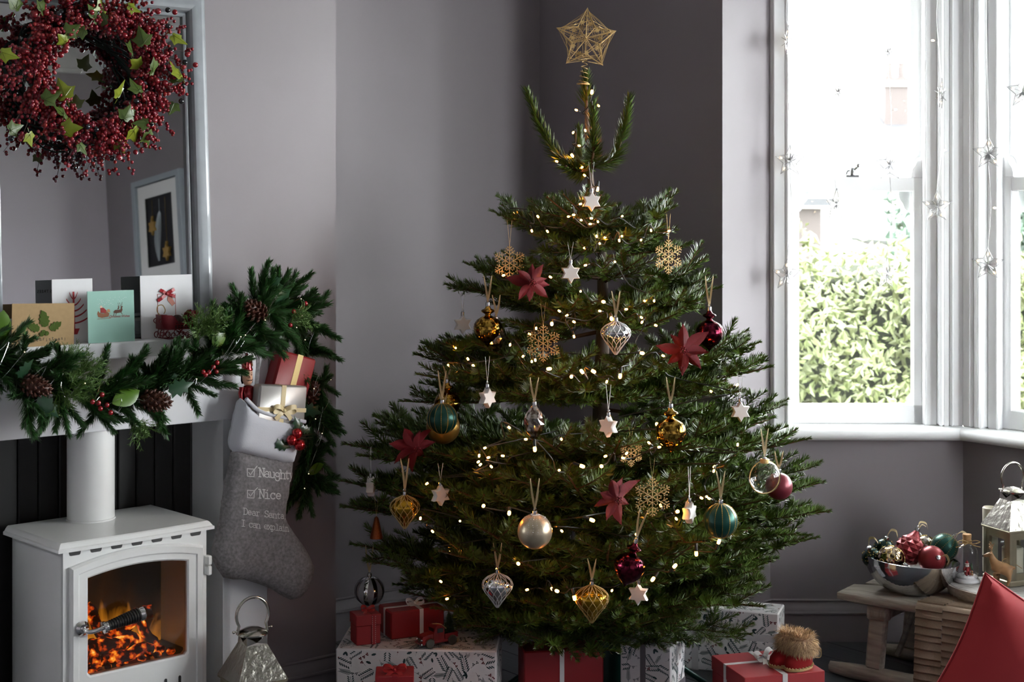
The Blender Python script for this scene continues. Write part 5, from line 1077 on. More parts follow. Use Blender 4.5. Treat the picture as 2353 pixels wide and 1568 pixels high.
orn('finial', 'gold mercury onion bauble tucked behind the upper green striped ball', 1028, 925, 30, k=.75, m=MGOLD, R=.04)
orn('drop', 'smoky speckled glass bauble half behind the upper left gold onion', 1140, 770, 50, k=.8)
orn('finial', 'burgundy glass onion bauble behind the right hand red poinsettia', 1630, 762, 70, k=.85, m=MBUR)
orn('finial', 'dark burgundy ribbed onion bauble low on the tree under a poinsettia', 1447, 1300, 70, m=MBUR, dd=-.02, roll=.25)
orn('lattice', 'clear silver onion bauble wound with a white lattice, upper middle', 1415, 772, 60, m=SILV, ml=SILL_)
orn('lattice', 'silver lattice onion bauble hanging lowest on the left by an amber ribbon', 1143, 1352, 60, m=SILV, ml=SILL_)
orn('lattice', 'gold lattice onion bauble on the left under the poinsettia', 930, 1172, 75, m=GGLS, ml=GLIT)
orn('lattice', 'gold lattice onion bauble hanging lowest in the middle of the tree', 1360, 1383, 50, m=GGLS, ml=GLIT, R=.047)
orn('drop', 'silver faceted teardrop bauble in the middle of the tree', 1228, 968, 55)
orn('ball', 'green satin bauble with gold beaded lines on the left side', 1016, 962, 65, m=GRN, R=.045, deco='beads')
orn('ball', 'green satin bauble with gold beaded lines low on the right', 1656, 1197, 65, m=GRN, R=.047, deco='beads', dd=-.03)
orn('ball', 'satin gold bauble peeping out below the left green bauble', 1018, 982, 30, k=.75, m=CHAG, R=.05)
orn('ball', 'champagne satin bauble with beaded drops in the lower middle of the tree', 1229, 1222, 72, m=CHAM, R=.047, deco='drops', dd=-.03)
orn('ball', 'clear glass bauble with a gold ring at the right edge of the tree', 1757, 1097, 65, m=CLR, R=.046, deco='ring', yaw=.3)
orn('ball', 'dark pink bauble behind the clear glass bauble at the right edge', 1790, 1118, 40, k=.7, m=mat('satin_dark_red_bauble', '6b2530', .35, .4), R=.04)
orn('ball', 'silver mirrored bauble with glitter stripes hanging at the lower left', 849, 1358, 62, m=SILV, R=.046, deco='petals')
orn('flower', 'red glitter poinsettia on the upper left of the tree', 1222, 650, 0, s=.072, yaw=.2)
orn('flower', 'red glitter poinsettia on the right of the tree, the largest flower', 1571, 805, 0, s=.08, yaw=-.15)
orn('flower', 'dark red poinsettia on the left beneath the green striped bauble', 955, 1030, 0, s=.074, yaw=.5, pitch=.35)
orn('flower', 'red glitter poinsettia low in the middle beside the gold snowflake', 1417, 1148, 0, s=.075, yaw=.5, roll=.4)
c = surf(865, 1213, .8); t = thing('cone_ornament', 'small copper glitter cone ornament in shadow at the left tip', 'ornament', M=T(c)); MB().lathe([(.0, .035), (.006, .03), (.02, -.03), (.02, -.032), (0, -.032)], 16).build('cone', CPR, t, smooth=50); hang(t, .033, .08, 'thread')
# star topper of gold wire
tp = P(1346, 90, 4.94); t = thing('star_topper', 'gold wire star topper on a coiled spring at the tip of the tree', 'star', M=T(tp)@RY(rad(3)))
RS, rs = .098, .046; ol = star_outline(5, RS, rs); fr_ = MB(); wi = MB(); r_ = random.Random(8)
for y in (-.012, .012): fr_.tube([(x*(1.0), y*.25 if i % 2 == 0 else y, z) for i, (x, z) in enumerate(ol)], .0021, 6, True)
for y in (-.026, .026):
    for i, (x, z) in enumerate(ol): fr_.tube([(0, y, 0), (x, (.003 if i % 2 == 0 else .012)*(1 if y > 0 else -1), z)], .0011, 5)
fr_.build('frame', GLIT, t, smooth=60)
def edge(i, f): a, b = ol[i % 10], ol[(i+1) % 10]; return (a[0]+(b[0]-a[0])*f, a[1]+(b[1]-a[1])*f)
for k in range(90):
    i = r_.randrange(10); j = (i+r_.choice((1, 1, 2, 3, -1, 4))) % 10; a, b = edge(i, r_.random()), edge(j, r_.random()); y = r_.choice((-1, 1))
    wi.tube([(a[0], y*.006, a[1]), ((a[0]+b[0])/2, y*r_.uniform(.008, .022), (a[1]+b[1])/2), (b[0], y*.006, b[1])], .0010, 4)
wi.build('wire_mesh', GLIT, t, kind='stuff')
sm_ = MB().prism(star_outline(6, .010, .005), -.0006, .0006, XZ).mesh('small_star', GLIT)
for x, z, y in ((-.014,.05,-.02),(.012,.05,.015),(.033,.028,-.02),(-.042,.0,-.02),(-.04,-.025,-.022),(.036,-.028,-.022),(-.016,-.045,.01),(.004,-.045,-.02),(.045,.006,.014),(-.038,.028,.012)): link('small_star', sm_, t).matrix_local = T(x, y, z)@RY(x*40)
co = MB(); co.tube([((.005+.011*f)*cos(f*38), (.005+.011*f)*sin(f*38), -.05-.035*f*0-.09*f) for f in [i/90 for i in range(91)]], .0013, 5); co.tube([(.0195*cos(a), .0195*sin(a), -.142) for a in [2*pi*i/24 for i in range(24)]], .0026, 6, True); co.tube([(0, 0, -.04), (0, 0, -.05), (.005, 0, -.05)], .0015, 5); co.build('spring', GLIT, t, smooth=60)
# ------------------------------------------------------------------ fairy lights on the tree
BUL = [(1360,212),(1375,243),(1324,253),(1345,300),(1317,305),(1331,335),(1315,358),(1279,371),(1337,385),(1343,403),(1373,435),(1343,455),(1334,469),(1306,498),(1318,494),(1335,506),(1359,502),(1374,510),(1356,515),(1222,531),(1258,532),(1183,491),(1236,498),(1430,497),(1371,543),(1390,546),(1423,553),(1429,543),(1378,560),(1343,570),(1496,530),(1537,531),(1473,552),(1413,602),(1345,610),(1157,633),(1265,637),(1387,694),(1439,711),(1378,715),(1334,670),(1285,715),(1302,725),(1319,774),(1319,740),(1268,745),(1405,733),(1474,730),(1507,748),(1475,741),(1481,692),(1503,692),(1232,755),(1217,768),(1172,793),(1047,800),(1075,825),(1088,840),(1031,840),(1202,819),(1222,831),(1230,828),(1262,848),(1313,866),(1337,854),(1364,854),(1425,865),(1394,878),(1476,812),(1524,818),(1694,885),(1634,900),(1114,1030),(1101,1048),(1122,1052),(1155,1048),(1099,1062),(1104,1068),(1129,1073),(1170,983),(1208,1010),(1229,1033),(1290,1010),(1285,1081),(1338,1072),(1382,1072),(1391,1049),(1440,1042),(1432,1053),(1491,1018),(1515,1028),(1510,976),(1695,1022),(1641,1073),(1640,1083),(1111,1163),(1170,1180),(981,1112),(966,1192),(994,1222),(1057,1198),(1266,1215),(1291,1221),(1361,1196),(1463,1228),(1557,1176),(1554,1193),(1612,1145),(1624,1142),(1629,1146),(1518,1162),(1484,1179),(1652,1245),(1600,1273),(1551,1301),(1500,1332),(1406,1358),(1280,1359),(1191,1296),(1034,1270),(1013,1337),(1027,1377),(1320,1375),(1142,1310),(1268,1354),(1211,1356)]
BULM = mat('warm_bulb', 'ffc270', .3, emit='ff9c3c', estr=16); CAB = mat('dark_green_cable', '0e1512', .5)
BRIGHT = {(1364,854),(1313,866),(1425,865),(1262,848),(1337,854),(1111,1163),(1170,1180),(1191,1296),(1229,1033),(1338,1072),(1551,1301),(1600,1273),(1652,1245),(1500,1332),(1280,1359),(1320,1375),(1387,694),(1268,745),(1405,733),(1476,812),(1557,1176),(1510,976),(1382,1072),(1361,1196),(1315,358),(1360,212),(1373,435)}
ls = thing('fairy_light_string', 'dark cable string of warm white fairy lights wound round the fir tree', 'lights', (tx_(1388), TD, 0)); bulb = MB(); bulb.lathe([(0, -.0075), (.0035, -.0065), (.0048, -.003), (.0048, .003), (.0040, .0075)], 10); bulb = bulb.mesh('bulb', BULM, 70)
hold = MB().lathe([(.0042, .0), (.0046, .004), (.0046, .018), (.003, .022), (0, .022)], 8).mesh('bulb_holder', CAB, 60); rl_ = random.Random(2); bp_ = []
for x, y in sorted(BUL, key=lambda b: (int((b[1]+40*sin(b[0]*.004))/62), b[0]*(1 if int((b[1]+40*sin(b[0]*.004))/62) % 2 else -1))):
    big = (x, y) in BRIGHT; c = surf(x, y, (.99 if big else rl_.uniform(.78, .94))) if y > 440 else P(x, y, 4.93-.03*rl_.random())
    o = link('bulb', bulb, ls); d = Vector((rl_.gauss(0, .7), rl_.gauss(.7, .4), rl_.gauss(.2, .6))).normalized(); o.matrix_local = TI@frame(c, d.orthogonal(), d)@S(.95 if big else .62)
    h_ = link('bulb_holder', hold, o); h_.location = (0, 0, .0065); bp_.append(TI@(c+d*.027))
cb = []
for i, p in enumerate(bp_):
    cb.append(p)
    if i < len(bp_)-1:
        q = (p+bp_[i+1])/2; L = (p-bp_[i+1]).length; ax = TI@Vector((trunk_at(1).x, TD, q.z)); cb.append(q.lerp(ax, min(.35, L*.9))+Vector((0, 0, -.02)))
MB().tube(spline(cb, 4), .0021, 5).build('cable', CAB, ls, smooth=60)
# ------------------------------------------------------------------ presents under the tree
WPAP = mat('white_patterned_paper', 'd3d0d2', .5, bump=.06, bscale=9, bdist=.01); PTEAL = mat('teal_leaf_print', '1d3a40', .6); PRED = mat('berry_print', '5e1c22', .6); PGREY = mat('grey_leaf_print', '76787c', .6)
def ell(c, a, b, th, n=6): return [(c[0]+a*cos(2*pi*i/n)*cos(th)-b*sin(2*pi*i/n)*sin(th), c[1]+a*cos(2*pi*i/n)*sin(th)+b*sin(2*pi*i/n)*cos(th)) for i in range(n)]
def motif(kind, c, a, s, out):
    def R(x, y): return (c[0]+s*(x*cos(a)-y*sin(a)), c[1]+s*(x*sin(a)+y*cos(a)))
    def line(x0, y0, x1, y1, w): dx, dy = x1-x0, y1-y0; L = math.hypot(dx, dy) or 1; nx, ny = -dy/L*w, dx/L*w; return [R(x0+nx, y0+ny), R(x0-nx, y0-ny), R(x1-nx, y1-ny), R(x1+nx, y1+ny)]
    if kind == 'fern':
        out[0].append(line(-.5, 0, .5, 0, .012))
        for i in range(7):
            x = -.42+.14*i
            for sg in (-1, 1): out[0].append([R(*p) for p in ell((x+.07, sg*.15), .15*(1-.07*i), .042, sg*.75)])
    elif kind == 'pine':
        out[0 if s > .03 else 2].append(line(-.5, 0, .3, 0, .012))
        for i in range(9):
            for sg in (-1, 1): x = -.3+.08*i; out[0 if s > .03 else 2].append(line(x, 0, x+.2, sg*.16*(1-.05*i), .011))
    elif kind == 'holly':
        for q in (0, 1.1, -1.1)[:1+int(s*1e3) % 3]: out[0].append([R(.5*x*cos(q)-.5*y*sin(q)+.1, .5*x*sin(q)+.5*y*cos(q)) for x, y in ((-.1,0),(.05,.16),(.14,.14),(.3,.24),(.4,.16),(.6,.18),(.8,0),(.6,-.18),(.4,-.16),(.3,-.24),(.14,-.14),(.05,-.16))])
    else:
        j = 1 if kind == 'berry' else 2
        for x, y in ((0, 0), (.13, .07), (.02, .16), (.42, .28), (.5, .15), (.36, .14)): out[j].append([R(*p) for p in ell((x, y), .075, .075, 0, 8)])
        out[2].append(line(-.3, -.25, .0, 0, .008)); out[2].append(line(-.3, -.25, .4, .16, .008))
def printed(t, w, d, h, seed, faces='ftrl'):
    r_ = random.Random(seed); mbs = [MB(), MB(), MB()]; e = .0005
    for f in faces:
        A, B, M = {'f': (w, h, Matrix(((1,0,0,0),(0,0,-1,-d/2-e),(0,1,0,h/2),(0,0,0,1)))), 't': (w, d, T(0, 0, h+e)), 'r': (d, h, Matrix(((0,0,1,w/2+e),(1,0,0,0),(0,1,0,h/2),(0,0,0,1)))), 'l': (d, h, Matrix(((0,0,-1,-w/2-e),(-1,0,0,0),(0,1,0,h/2),(0,0,0,1))))}[f]
        st = .030; ny = int(B/st)+2; nx = int(A/st)+2
        for j in range(ny):
            for i in range(nx):
                c = (-A/2+(i+.5*(j % 2))*st+r_.uniform(-.004, .004), -B/2+j*st+r_.uniform(-.004, .004)); k = ('fern', 'berry', 'pine', 'holly', 'fern', 'grey')[(i*2+j*3+r_.randrange(2)) % 6]; s = {'fern': .043, 'berry': .030, 'pine': .042, 'holly': .033, 'grey': .028}[k]*r_.uniform(.85, 1.15); out = [[], [], []]; motif(k, c, r_.uniform(0, 6.28), s, out)
                for q in range(3):
                    for ol in out[q]:
                        if all(abs(x) < A/2-.004 and abs(y) < B/2-.004 for x, y in ol): mbs[q].poly(ol, M)
    for mb, m, nm in zip(mbs, (PTEAL, PRED, PGREY), ('printed_leaves', 'printed_berries', 'printed_sprigs')): mb.build(nm, m, t, kind='stuff')
def gift(label, corner, xdir, w, d, h, m, pr=None, ribs=(), rib=None, group=None, name='present', lid=0):
    """corner = front corner at the base, w runs along xdir, depth to its left-hand side"""
    x = Vector((xdir[0], xdir[1], 0)).normalized(); y = Vector((-x.y, x.x, 0)); c = Vector(corner)+x*w/2+y*d/2
    t = thing(name, label, 'present', c, math.atan2(x.y, x.x), group='presents under the tree')
    if lid: MB().box((0, 0, (h-lid)/2), (w-.004, d-.004, h-lid), b=.002).build('box', m, t, smooth=40); MB().box((0, 0, h-lid/2), (w, d, lid), b=.002).build('lid', m, t, smooth=40)
    else: MB().box((0, 0, h/2), (w, d, h), b=.004).build('box', m, t, smooth=40)
    if pr is not None: printed(t, w, d, h, pr)
    for ax, pos, wd in ribs:
        e = .0022
        if ax == 'x': MB().box((pos, 0, h/2), (wd, d+e, h+e)).build('ribbon', rib, t)       # band round the box across the front and the top
        elif ax == 'y': MB().box((0, pos, h/2), (w+e, wd, h+e)).build('ribbon', rib, t)
        else: MB().box((0, 0, pos), (w+e, d+e, wd)).build('ribbon', rib, t)
    return t
def zc(x, y, z): return onz(x, y, z)
GRIBN = mat('grey_satin_ribbon', '5b565c', .45); LGR = mat('pale_organza_ribbon', 'b9b6ba', .5); RRIB = mat('red_stitched_ribbon', '8a141b', .45); STI = mat('white_stitching', 'd8d0cc', .7)
a, b = zc(772, 1491, .25), zc(1141, 1497, .25); big = gift('large flat present in white holly paper at the left, other gifts standing on it', (a.x, a.y, 0), (b-a).xy, (b-a).length, .25, .25, WPAP, 1)
a, b = zc(818, 1486, .25), zc(872, 1480, .25); g = gift('small red lidded gift box with stitched bow, on the big white box', (a.x, a.y, .2505), (b-a).xy, .078, .066, .088, RPAP, ribs=(('x', .016, .012),), rib=RRIB, lid=.032)
bow(g, (.0, -.005, .098), .022, RRIB, T(.006, 0, .096)@RX(-.5)@RZ(.3)); mb = MB()
for i in range(14):
    for sx in (-1, 1): mb.box((.016+sx*.0045, -.0343, .004+.006*i), (.001, .0006, .003))
mb.build('stitching', STI, g, kind='stuff')
a, b = zc(898, 1472, .25), zc(1022, 1457, .25); g = gift('red wrapped present with white ribbon behind the toy truck', (a.x, a.y, .2505), (b-a).xy, .172, .112, .082, RPAP, ribs=(('x', .012, .012), ('y', .0, .012)), rib=WRIB)
bow(g, (0, 0, .09), .026, WRIB, T(.012, 0, .088)@RX(-.9))
a, b = zc(1204, 1499, .2), zc(1387, 1491, .2); g = gift('red wrapped present with white ribbon in front of the green tree stand', (a.x, a.y, 0), (b-a).xy, (b-a).length, .115, .2, RPAP, ribs=(('x', -.006, .014),), rib=WRIB)
a, b = zc(1425, 1477, .22), zc(1542, 1490, .22); g = gift('small cube present in white holly paper with dark grey ribbon', (a.x, a.y, 0), (b-a).xy, (b-a).length, .15, .22, WPAP, 2, ribs=(('x', -.008, .017), ('z', .085, .02)), rib=GRIBN)
a, b = zc(1534, 1390, .21), zc(1789, 1411, .21); g = gift('long present in white holly paper with pale ribbon, leaning by the window wall', (a.x, a.y, 0), (b-a).xy, (b-a).length, .13, .21, WPAP, 3, ribs=(('x', -.092, .024), ('z', .125, .023)), rib=LGR)
a, b = zc(1711, 1559, .12), zc(1896, 1542, .12); rbx = gift('wide red lidded gift box with white bow at the right, a boot on top', (a.x, a.y, 0), (b-a).xy, .268, .25, .12, mat('rose_red_card', 'a8383c', .5), ribs=(('x', .0, .017), ('y', .02, .017)), rib=WRIB, lid=.045)
bow(rbx, (0, 0, .13), .042, WRIB, T(.0, .02, .131)@RZ(.5)@RX(-.9))
a = P(862, 1564, 4.38); g = gift('small red gift box with stitched bow in front of the big holly box', (a.x, a.y, 0), (1, .06), .108, .1, EYE-(1556-HY)/F*4.38, RPAP, ribs=(('x', .0, .014),), rib=RRIB, lid=.03)
hh = EYE-(1556-HY)/F*4.38; bow(g, (0, -.03, hh), .03, RRIB, T(0, -.02, hh+.008)@RX(-1.0))
# toy truck
TRED = mat('worn_red_tin', '7c1418', .38, .1, var=.12, vscale=40); TYRE = mat('aged_tin_wheel', '4a4640', .4, .5); GLSD = mat('dark_window', '120c0c', .2)
tc_ = onz(1004, 1484, .2505); tr = thing('toy_truck', 'red toy pickup truck parked on the big patterned present', 'toy', (tc_.x, tc_.y+.006, .2505), pi+rad(33))
mb = MB(); mb.box((.002, 0, .016), (.118, .040, .012), b=.003)
mb.build('chassis', TRED, tr, smooth=40); MB().prism([(.02,0),(.058,0),(.060,.01),(.056,.018),(.04,.022),(.02,.023)], -.016, .016, T(0, 0, .016)@RX(pi/2)).build('bonnet', TRED, tr, smooth=45)
MB().prism([(-.014,0),(.022,0),(.022,.022),(.015,.040),(.010,.043),(-.010,.043),(-.014,.04)], -.019, .019, T(0, 0, .018)@RX(pi/2)).build('cab', TRED, tr, smooth=30)
for sy in (-1, 1): MB().box((.0, sy*.0192, .047), (.020, .001, .013), b=.0004).build('window', GLSD, tr); MB().tube([(.022+.014*cos(a), sy*.019, .013+.0135*sin(a)) for a in [rad(10+160*i/8) for i in range(9)]], .0035, 6, M=T(.014, 0, 0)).build('mudguard', TRED, tr, smooth=60); MB().sphere((.059, sy*.013, .024), .0042, 8, 6).build('headlamp', STEEL, tr, smooth=80)
MB().box((.0185, 0, .048), (.001, .028, .012), T(.0015, 0, 0)@RY(0)).build('windscreen', GLSD, tr)
bdm = MB()
for c, d in (((-.038, .0195, .028), (.044, .0016, .014)), ((-.038, -.0195, .028), (.044, .0016, .014)), ((-.0595, 0, .028), (.0016, .04, .014)), ((-.038, 0, .022), (.044, .04, .002))): bdm.box(c, d)
bdm.build('truck_bed', TRED, tr); MB().tube([(.063, y, .014) for y in (-.02, -.01, 0, .01, .02)], .003, 6).build('bumper', STEEL, tr); MB().box((.0605, 0, .024), (.002, .014, .012), b=.001).build('grille', TYRE, tr)
for x in (.036, -.04):
    for sy in (-1, 1): w_ = MB().lathe([(0, -.004), (.013, -.004), (.0145, -.002), (.0145, .002), (.013, .004), (.008, .0035), (.007, .0045), (0, .005)], 22, RX(pi/2)).build('wheel', TYRE, tr, smooth=40); w_.location = (x, sy*.021, .0145)
mt = thing('mini_tree', 'tiny frosted bottle brush fir tree standing in the toy truck bed', 'tree', tr.matrix_basis@Vector((-.040, 0, .024)) if False else (Matrix.Translation(tr.location)@RZ(pi+rad(33)))@Vector((-.040, 0, .0235)))
mb = MB(); r_ = random.Random(6)
for k in range(900):
    f = k/900; a = r_.uniform(0, 6.28); R = .019*(1-f)**.8*r_.uniform(.8, 1.1); z = .008+.062*f; mb.tube([(0, 0, z), (R*cos(a), R*sin(a), z+.003)], [.0005, .0004], 3)
mb.build('bristles', mat('frosted_dark_green', '1e3a2a', .7, island=.5), mt, kind='stuff'); MB().tube([(0, 0, 0), (0, 0, .072)], .0014, 6).build('trunk', BARK, mt)
MB().tube(spline([(-.02, .019, .05), (.0, .021, .066), (.012, .0, .064), (.0, -.02, .056), (-.03, -.02, .04)], 6), .0014, 5).build('twine', mat('twine', '9a8158', .9), tr)
# felt boots
bo_ = onz(1836, 1540, .121); bt = thing('boot_ornament', 'pair of red felt boots with fluffy fur cuffs on the red gift box', 'ornament', (bo_.x, bo_.y+.03, .1222), 0); BF = mat('red_felt', '8c0f14', .95, bump=.3, bscale=400); SOLE = mat('tan_crochet_sole', 'b59a6c', .9, bump=.5, bscale=250); FUR = mat('tan_fur', 'c2a27e', .8, island=.4)
HAIRC = [((.012, -.004, .074), .040), ((-.018, .018, .078), .036)]
for dx, dy, rz_ in ((.012, -.004, rad(222)), (-.022, .020, rad(205))):
    M = T(dx, dy, 0)@RZ(rz_); mb = MB(); lv = [(.005,.014,.052,.030),(.016,.014,.055,.034),(.030,.012,.053,.034),(.042,.006,.045,.033),(.050,-.002,.037,.032),(.058,-.006,.033,.031),(.085,-.006,.033,.031)]; n = 24; vs = []
    for z, cx, rx, ry in lv: vs += [(cx+rx*cos(2*pi*i/n), ry*sin(2*pi*i/n), z) for i in range(n)]
    mb.add(vs, [(j*n+i, j*n+(i+1) % n, (j+1)*n+(i+1) % n, (j+1)*n+i) for j in range(len(lv)-1) for i in range(n)]+[tuple(range(n))[::-1], tuple(range(n*(len(lv)-1), n*len(lv)))], M); mb.build('boot', BF, bt, smooth=60)
    MB().prism([(.014+.056*cos(a), .035*sin(a)) for a in [2*pi*i/24 for i in range(24)]], 0, .008, M).build('sole', SOLE, bt, smooth=50); st_m = MB()
    for i in range(26): a = 2*pi*i/26; st_m.sphere((.014+.056*cos(a), .035*sin(a), .009), .0030, 6, 4, M=M)
    st_m.build('crochet_edge', SOLE, bt, kind='stuff')
mb = MB(); r_ = random.Random(12)
for k in range(5200):
    c, R = HAIRC[0 if k % 5 < 3 else 1]; c = Vector(c); a = r_.uniform(0, 6.28); zz = r_.uniform(-.020, .024); top = zz > .016
    q = R*(r_.uniform(.55, 1) if top else 1); p = c+Vector((q*cos(a), q*sin(a), zz)); o = Vector((cos(a), sin(a), 0)); L = r_.uniform(.014, .028)
    e = (o*r_.uniform(.2, .9)+Vector((r_.gauss(0, .3), r_.gauss(0, .3), (.9 if top else -.7)+r_.gauss(0, .35)))).normalized(); s_ = e.cross(o); s_ = s_.normalized()*.0008 if s_.length > 1e-4 else Vector((.0008, 0, 0)); k0 = len(mb.v)
    mb.v += [tuple(p-s_), tuple(p+s_), tuple(p+e*L*.6+s_*.8), tuple(p+e*L*.6-s_*.8), tuple(p+e*L+Vector((0, 0, -.004)))]; mb.f += [(k0, k0+1, k0+2, k0+3), (k0+3, k0+2, k0+4)]
for c, R in HAIRC: mb.lathe([(R*.5, -.02), (R, -.018), (R, .02), (R*.7, .024), (R*.6, .010), (0, .008)], 16, T(*c))
mb.build('fur', FUR, bt, kind='stuff'); cd = MB(); cd.tube(spline([(.045, -.02, .06), (.066, -.025, .062), (.068, -.02, .036), (.05, -.025, .036)], 6), .0014, 5); cd.tube(spline([(-.01, -.042, .056), (-.014, -.05, .045), (-.008, -.052, .030)], 6), .0014, 5); cd.build('cord', mat('twine', '9a8158', .9), bt)
# ------------------------------------------------------------------ weathered sledge bench by the bay window and what stands on it
WOOD = mat('weathered_grey_wood', 'a1988e', .75, var=.3, vscale=14, stretch=(.6, 5, 5), bump=.5, bscale=40, bdist=.003)
SM = T(1.05, 5.17, 0)@RZ(math.atan2(-.6, .8)); ben = thing('sledge_bench', 'low weathered wooden sledge bench with runners by the bay window', 'bench', M=SM)
def swl(x, y, z=0): return SM@Vector((x, y, z))
def plank_mb(x0, x1, y0, y1, z0, z1, seed, b=.006):
    r_ = random.Random(seed); n = 14; mb = MB(); pts_ = []
    for i in range(n+1):
        x = x0+(x1-x0)*i/n; j = [r_.uniform(-.0035, .0035) for _ in range(4)]; e = .010*(1 if i in (0, n) else 0)
        pts_.append([(x, y0+j[0]+e, z0+b), (x, y0+b+e, z0+e*.5), (x, y1-b-e, z0+e*.5), (x, y1+j[1]-e, z0+b), (x, y1+j[1]-e, z1-b), (x, y1-b-e, z1+j[2]*.4-e*.5), (x, y0+b+e, z1+j[3]*.4-e*.5), (x, y0+j[0]+e, z1-b)])
    vs = [p for r in pts_ for p in r]; fs = [(8*i+k, 8*i+(k+1) % 8, 8*(i+1)+(k+1) % 8, 8*(i+1)+k) for i in range(n) for k in range(8)]+[tuple(range(8))[::-1], tuple(range(8*n, 8*n+8))]; return mb.add(vs, fs)
plank_mb(.035, 1.0, -.03, .125, .253, .285, 1).build('plank', WOOD, ben, smooth=50); plank_mb(.055, 1.02, .14, .31, .253, .285, 2).build('plank', WOOD, ben, smooth=50)
for x0, y in ((.0, .0), (.06, .302)): plank_mb(x0, 1.05, y-.024, y+.024, .002, .048, int(y*100)+5, .014).build('runner', WOOD, ben, smooth=60)
for x in (.17, .88):
    plank_mb(x-.035, x+.035, -.02, .03, .205, .253, 9, .008).build('block', WOOD, ben, smooth=50); MB().box((x+.01, .16, .228), (.04, .26, .046), b=.006).build('cross_beam', WOOD, ben, smooth=40); plank_mb(x-.035, x+.035, .275, .32, .205, .253, 9, .008).build('block', WOOD, ben, smooth=50)
    for y in (0, .302): lg = MB().box((0, 0, 0), (.056, .036, .165), b=.006); lg.build('leg', WOOD, ben, smooth=40).matrix_local = T(x-.008, y+(.004 if y == 0 else -.004), .127)@RY(.09)
for s_ in (-1, 1): MB().box((0, 0, 0), (.016, .02, .2), b=.003).build('brace', WOOD, ben, smooth=40).matrix_local = T(.235+s_*.03, .15, .15)@RY(s_*-.35)
# steel bowl and its baubles
STB = mat('polished_steel_bowl', 'c2c2c4', .1, 1); bc = swl(.235, .095, .286); bw = thing('steel_bowl', 'wide polished steel bowl with fluted sides full of baubles on the sledge', 'bowl', M=T(bc.x, bc.y, bc.z+.004)@RY(rad(4)))
pr_ = [(.055, .0), (.075, .003), (.104, .020), (.129, .048), (.145, .080), (.1525, .108)]; pr2 = [(.1505, .1085), (.142, .08), (.125, .049), (.101, .024), (.072, .008), (0, .006)]
def smoothp(p): return [(q.x, q.y) for q in spline([(a, b, 0) for a, b in p], 5)]
MB().lathe([(0, .0)]+smoothp(pr_)+smoothp(pr2), 120, mod=lambda th, z, r: 1+(.011*cos(60*th) if .01 < z < .09 else 0)).build('bowl', STB, bw, smooth=60)
LACE = mat('gold_lace_line', 'b59a5a', .4, .6); SRED = mat('satin_red_bauble', '7a2228', .35, .5); TEAL = mat('dark_green_bauble', '0f2e28', .25, .5)
def inbowl(label, x, y, r, z, m, deco, rot, i):
    D = z; t = thing('bauble', label, 'ornament', M=T(P(x, y, D))@Euler(rot).to_matrix().to_4x4(), group='baubles in the steel bowl')
    if deco == 'star':
        mb = MB(); n = 16; lv = []; k = 11; vs = []
        for j in range(k+1):
            a = pi*j/k; zz = cos(a)*r*1.12
            for i_ in range(n): th = 2*pi*i_/n; q = r*sin(a)*(1+(.10 if (i_+j) % 2 == 0 else -.05)*(1 if 2 < j < k-2 else .2)); vs.append((q*cos(th), q*sin(th), zz+(.03*((1-j/2.) if j < 2 else 0) if False else 0)))
        fs = []
        for j in range(k):
            for i_ in range(n): a, b = j*n+i_, j*n+(i_+1) % n; fs += [(a, b, b+n), (a, b+n, a+n)] if (i_+j) % 2 else [(a, b, a+n), (b, b+n, a+n)]
        mb.add(vs, fs); mb.lathe([(.022, r*.98), (.013, r*1.25), (.008, r*1.45)], 14); mb.build('faceted_body', m, t); capring(t, r*1.45, .008); tz_ = r*1.5
    else:
        MB().sphere((0, 0, 0), r, 36, 22).build('ball', m, t, smooth=80); tz_ = r
        if deco == 'lines': mb = MB(); beads(mb, r, 12, .1, 22, .0013); mb.build('gold_bead_lines', DOT, t, kind='stuff')
        if deco == 'dots':
            mb = MB(); r_ = random.Random(i)
            for _ in range(60): d = Vector((r_.gauss(0, 1), r_.gauss(0, 1), r_.gauss(.7, .7))).normalized(); mb.sphere(d*r, r_.uniform(.001, .0022), 6, 4)
            mb.build('gold_dots', DOT, t, kind='stuff')
        if deco == 'lace':
            mb = MB(); r_ = random.Random(i)
            for _ in range(46):
                d = Vector((r_.gauss(0, 1), r_.gauss(0, 1), r_.gauss(0, 1))).normalized(); o = d.orthogonal().normalized(); w = d.cross(o); q = r_.uniform(.14, .24); mb.tube([(d*cos(q)+(o*cos(a)+w*sin(a))*sin(q))*r*1.005 for a in [2*pi*k/12 for k in range(12)]], .0009, 4, True)
            mb.build('gold_lace', LACE, t, kind='stuff')
        if deco == 'ring':
            mb = MB(); mb.sphere((.6*r, -.7*r, .38*r), .0075, 8, 5); capring(t, r-.001, .0075)
        else: capring(t, r-.001, .0075)
    rb_ = MB(); rb_.band(spline([(0, 0, tz_+.012), (.01, .012, tz_+.03), (.024, .0, tz_+.034), (.03, -.01, tz_+.02)], 5), (.0005, .003, .003), .0005); rb_.build('ribbon', RIB, t)
    return t
inbowl('dark green bauble with gold dots, topmost at the back left of the bowl', 2031, 1263, .036, 5.17, TEAL, 'dots', (.2, .2, 0), 1)
inbowl('dark green bauble with gold dots, low at the left rim of the bowl', 2003, 1282, .032, 5.11, TEAL, 'dots', (.3, -.3, 0), 2)
inbowl('clear gold bauble with looped gold lace at the front of the bowl', 2047, 1286, .044, 5.06, MCLR, 'lace', (0, 1.9, -.3), 3)
inbowl('red faceted star patterned bauble in the middle of the bowl', 2090, 1264, .045, 5.11, SRED, 'star', (0, .45, .4), 4)
inbowl('clear bauble with gold lace at the back of the bowl', 2126, 1254, .034, 5.19, MSIL, 'lace', (-.6, -.4, 0), 5)
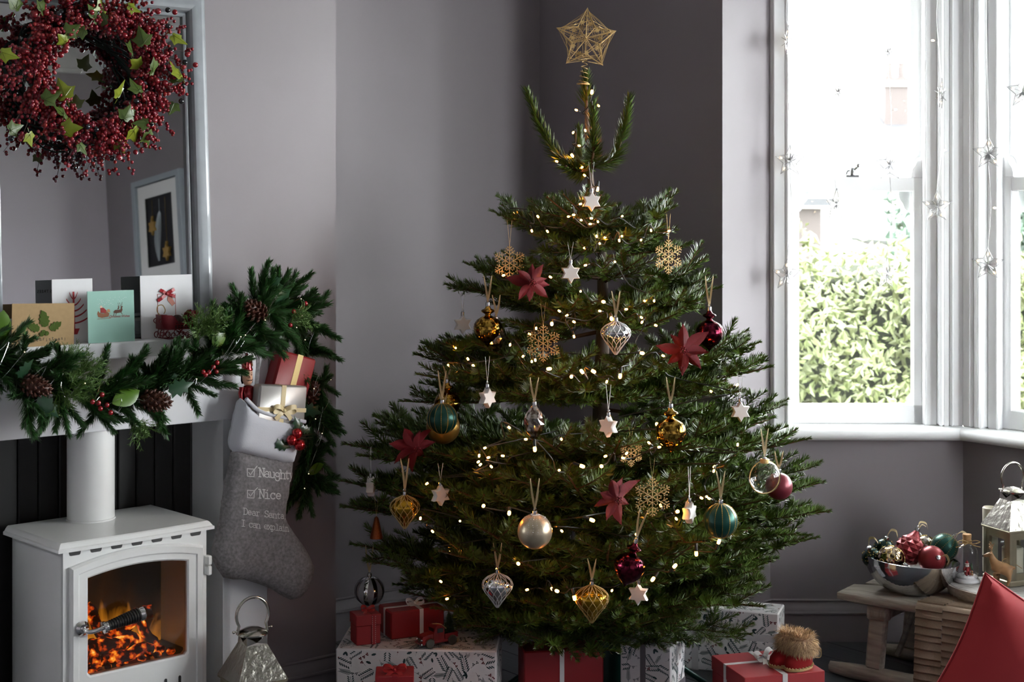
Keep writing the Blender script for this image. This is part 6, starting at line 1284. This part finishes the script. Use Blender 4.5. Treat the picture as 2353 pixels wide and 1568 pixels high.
inbowl('plain satin red bauble at the front right of the bowl', 2141, 1286, .044, 5.06, SRED, 'ring', (1.2, .5, 0), 6)
inbowl('green satin bauble with slanting gold lines at the right of the bowl', 2170, 1258, .045, 5.14, GRN, 'lines', (.2, .7, 0), 7)
# oval wooden tray with things on it
TX, TY = .60, .175; ty = thing('serving_tray', 'thick oval driftwood tray lined with printed paper at the right of the sledge', 'tray', M=SM@T(TX, TY, .286)); ov = lambda s_, n=40: [(.27*s_*cos(2*pi*i/n), .15*s_*sin(2*pi*i/n)) for i in range(n)]
tm_ = MB()
for z0, z1, s0 in ((0, .012, .93), (.0125, .026, .97), (.0265, .04, 1.0)): tm_.prism(ov(s0), z0, z1)
tm_.build('body', WOOD, ty, smooth=40); MB().prism(ov(.96), .0395, .0412).build('paper_lining', mat('grey_printed_paper', '9b9794', .7, var=.45, vscale=28, stretch=(1, 4, 1)), ty)
ZT = .286+.0415
def on_tray(x, y, D=None): return onz(x, y, ZT)
cb_ = on_tray(2222, 1337); gb = thing('glass_cloche', 'corked glass bottle cloche with a tiny santa scene on the tray', 'ornament', cb_); CGL = glass_mat('clear_bottle_glass', (.97, .97, .97), .05, .7)
MB().lathe([(0, .0), (.040, 0), (.042, .004), (.040, .010), (.036, .013), (0, .013)], 28).build('base', mat('white_enamel_base', 'd2d2d4', .4), gb, smooth=40); MB().lathe(smoothp([(.0355, .010), (.036, .04), (.036, .085), (.033, .104), (.022, .117), (.013, .123), (.012, .134), (.0135, .138)]), 36).build('bottle', CGL, gb, smooth=70)
sn = MB(); rs_ = random.Random(3); sn.lathe([(.033, .013), (.034, .018), (.028, .023), (.012, .021), (0, .02)], 20)
for k in range(60): a = rs_.uniform(0, 6.28); q = rs_.uniform(.0, .032); sn.sphere((q*cos(a), q*sin(a), .018+.003*rs_.random()), .004, 6, 4)
sn.build('snow', mat('white_snow', 'e2e3e6', .9), gb, kind='stuff'); CORK = mat('cork', 'a5805a', .85, var=.2, vscale=200); MB().lathe([(0, .128), (.0125, .128), (.0145, .152), (.0135, .154), (0, .154)], 18).build('cork', CORK, gb, smooth=40)
TWN = mat('twine', '9a8158', .9); mb = MB()
for k in range(4): mb.tube([(.0142*cos(a), .0142*sin(a), .126+.0026*k) for a in [2*pi*i/18 for i in range(18)]], .0014, 5, True)
for sg in (-1, 1): mb.tube(spline([(0, -.014, .13), (sg*.02, -.022, .138), (sg*.036, -.02, .132), (sg*.018, -.018, .126), (0, -.015, .129), (sg*.02, -.02, .12), (sg*.04, -.012, .114)], 6), .0014, 5)
mb.build('twine_bow', TWN, gb, smooth=60)
SR = mat('santa_red_paint', '8c1519', .5); SW = mat('white_paint', 'd8d6d2', .6); sa = MB().lathe([(0, .022), (.008, .023), (.0095, .03), (.0085, .044), (.006, .05), (0, .051)], 14).build('santa_body', SR, gb, smooth=60)
for sx in (-1, 1): lg = MB().tube([(sx*.004, -.006, .034), (sx*.005, -.012, .03), (sx*.005, -.012, .022)], .0035, 7); lg.build('santa_leg', SR, sa, smooth=60); MB().box((sx*.005, -.013, .021), (.006, .009, .005), b=.0015).build('santa_boot', HAIR, sa); MB().tube([(sx*.007, -.001, .047), (sx*.012, -.005, .04), (sx*.009, -.009, .036)], .0027, 7).build('santa_arm', SR, sa, smooth=60); MB().sphere((sx*.009, -.0095, .0355), .0026, 6, 5).build('santa_glove', SW, sa)
MB().sphere((0, -.001, .055), .0058, 12, 8).build('santa_face', SKIN, sa, smooth=80); MB().sphere((0, -.0035, .0515), .0055, 10, 7, (1, .7, 1)).build('santa_beard', SW, sa, smooth=80); MB().lathe([(.0058, .058), (.005, .062), (.0, .070)], 12).build('santa_hat', SR, sa, smooth=60); MB().tube([(.0058*cos(a), .0058*sin(a), .0583) for a in [2*pi*i/14 for i in range(14)]], .0014, 5, True).build('hat_trim', SW, sa)
MB().lathe([(.006, .04), (.0045, .046), (.005, .046), (.003, .053), (.0035, .053), (0, .062)], 10, T(.014, -.003, 0)).build('toy_tree', mat('toy_tree_green', '2f5a3a', .6), sa); MB().add([], []).sphere((.012, -.012, .027), .005, 8, 6, (1, .8, 1.2)).sphere((.012, -.015, .035), .0035, 8, 6).build('toy_deer', mat('toy_brown', '8a5f38', .6), gb, smooth=80)
# deer
dp = on_tray(2303, 1348); DE = mat('tan_painted_deer', '9b7650', .5, var=.15, vscale=60); de = thing('deer_figurine', 'tan deer figurine with antlers standing on the tray before the lantern', 'figurine', M=T(dp.x, dp.y, ZT)@RZ(rad(158)))
V = [(-.020,0,.062),(-.004,0,.060),(.014,0,.060),(.022,0,.066),(.028,0,.080),(.033,0,.094),(.037,0,.100),(.050,0,.095),(.058,0,.092)]; Ee = [(i, i+1) for i in range(8)]; Rr = [.021,.020,.021,.017,.0125,.010,.011,.0065,.0045]
for sy in (-1, 1):
    for x, hind in ((.016, 0), (-.022, 1)):
        k = len(V); off = (.004 if sy > 0 else -.003)
        V += [(x+off, sy*.009, .044), (x+off+(-.006 if hind else .001), sy*.0095, .027), (x+off+(.0 if hind else 0), sy*.0095, .012), (x+off+.002, sy*.0095, .003)]; Rr += [.012 if hind else .010, .0062, .0046, .0056]; Ee += [(2 if not hind else 0, k), (k, k+1), (k+1, k+2), (k+2, k+3)]
k = len(V); V += [(-.034, 0, .064), (-.040, 0, .058)]; Rr += [.008, .004]; Ee += [(0, k), (k, k+1)]
link('body', skin('body', V, Ee, Rr, 2, DE), de)
for sy in (-1, 1):
    mb = MB(); mb.tube(spline([(.036, sy*.004, .106), (.032, sy*.010, .116), (.034, sy*.016, .128), (.040, sy*.017, .136)], 5), .0016, 6); mb.tube([(.032, sy*.010, .116), (.042, sy*.009, .122)], .0013, 5); mb.tube([(.033, sy*.014, .124), (.026, sy*.017, .132)], .0013, 5); mb.build('antler', mat('antler_brown', 'a5805c', .6), de, smooth=60)
    MB().sphere((.033, sy*.010, .1035), .0055, 8, 6, (.5, 1.2, .6)).build('ear', DE, de, smooth=80); MB().sphere((.044, sy*.0055, .1), .0013, 6, 5).build('eye', HAIR, de); 
MB().sphere((.0595, 0, .0925), .0026, 8, 6).build('nose', HAIR, de, smooth=80); MB().tube(spline([(-.006, .01, .07), (-.0, .0, .082), (-.014, -.006, .088), (-.035, -.01, .075), (-.06, -.01, .06)], 6), .0012, 5).build('cord', TWN, de)
lp = P(2327, 1326, 5.08); lantern('smaller silver lantern on the tray by the window with a candle inside', (lp.x, lp.y, ZT), rad(22), .128, .172, .95); candle('ivory pillar candle glowing pale inside the tray lantern', (lp.x, lp.y, ZT+.018), .034, .095)
c2 = P(2292, 1326, 5.18); candle('tall ivory candle standing behind the tray lantern', (c2.x-.012, c2.y+.04, ZT), .025, .215)
# pleated throw over the edge
THR = mat('taupe_pleated_throw', '857463', .9, var=.08, vscale=200, bump=.3, bscale=300); tt = thing('pleated_throw', 'taupe pleated throw with fringe hanging over the front of the sledge', 'throw', M=SM)
pth = [(.14, .2875), (.06, .2875), (.0, .289), (-.03, .291), (-.042, .28), (-.047, .25), (-.05, .18), (-.052, .10), (-.054, .035)]; sp3 = spline([(0, a, b) for a, b in pth], 12); L = [0]
for a, b in zip(sp3, sp3[1:]): L.append(L[-1]+(b-a).length)
nx = 9; mb = MB(); R_ = []
for i, p in enumerate(sp3):
    t_ = (sp3[min(i+1, len(sp3)-1)]-sp3[max(i-1, 0)]).normalized(); nrm = Vector((0, t_.z, -t_.y))
    if nrm.z < -.2 or nrm.y > .2: nrm = -nrm
    R_.append((p, nrm))
for col in range(3):
    x0, x1 = .315+.088*col, .315+.088*(col+1)-.001; vs = []
    for i, (p, nrm) in enumerate(R_):
        f = ((L[i]+.008*col) % .0245)/.0245; o = .0055*(f**1.5)+.001
        for j in range(nx): x = x0+(x1-x0)*j/(nx-1); w = .004*sin(x*50+L[i]*9)*(1 if p.z < .26 else .2); q = p+nrm*(o+max(0, w)); vs.append((x+.04*(.29-p.z)*(-.35), q.y, q.z))
    k = len(vs); mb.add(vs+[(a, b+.0012*(1 if c < .28 else 0), c-.001) for a, b, c in vs], [(i*nx+j, i*nx+j+1, (i+1)*nx+j+1, (i+1)*nx+j) for i in range(len(R_)-1) for j in range(nx-1)]+[(k+(i+1)*nx+j, k+(i+1)*nx+j+1, k+i*nx+j+1, k+i*nx+j) for i in range(len(R_)-1) for j in range(nx-1)])
mb.build('pleated_cloth', THR, tt); fr2 = MB(); rr2 = random.Random(1)
for i in range(48): x = .306+.264*i/47; fr2.tube([(x, -.058, .038), (x+rr2.uniform(-.004, .004), -.060+rr2.uniform(-.004, .004), .018), (x+rr2.uniform(-.005, .005), -.06, .002)], .0016, 4)
fr2.build('fringe', THR, tt, kind='stuff')
# red cushion in the foreground
CUR = mat('red_cotton', '820d16', .85, bump=.15, bscale=600, bdist=.001); N = 13; a_ = .205
ol = []
for cx, cy, ang in ((1, 1, 0), (-1, 1, 90), (-1, -1, 180), (1, -1, 270)):
    ol.append((cx*a_*1.06, cy*a_*1.06))
ol2 = []
for i in range(4):
    p, q = Vector(ol[i]), Vector(ol[(i+1) % 4]); m_ = (p+q)/2
    for k in range(10): f = k/10; r_ = p.lerp(q, f); ol2.append(tuple(r_-m_.normalized()*.020*sin(pi*f)))
cmb, hf2 = puff_mb(ol2, .085, .20, .022); tip_ = P(2264, 1318, 4.2); ph = rad(45+28.8)
M = T(0, 0, 0); loc = Matrix.Rotation(rad(-14), 4, 'X')@Matrix.Rotation(rad(0), 4, 'Z')@Matrix.Rotation(rad(16), 4, 'Y'); corner = loc@Vector((-a_*1.06, 0, a_*1.06)); 
cu = thing('red_cushion', 'large plain red cotton cushion propped on its corner in the right foreground', 'cushion', M=T(0, 0, 0))
loc = RX(rad(-10))@RY(rad(29)); corner = loc@Vector((-a_*1.06, 0, a_*1.06)); cu.matrix_world = T(tip_-corner)@loc
cmb.build('cover', CUR, cu, smooth=70); MB().tube([(x*1.004, 0, y*1.004) for x, y in ol2], .0035, 6, True).build('piping', CUR, cu, smooth=60)
# ------------------------------------------------------------------ star light curtain at the bay window
CLP = glass_mat('clear_plastic', (.95, .95, .95), .10, .6, .08); WWIR = mat('clear_white_wire', 'cfcfcf', .4); TIN = mat('silver_tinsel', 'a8a8aa', .3, .9); LEDW = mat('warm_white_led', 'fff0d8', .3, emit='ffd9a0', estr=1.6)
sol = star_outline(5, .056, .026); smb = MB()
for y in (-.010, .010): smb.add([(0, y, 0)]+[(x, y*.2, z) for x, z in sol], [(0, 1+i, 1+(i+1) % 10) for i in range(10)])
smb = smb.mesh('star', CLP); omb = MB().tube([(x, 0, z) for x, z in sol], .0016, 6, True)
for x, z in sol[::2]: omb.tube([(0, -.010, 0), (x, -.002, z)], .0009, 4)
omb = omb.mesh('star_edge', mat('milky_plastic_edge', 'a9a9ad', .25))
tmb = MB(); r_ = random.Random(4)
for k in range(44): d = Vector((r_.gauss(0, 1), r_.gauss(0, .4), r_.gauss(0, 1))).normalized(); tmb.tube([d*.003, d*r_.uniform(.012, .03)], .0010, 3)
tmb = tmb.mesh('tinsel', TIN); lmb = MB().lathe([(0, -.005), (.0025, -.003), (.0028, .002), (0, .006)], 8).mesh('led', LEDW, 60)
strands = [('star light strand hanging against the left window frame', 1812, 5.50, [(1810, 95, 1.35), (1815, 370, .2), (1808, 632, .25)], [(1813, 232), (1818, 503)]),
 ('star light strand with two stars in front of the left of the pane', 1924, 5.48, [(1926, 213, .15), (1921, 470, .7)], [(1919, 87), (1912, 348)]),
 ('star light strand with three stars in front of the right of the pane', 2040, 5.48, [(2040, 122, .2), (2045, 380, .15), (2037, 630, .6)], [(2047, 254), (2052, 507)]),
 ('star light strand hanging over the right window frame', 2158, 5.44, [(2162, 217, 1.2), (2153, 475, .1)], [(2154, 95), (2160, 347)]),
 ('star light strand hanging before the second bay window frame', 2272, 5.30, [(2272, 353, -.5), (2270, 608, -.5)], [(2275, 480)]),
 ('star light strand at the far right before the second pane', 2350, 5.18, [(2351, 210, -.5)], [])]
for lab, x0, D, sts, taps in strands:
    top = P(x0, -260, D); t = thing('star_light_strand', lab, 'lights', top, group='star light curtain in the bay window'); ti = T(-top); pts_ = [Vector((0, 0, 0))]
    ev = sorted([(y, x, 's', a) for x, y, a in sts]+[(y, x, 't', 0) for x, y in taps]+[(-90, x0+3, 'w', 0), (30, x0-3, 'w', 0)])
    for y, x, k, a in ev:
        p = ti@P(x, y, D)
        if k == 's':
            o = link('star', smb, t); o.matrix_local = T(p)@RZ(a)@RX(.05); link('tinsel', tmb, o); link('star_edge', omb, o)
            for i in range(5): q = .034; l = link('led', lmb, o); l.matrix_local = T(q*cos(pi/2+2*pi*i/5), 0, q*sin(pi/2+2*pi*i/5))@RY(-(2*pi*i/5))
            pts_ += [p+Vector((0, 0, .056)), p, p-Vector((0, 0, .04))]
        else:
            pts_.append(p+Vector((.004*sin(y), 0, 0)))
            if k == 't': l = link('led', lmb, t); l.matrix_local = T(p+Vector((.016*(1 if x > x0-3 else -1), 0, .003)))@RY(pi/2)@S(1.3); MB().tube([p, p+Vector((.014*(1 if x > x0-3 else -1), 0, .003))], .0012, 4).build('led_stalk', WWIR, t)
    sp4 = spline(pts_, 10); w1, w2 = MB(), None
    for ph in (0, pi): w1.tube([p+Vector((.0011*cos(i*1.1+ph), .0011*sin(i*1.1+ph), 0)) for i, p in enumerate(sp4)], .0007, 3)
    w1.build('wire', WWIR, t)
# ------------------------------------------------------------------ outside: hedge, garden, houses
BRICK = mat('pale_red_brick', '2a2321', .8, var=.12, vscale=30)
SLATE = mat('grey_roof_slate', '191a1e', .7, var=.06, vscale=8)
rg = random.Random(11)
MB().box((6, 22, -.25), (60, 36, .3)).build('lawn', mat('garden_grass', '4a5034', .9, var=.15, vscale=3), kind='structure')
def leafy(name, label, cat, boxes, n, size, m, seed):
    r_ = random.Random(seed); mb = MB()
    for _ in range(n):
        x0, x1, y0, y1, z0, z1 = boxes[r_.randrange(len(boxes))]
        c = Vector((r_.uniform(x0, x1), y0+(y1-y0)*r_.random()**2, r_.uniform(z0, z1)-.1*r_.random()))
        c.z += .07*sin(c.x*5)+.05*sin(c.x*11+2); c.y += .12*sin(c.x*7+c.z*6)
        a = Vector((r_.gauss(0, 1), r_.gauss(0, .6), r_.gauss(0, 1))).normalized(); b = a.cross(Vector((r_.gauss(0, .5), -1, r_.gauss(.5, .5)))).normalized()
        s = size*r_.uniform(.6, 1.3); n_ = a.cross(b)*s*.25
        mb.add([c-a*s, c-b*s*.45+n_, c+a*s, c+b*s*.45+n_], [(0, 1, 2), (0, 2, 3)])
    o = mb.build('foliage', m); o['kind'] = 'stuff'
    return o
HEDGE = mat('hedge_leaf', '5c633f', .5, island=.4)
def bush(name, label, boxes, n, size, m, seed, core, coremat):
    t = thing(name, label, 'hedge' if 'hedge' in name else 'tree', (core[0], core[1], 0)); o = leafy(name, label, 'hedge', boxes, n, size, m, seed); o.parent = t; o.location = -t.location
    MB().box((0, core[3]/2, core[5]), (core[2], core[3], core[4]), b=.1).build('stems', coremat, t)
bush('hedge', 'clipped green garden hedge running across outside the bay window', [(.2, 7.5, 9.2, 9.9, 0, 1.22)]*4+[(.2, 7.5, 9.3, 10.0, 1.0, 1.4)], 30000, .036, HEDGE, 5, (3.8, 9.5, 7.2, .6, 1.2, .58), mat('hedge_twigs', '262b1c', .9))
bush('garden_tree', 'small blue-green shrub tree rising behind the clipped hedge', [(3.0, 3.9, 12, 13, 1.0, 1.75), (3.4, 4.4, 12, 13, 1.2, 2.0)], 2500, .06, mat('tree_leaf', '38483c', .5, island=.4), 6, (3.7, 12.3, .12, .12, 1.6, .8), mat('bark_outside', '3a322b', .9))
h = thing('house', 'far brick house with pale slate roof and chimney beyond the hedge', 'house', (8.5, 34, 0))
MB().box((0, 3, .95), (17, 6, 1.9)).build('wall', mat('white_render', 'c8c6c2', .8), h)
MB().add([(-8.2, -.6, 1.88), (8.6, -.6, 1.88), (8.6, 6.6, 1.88), (-8.2, 6.6, 1.88), (-1.2, 3, 3.75), (6.6, 3, 3.75)], [(0, 1, 5, 4), (1, 2, 5), (2, 3, 4, 5), (3, 0, 4), (3, 2, 1, 0)]).build('roof', SLATE, h)
ch = MB().box((.45, 2.6, 3.75), (.62, .55, 1.5)).build('chimney', BRICK, h); MB().box((.45, 2.6, 4.35), (.72, .65, .12)).build('chimney_cap', mat('pale_stone', '8a8580', .8), ch)
for k in (-.15, .15): MB().lathe([(.1, 0), (.085, .35), (.1, .36)], 10, T(.45+k, 2.6, 4.5)).build('chimney_pot', BRICK, ch)
g = thing('garden_building', 'brick outbuilding with low eaves seen through the lower sash', 'house', (2.9, 20, 0))
MB().box((.4, 1, .75), (1.3, 2, 1.5)).build('wall', BRICK, g); MB().box((.4, 1, 1.58), (1.55, 2.3, .1)).build('roof', SLATE, g)
g = thing('gable_house', 'brick gable end rising at the right of the lower pane', 'house', (7.3, 24, 0))
MB().prism([(-1.4, 0), (1.6, 0), (1.6, 2.9), (-1.4, .9)], 0, 3, T(0, 0, 0)@RX(pi/2)@T(0, 0, -3)).build('wall', BRICK, g)
MB().box((0, 0, 0), (3.7, 3.2, .08), T(.1, 1.5, 1.98)@RY(-math.atan2(2.0, 3.0))).build('roof', SLATE, g)
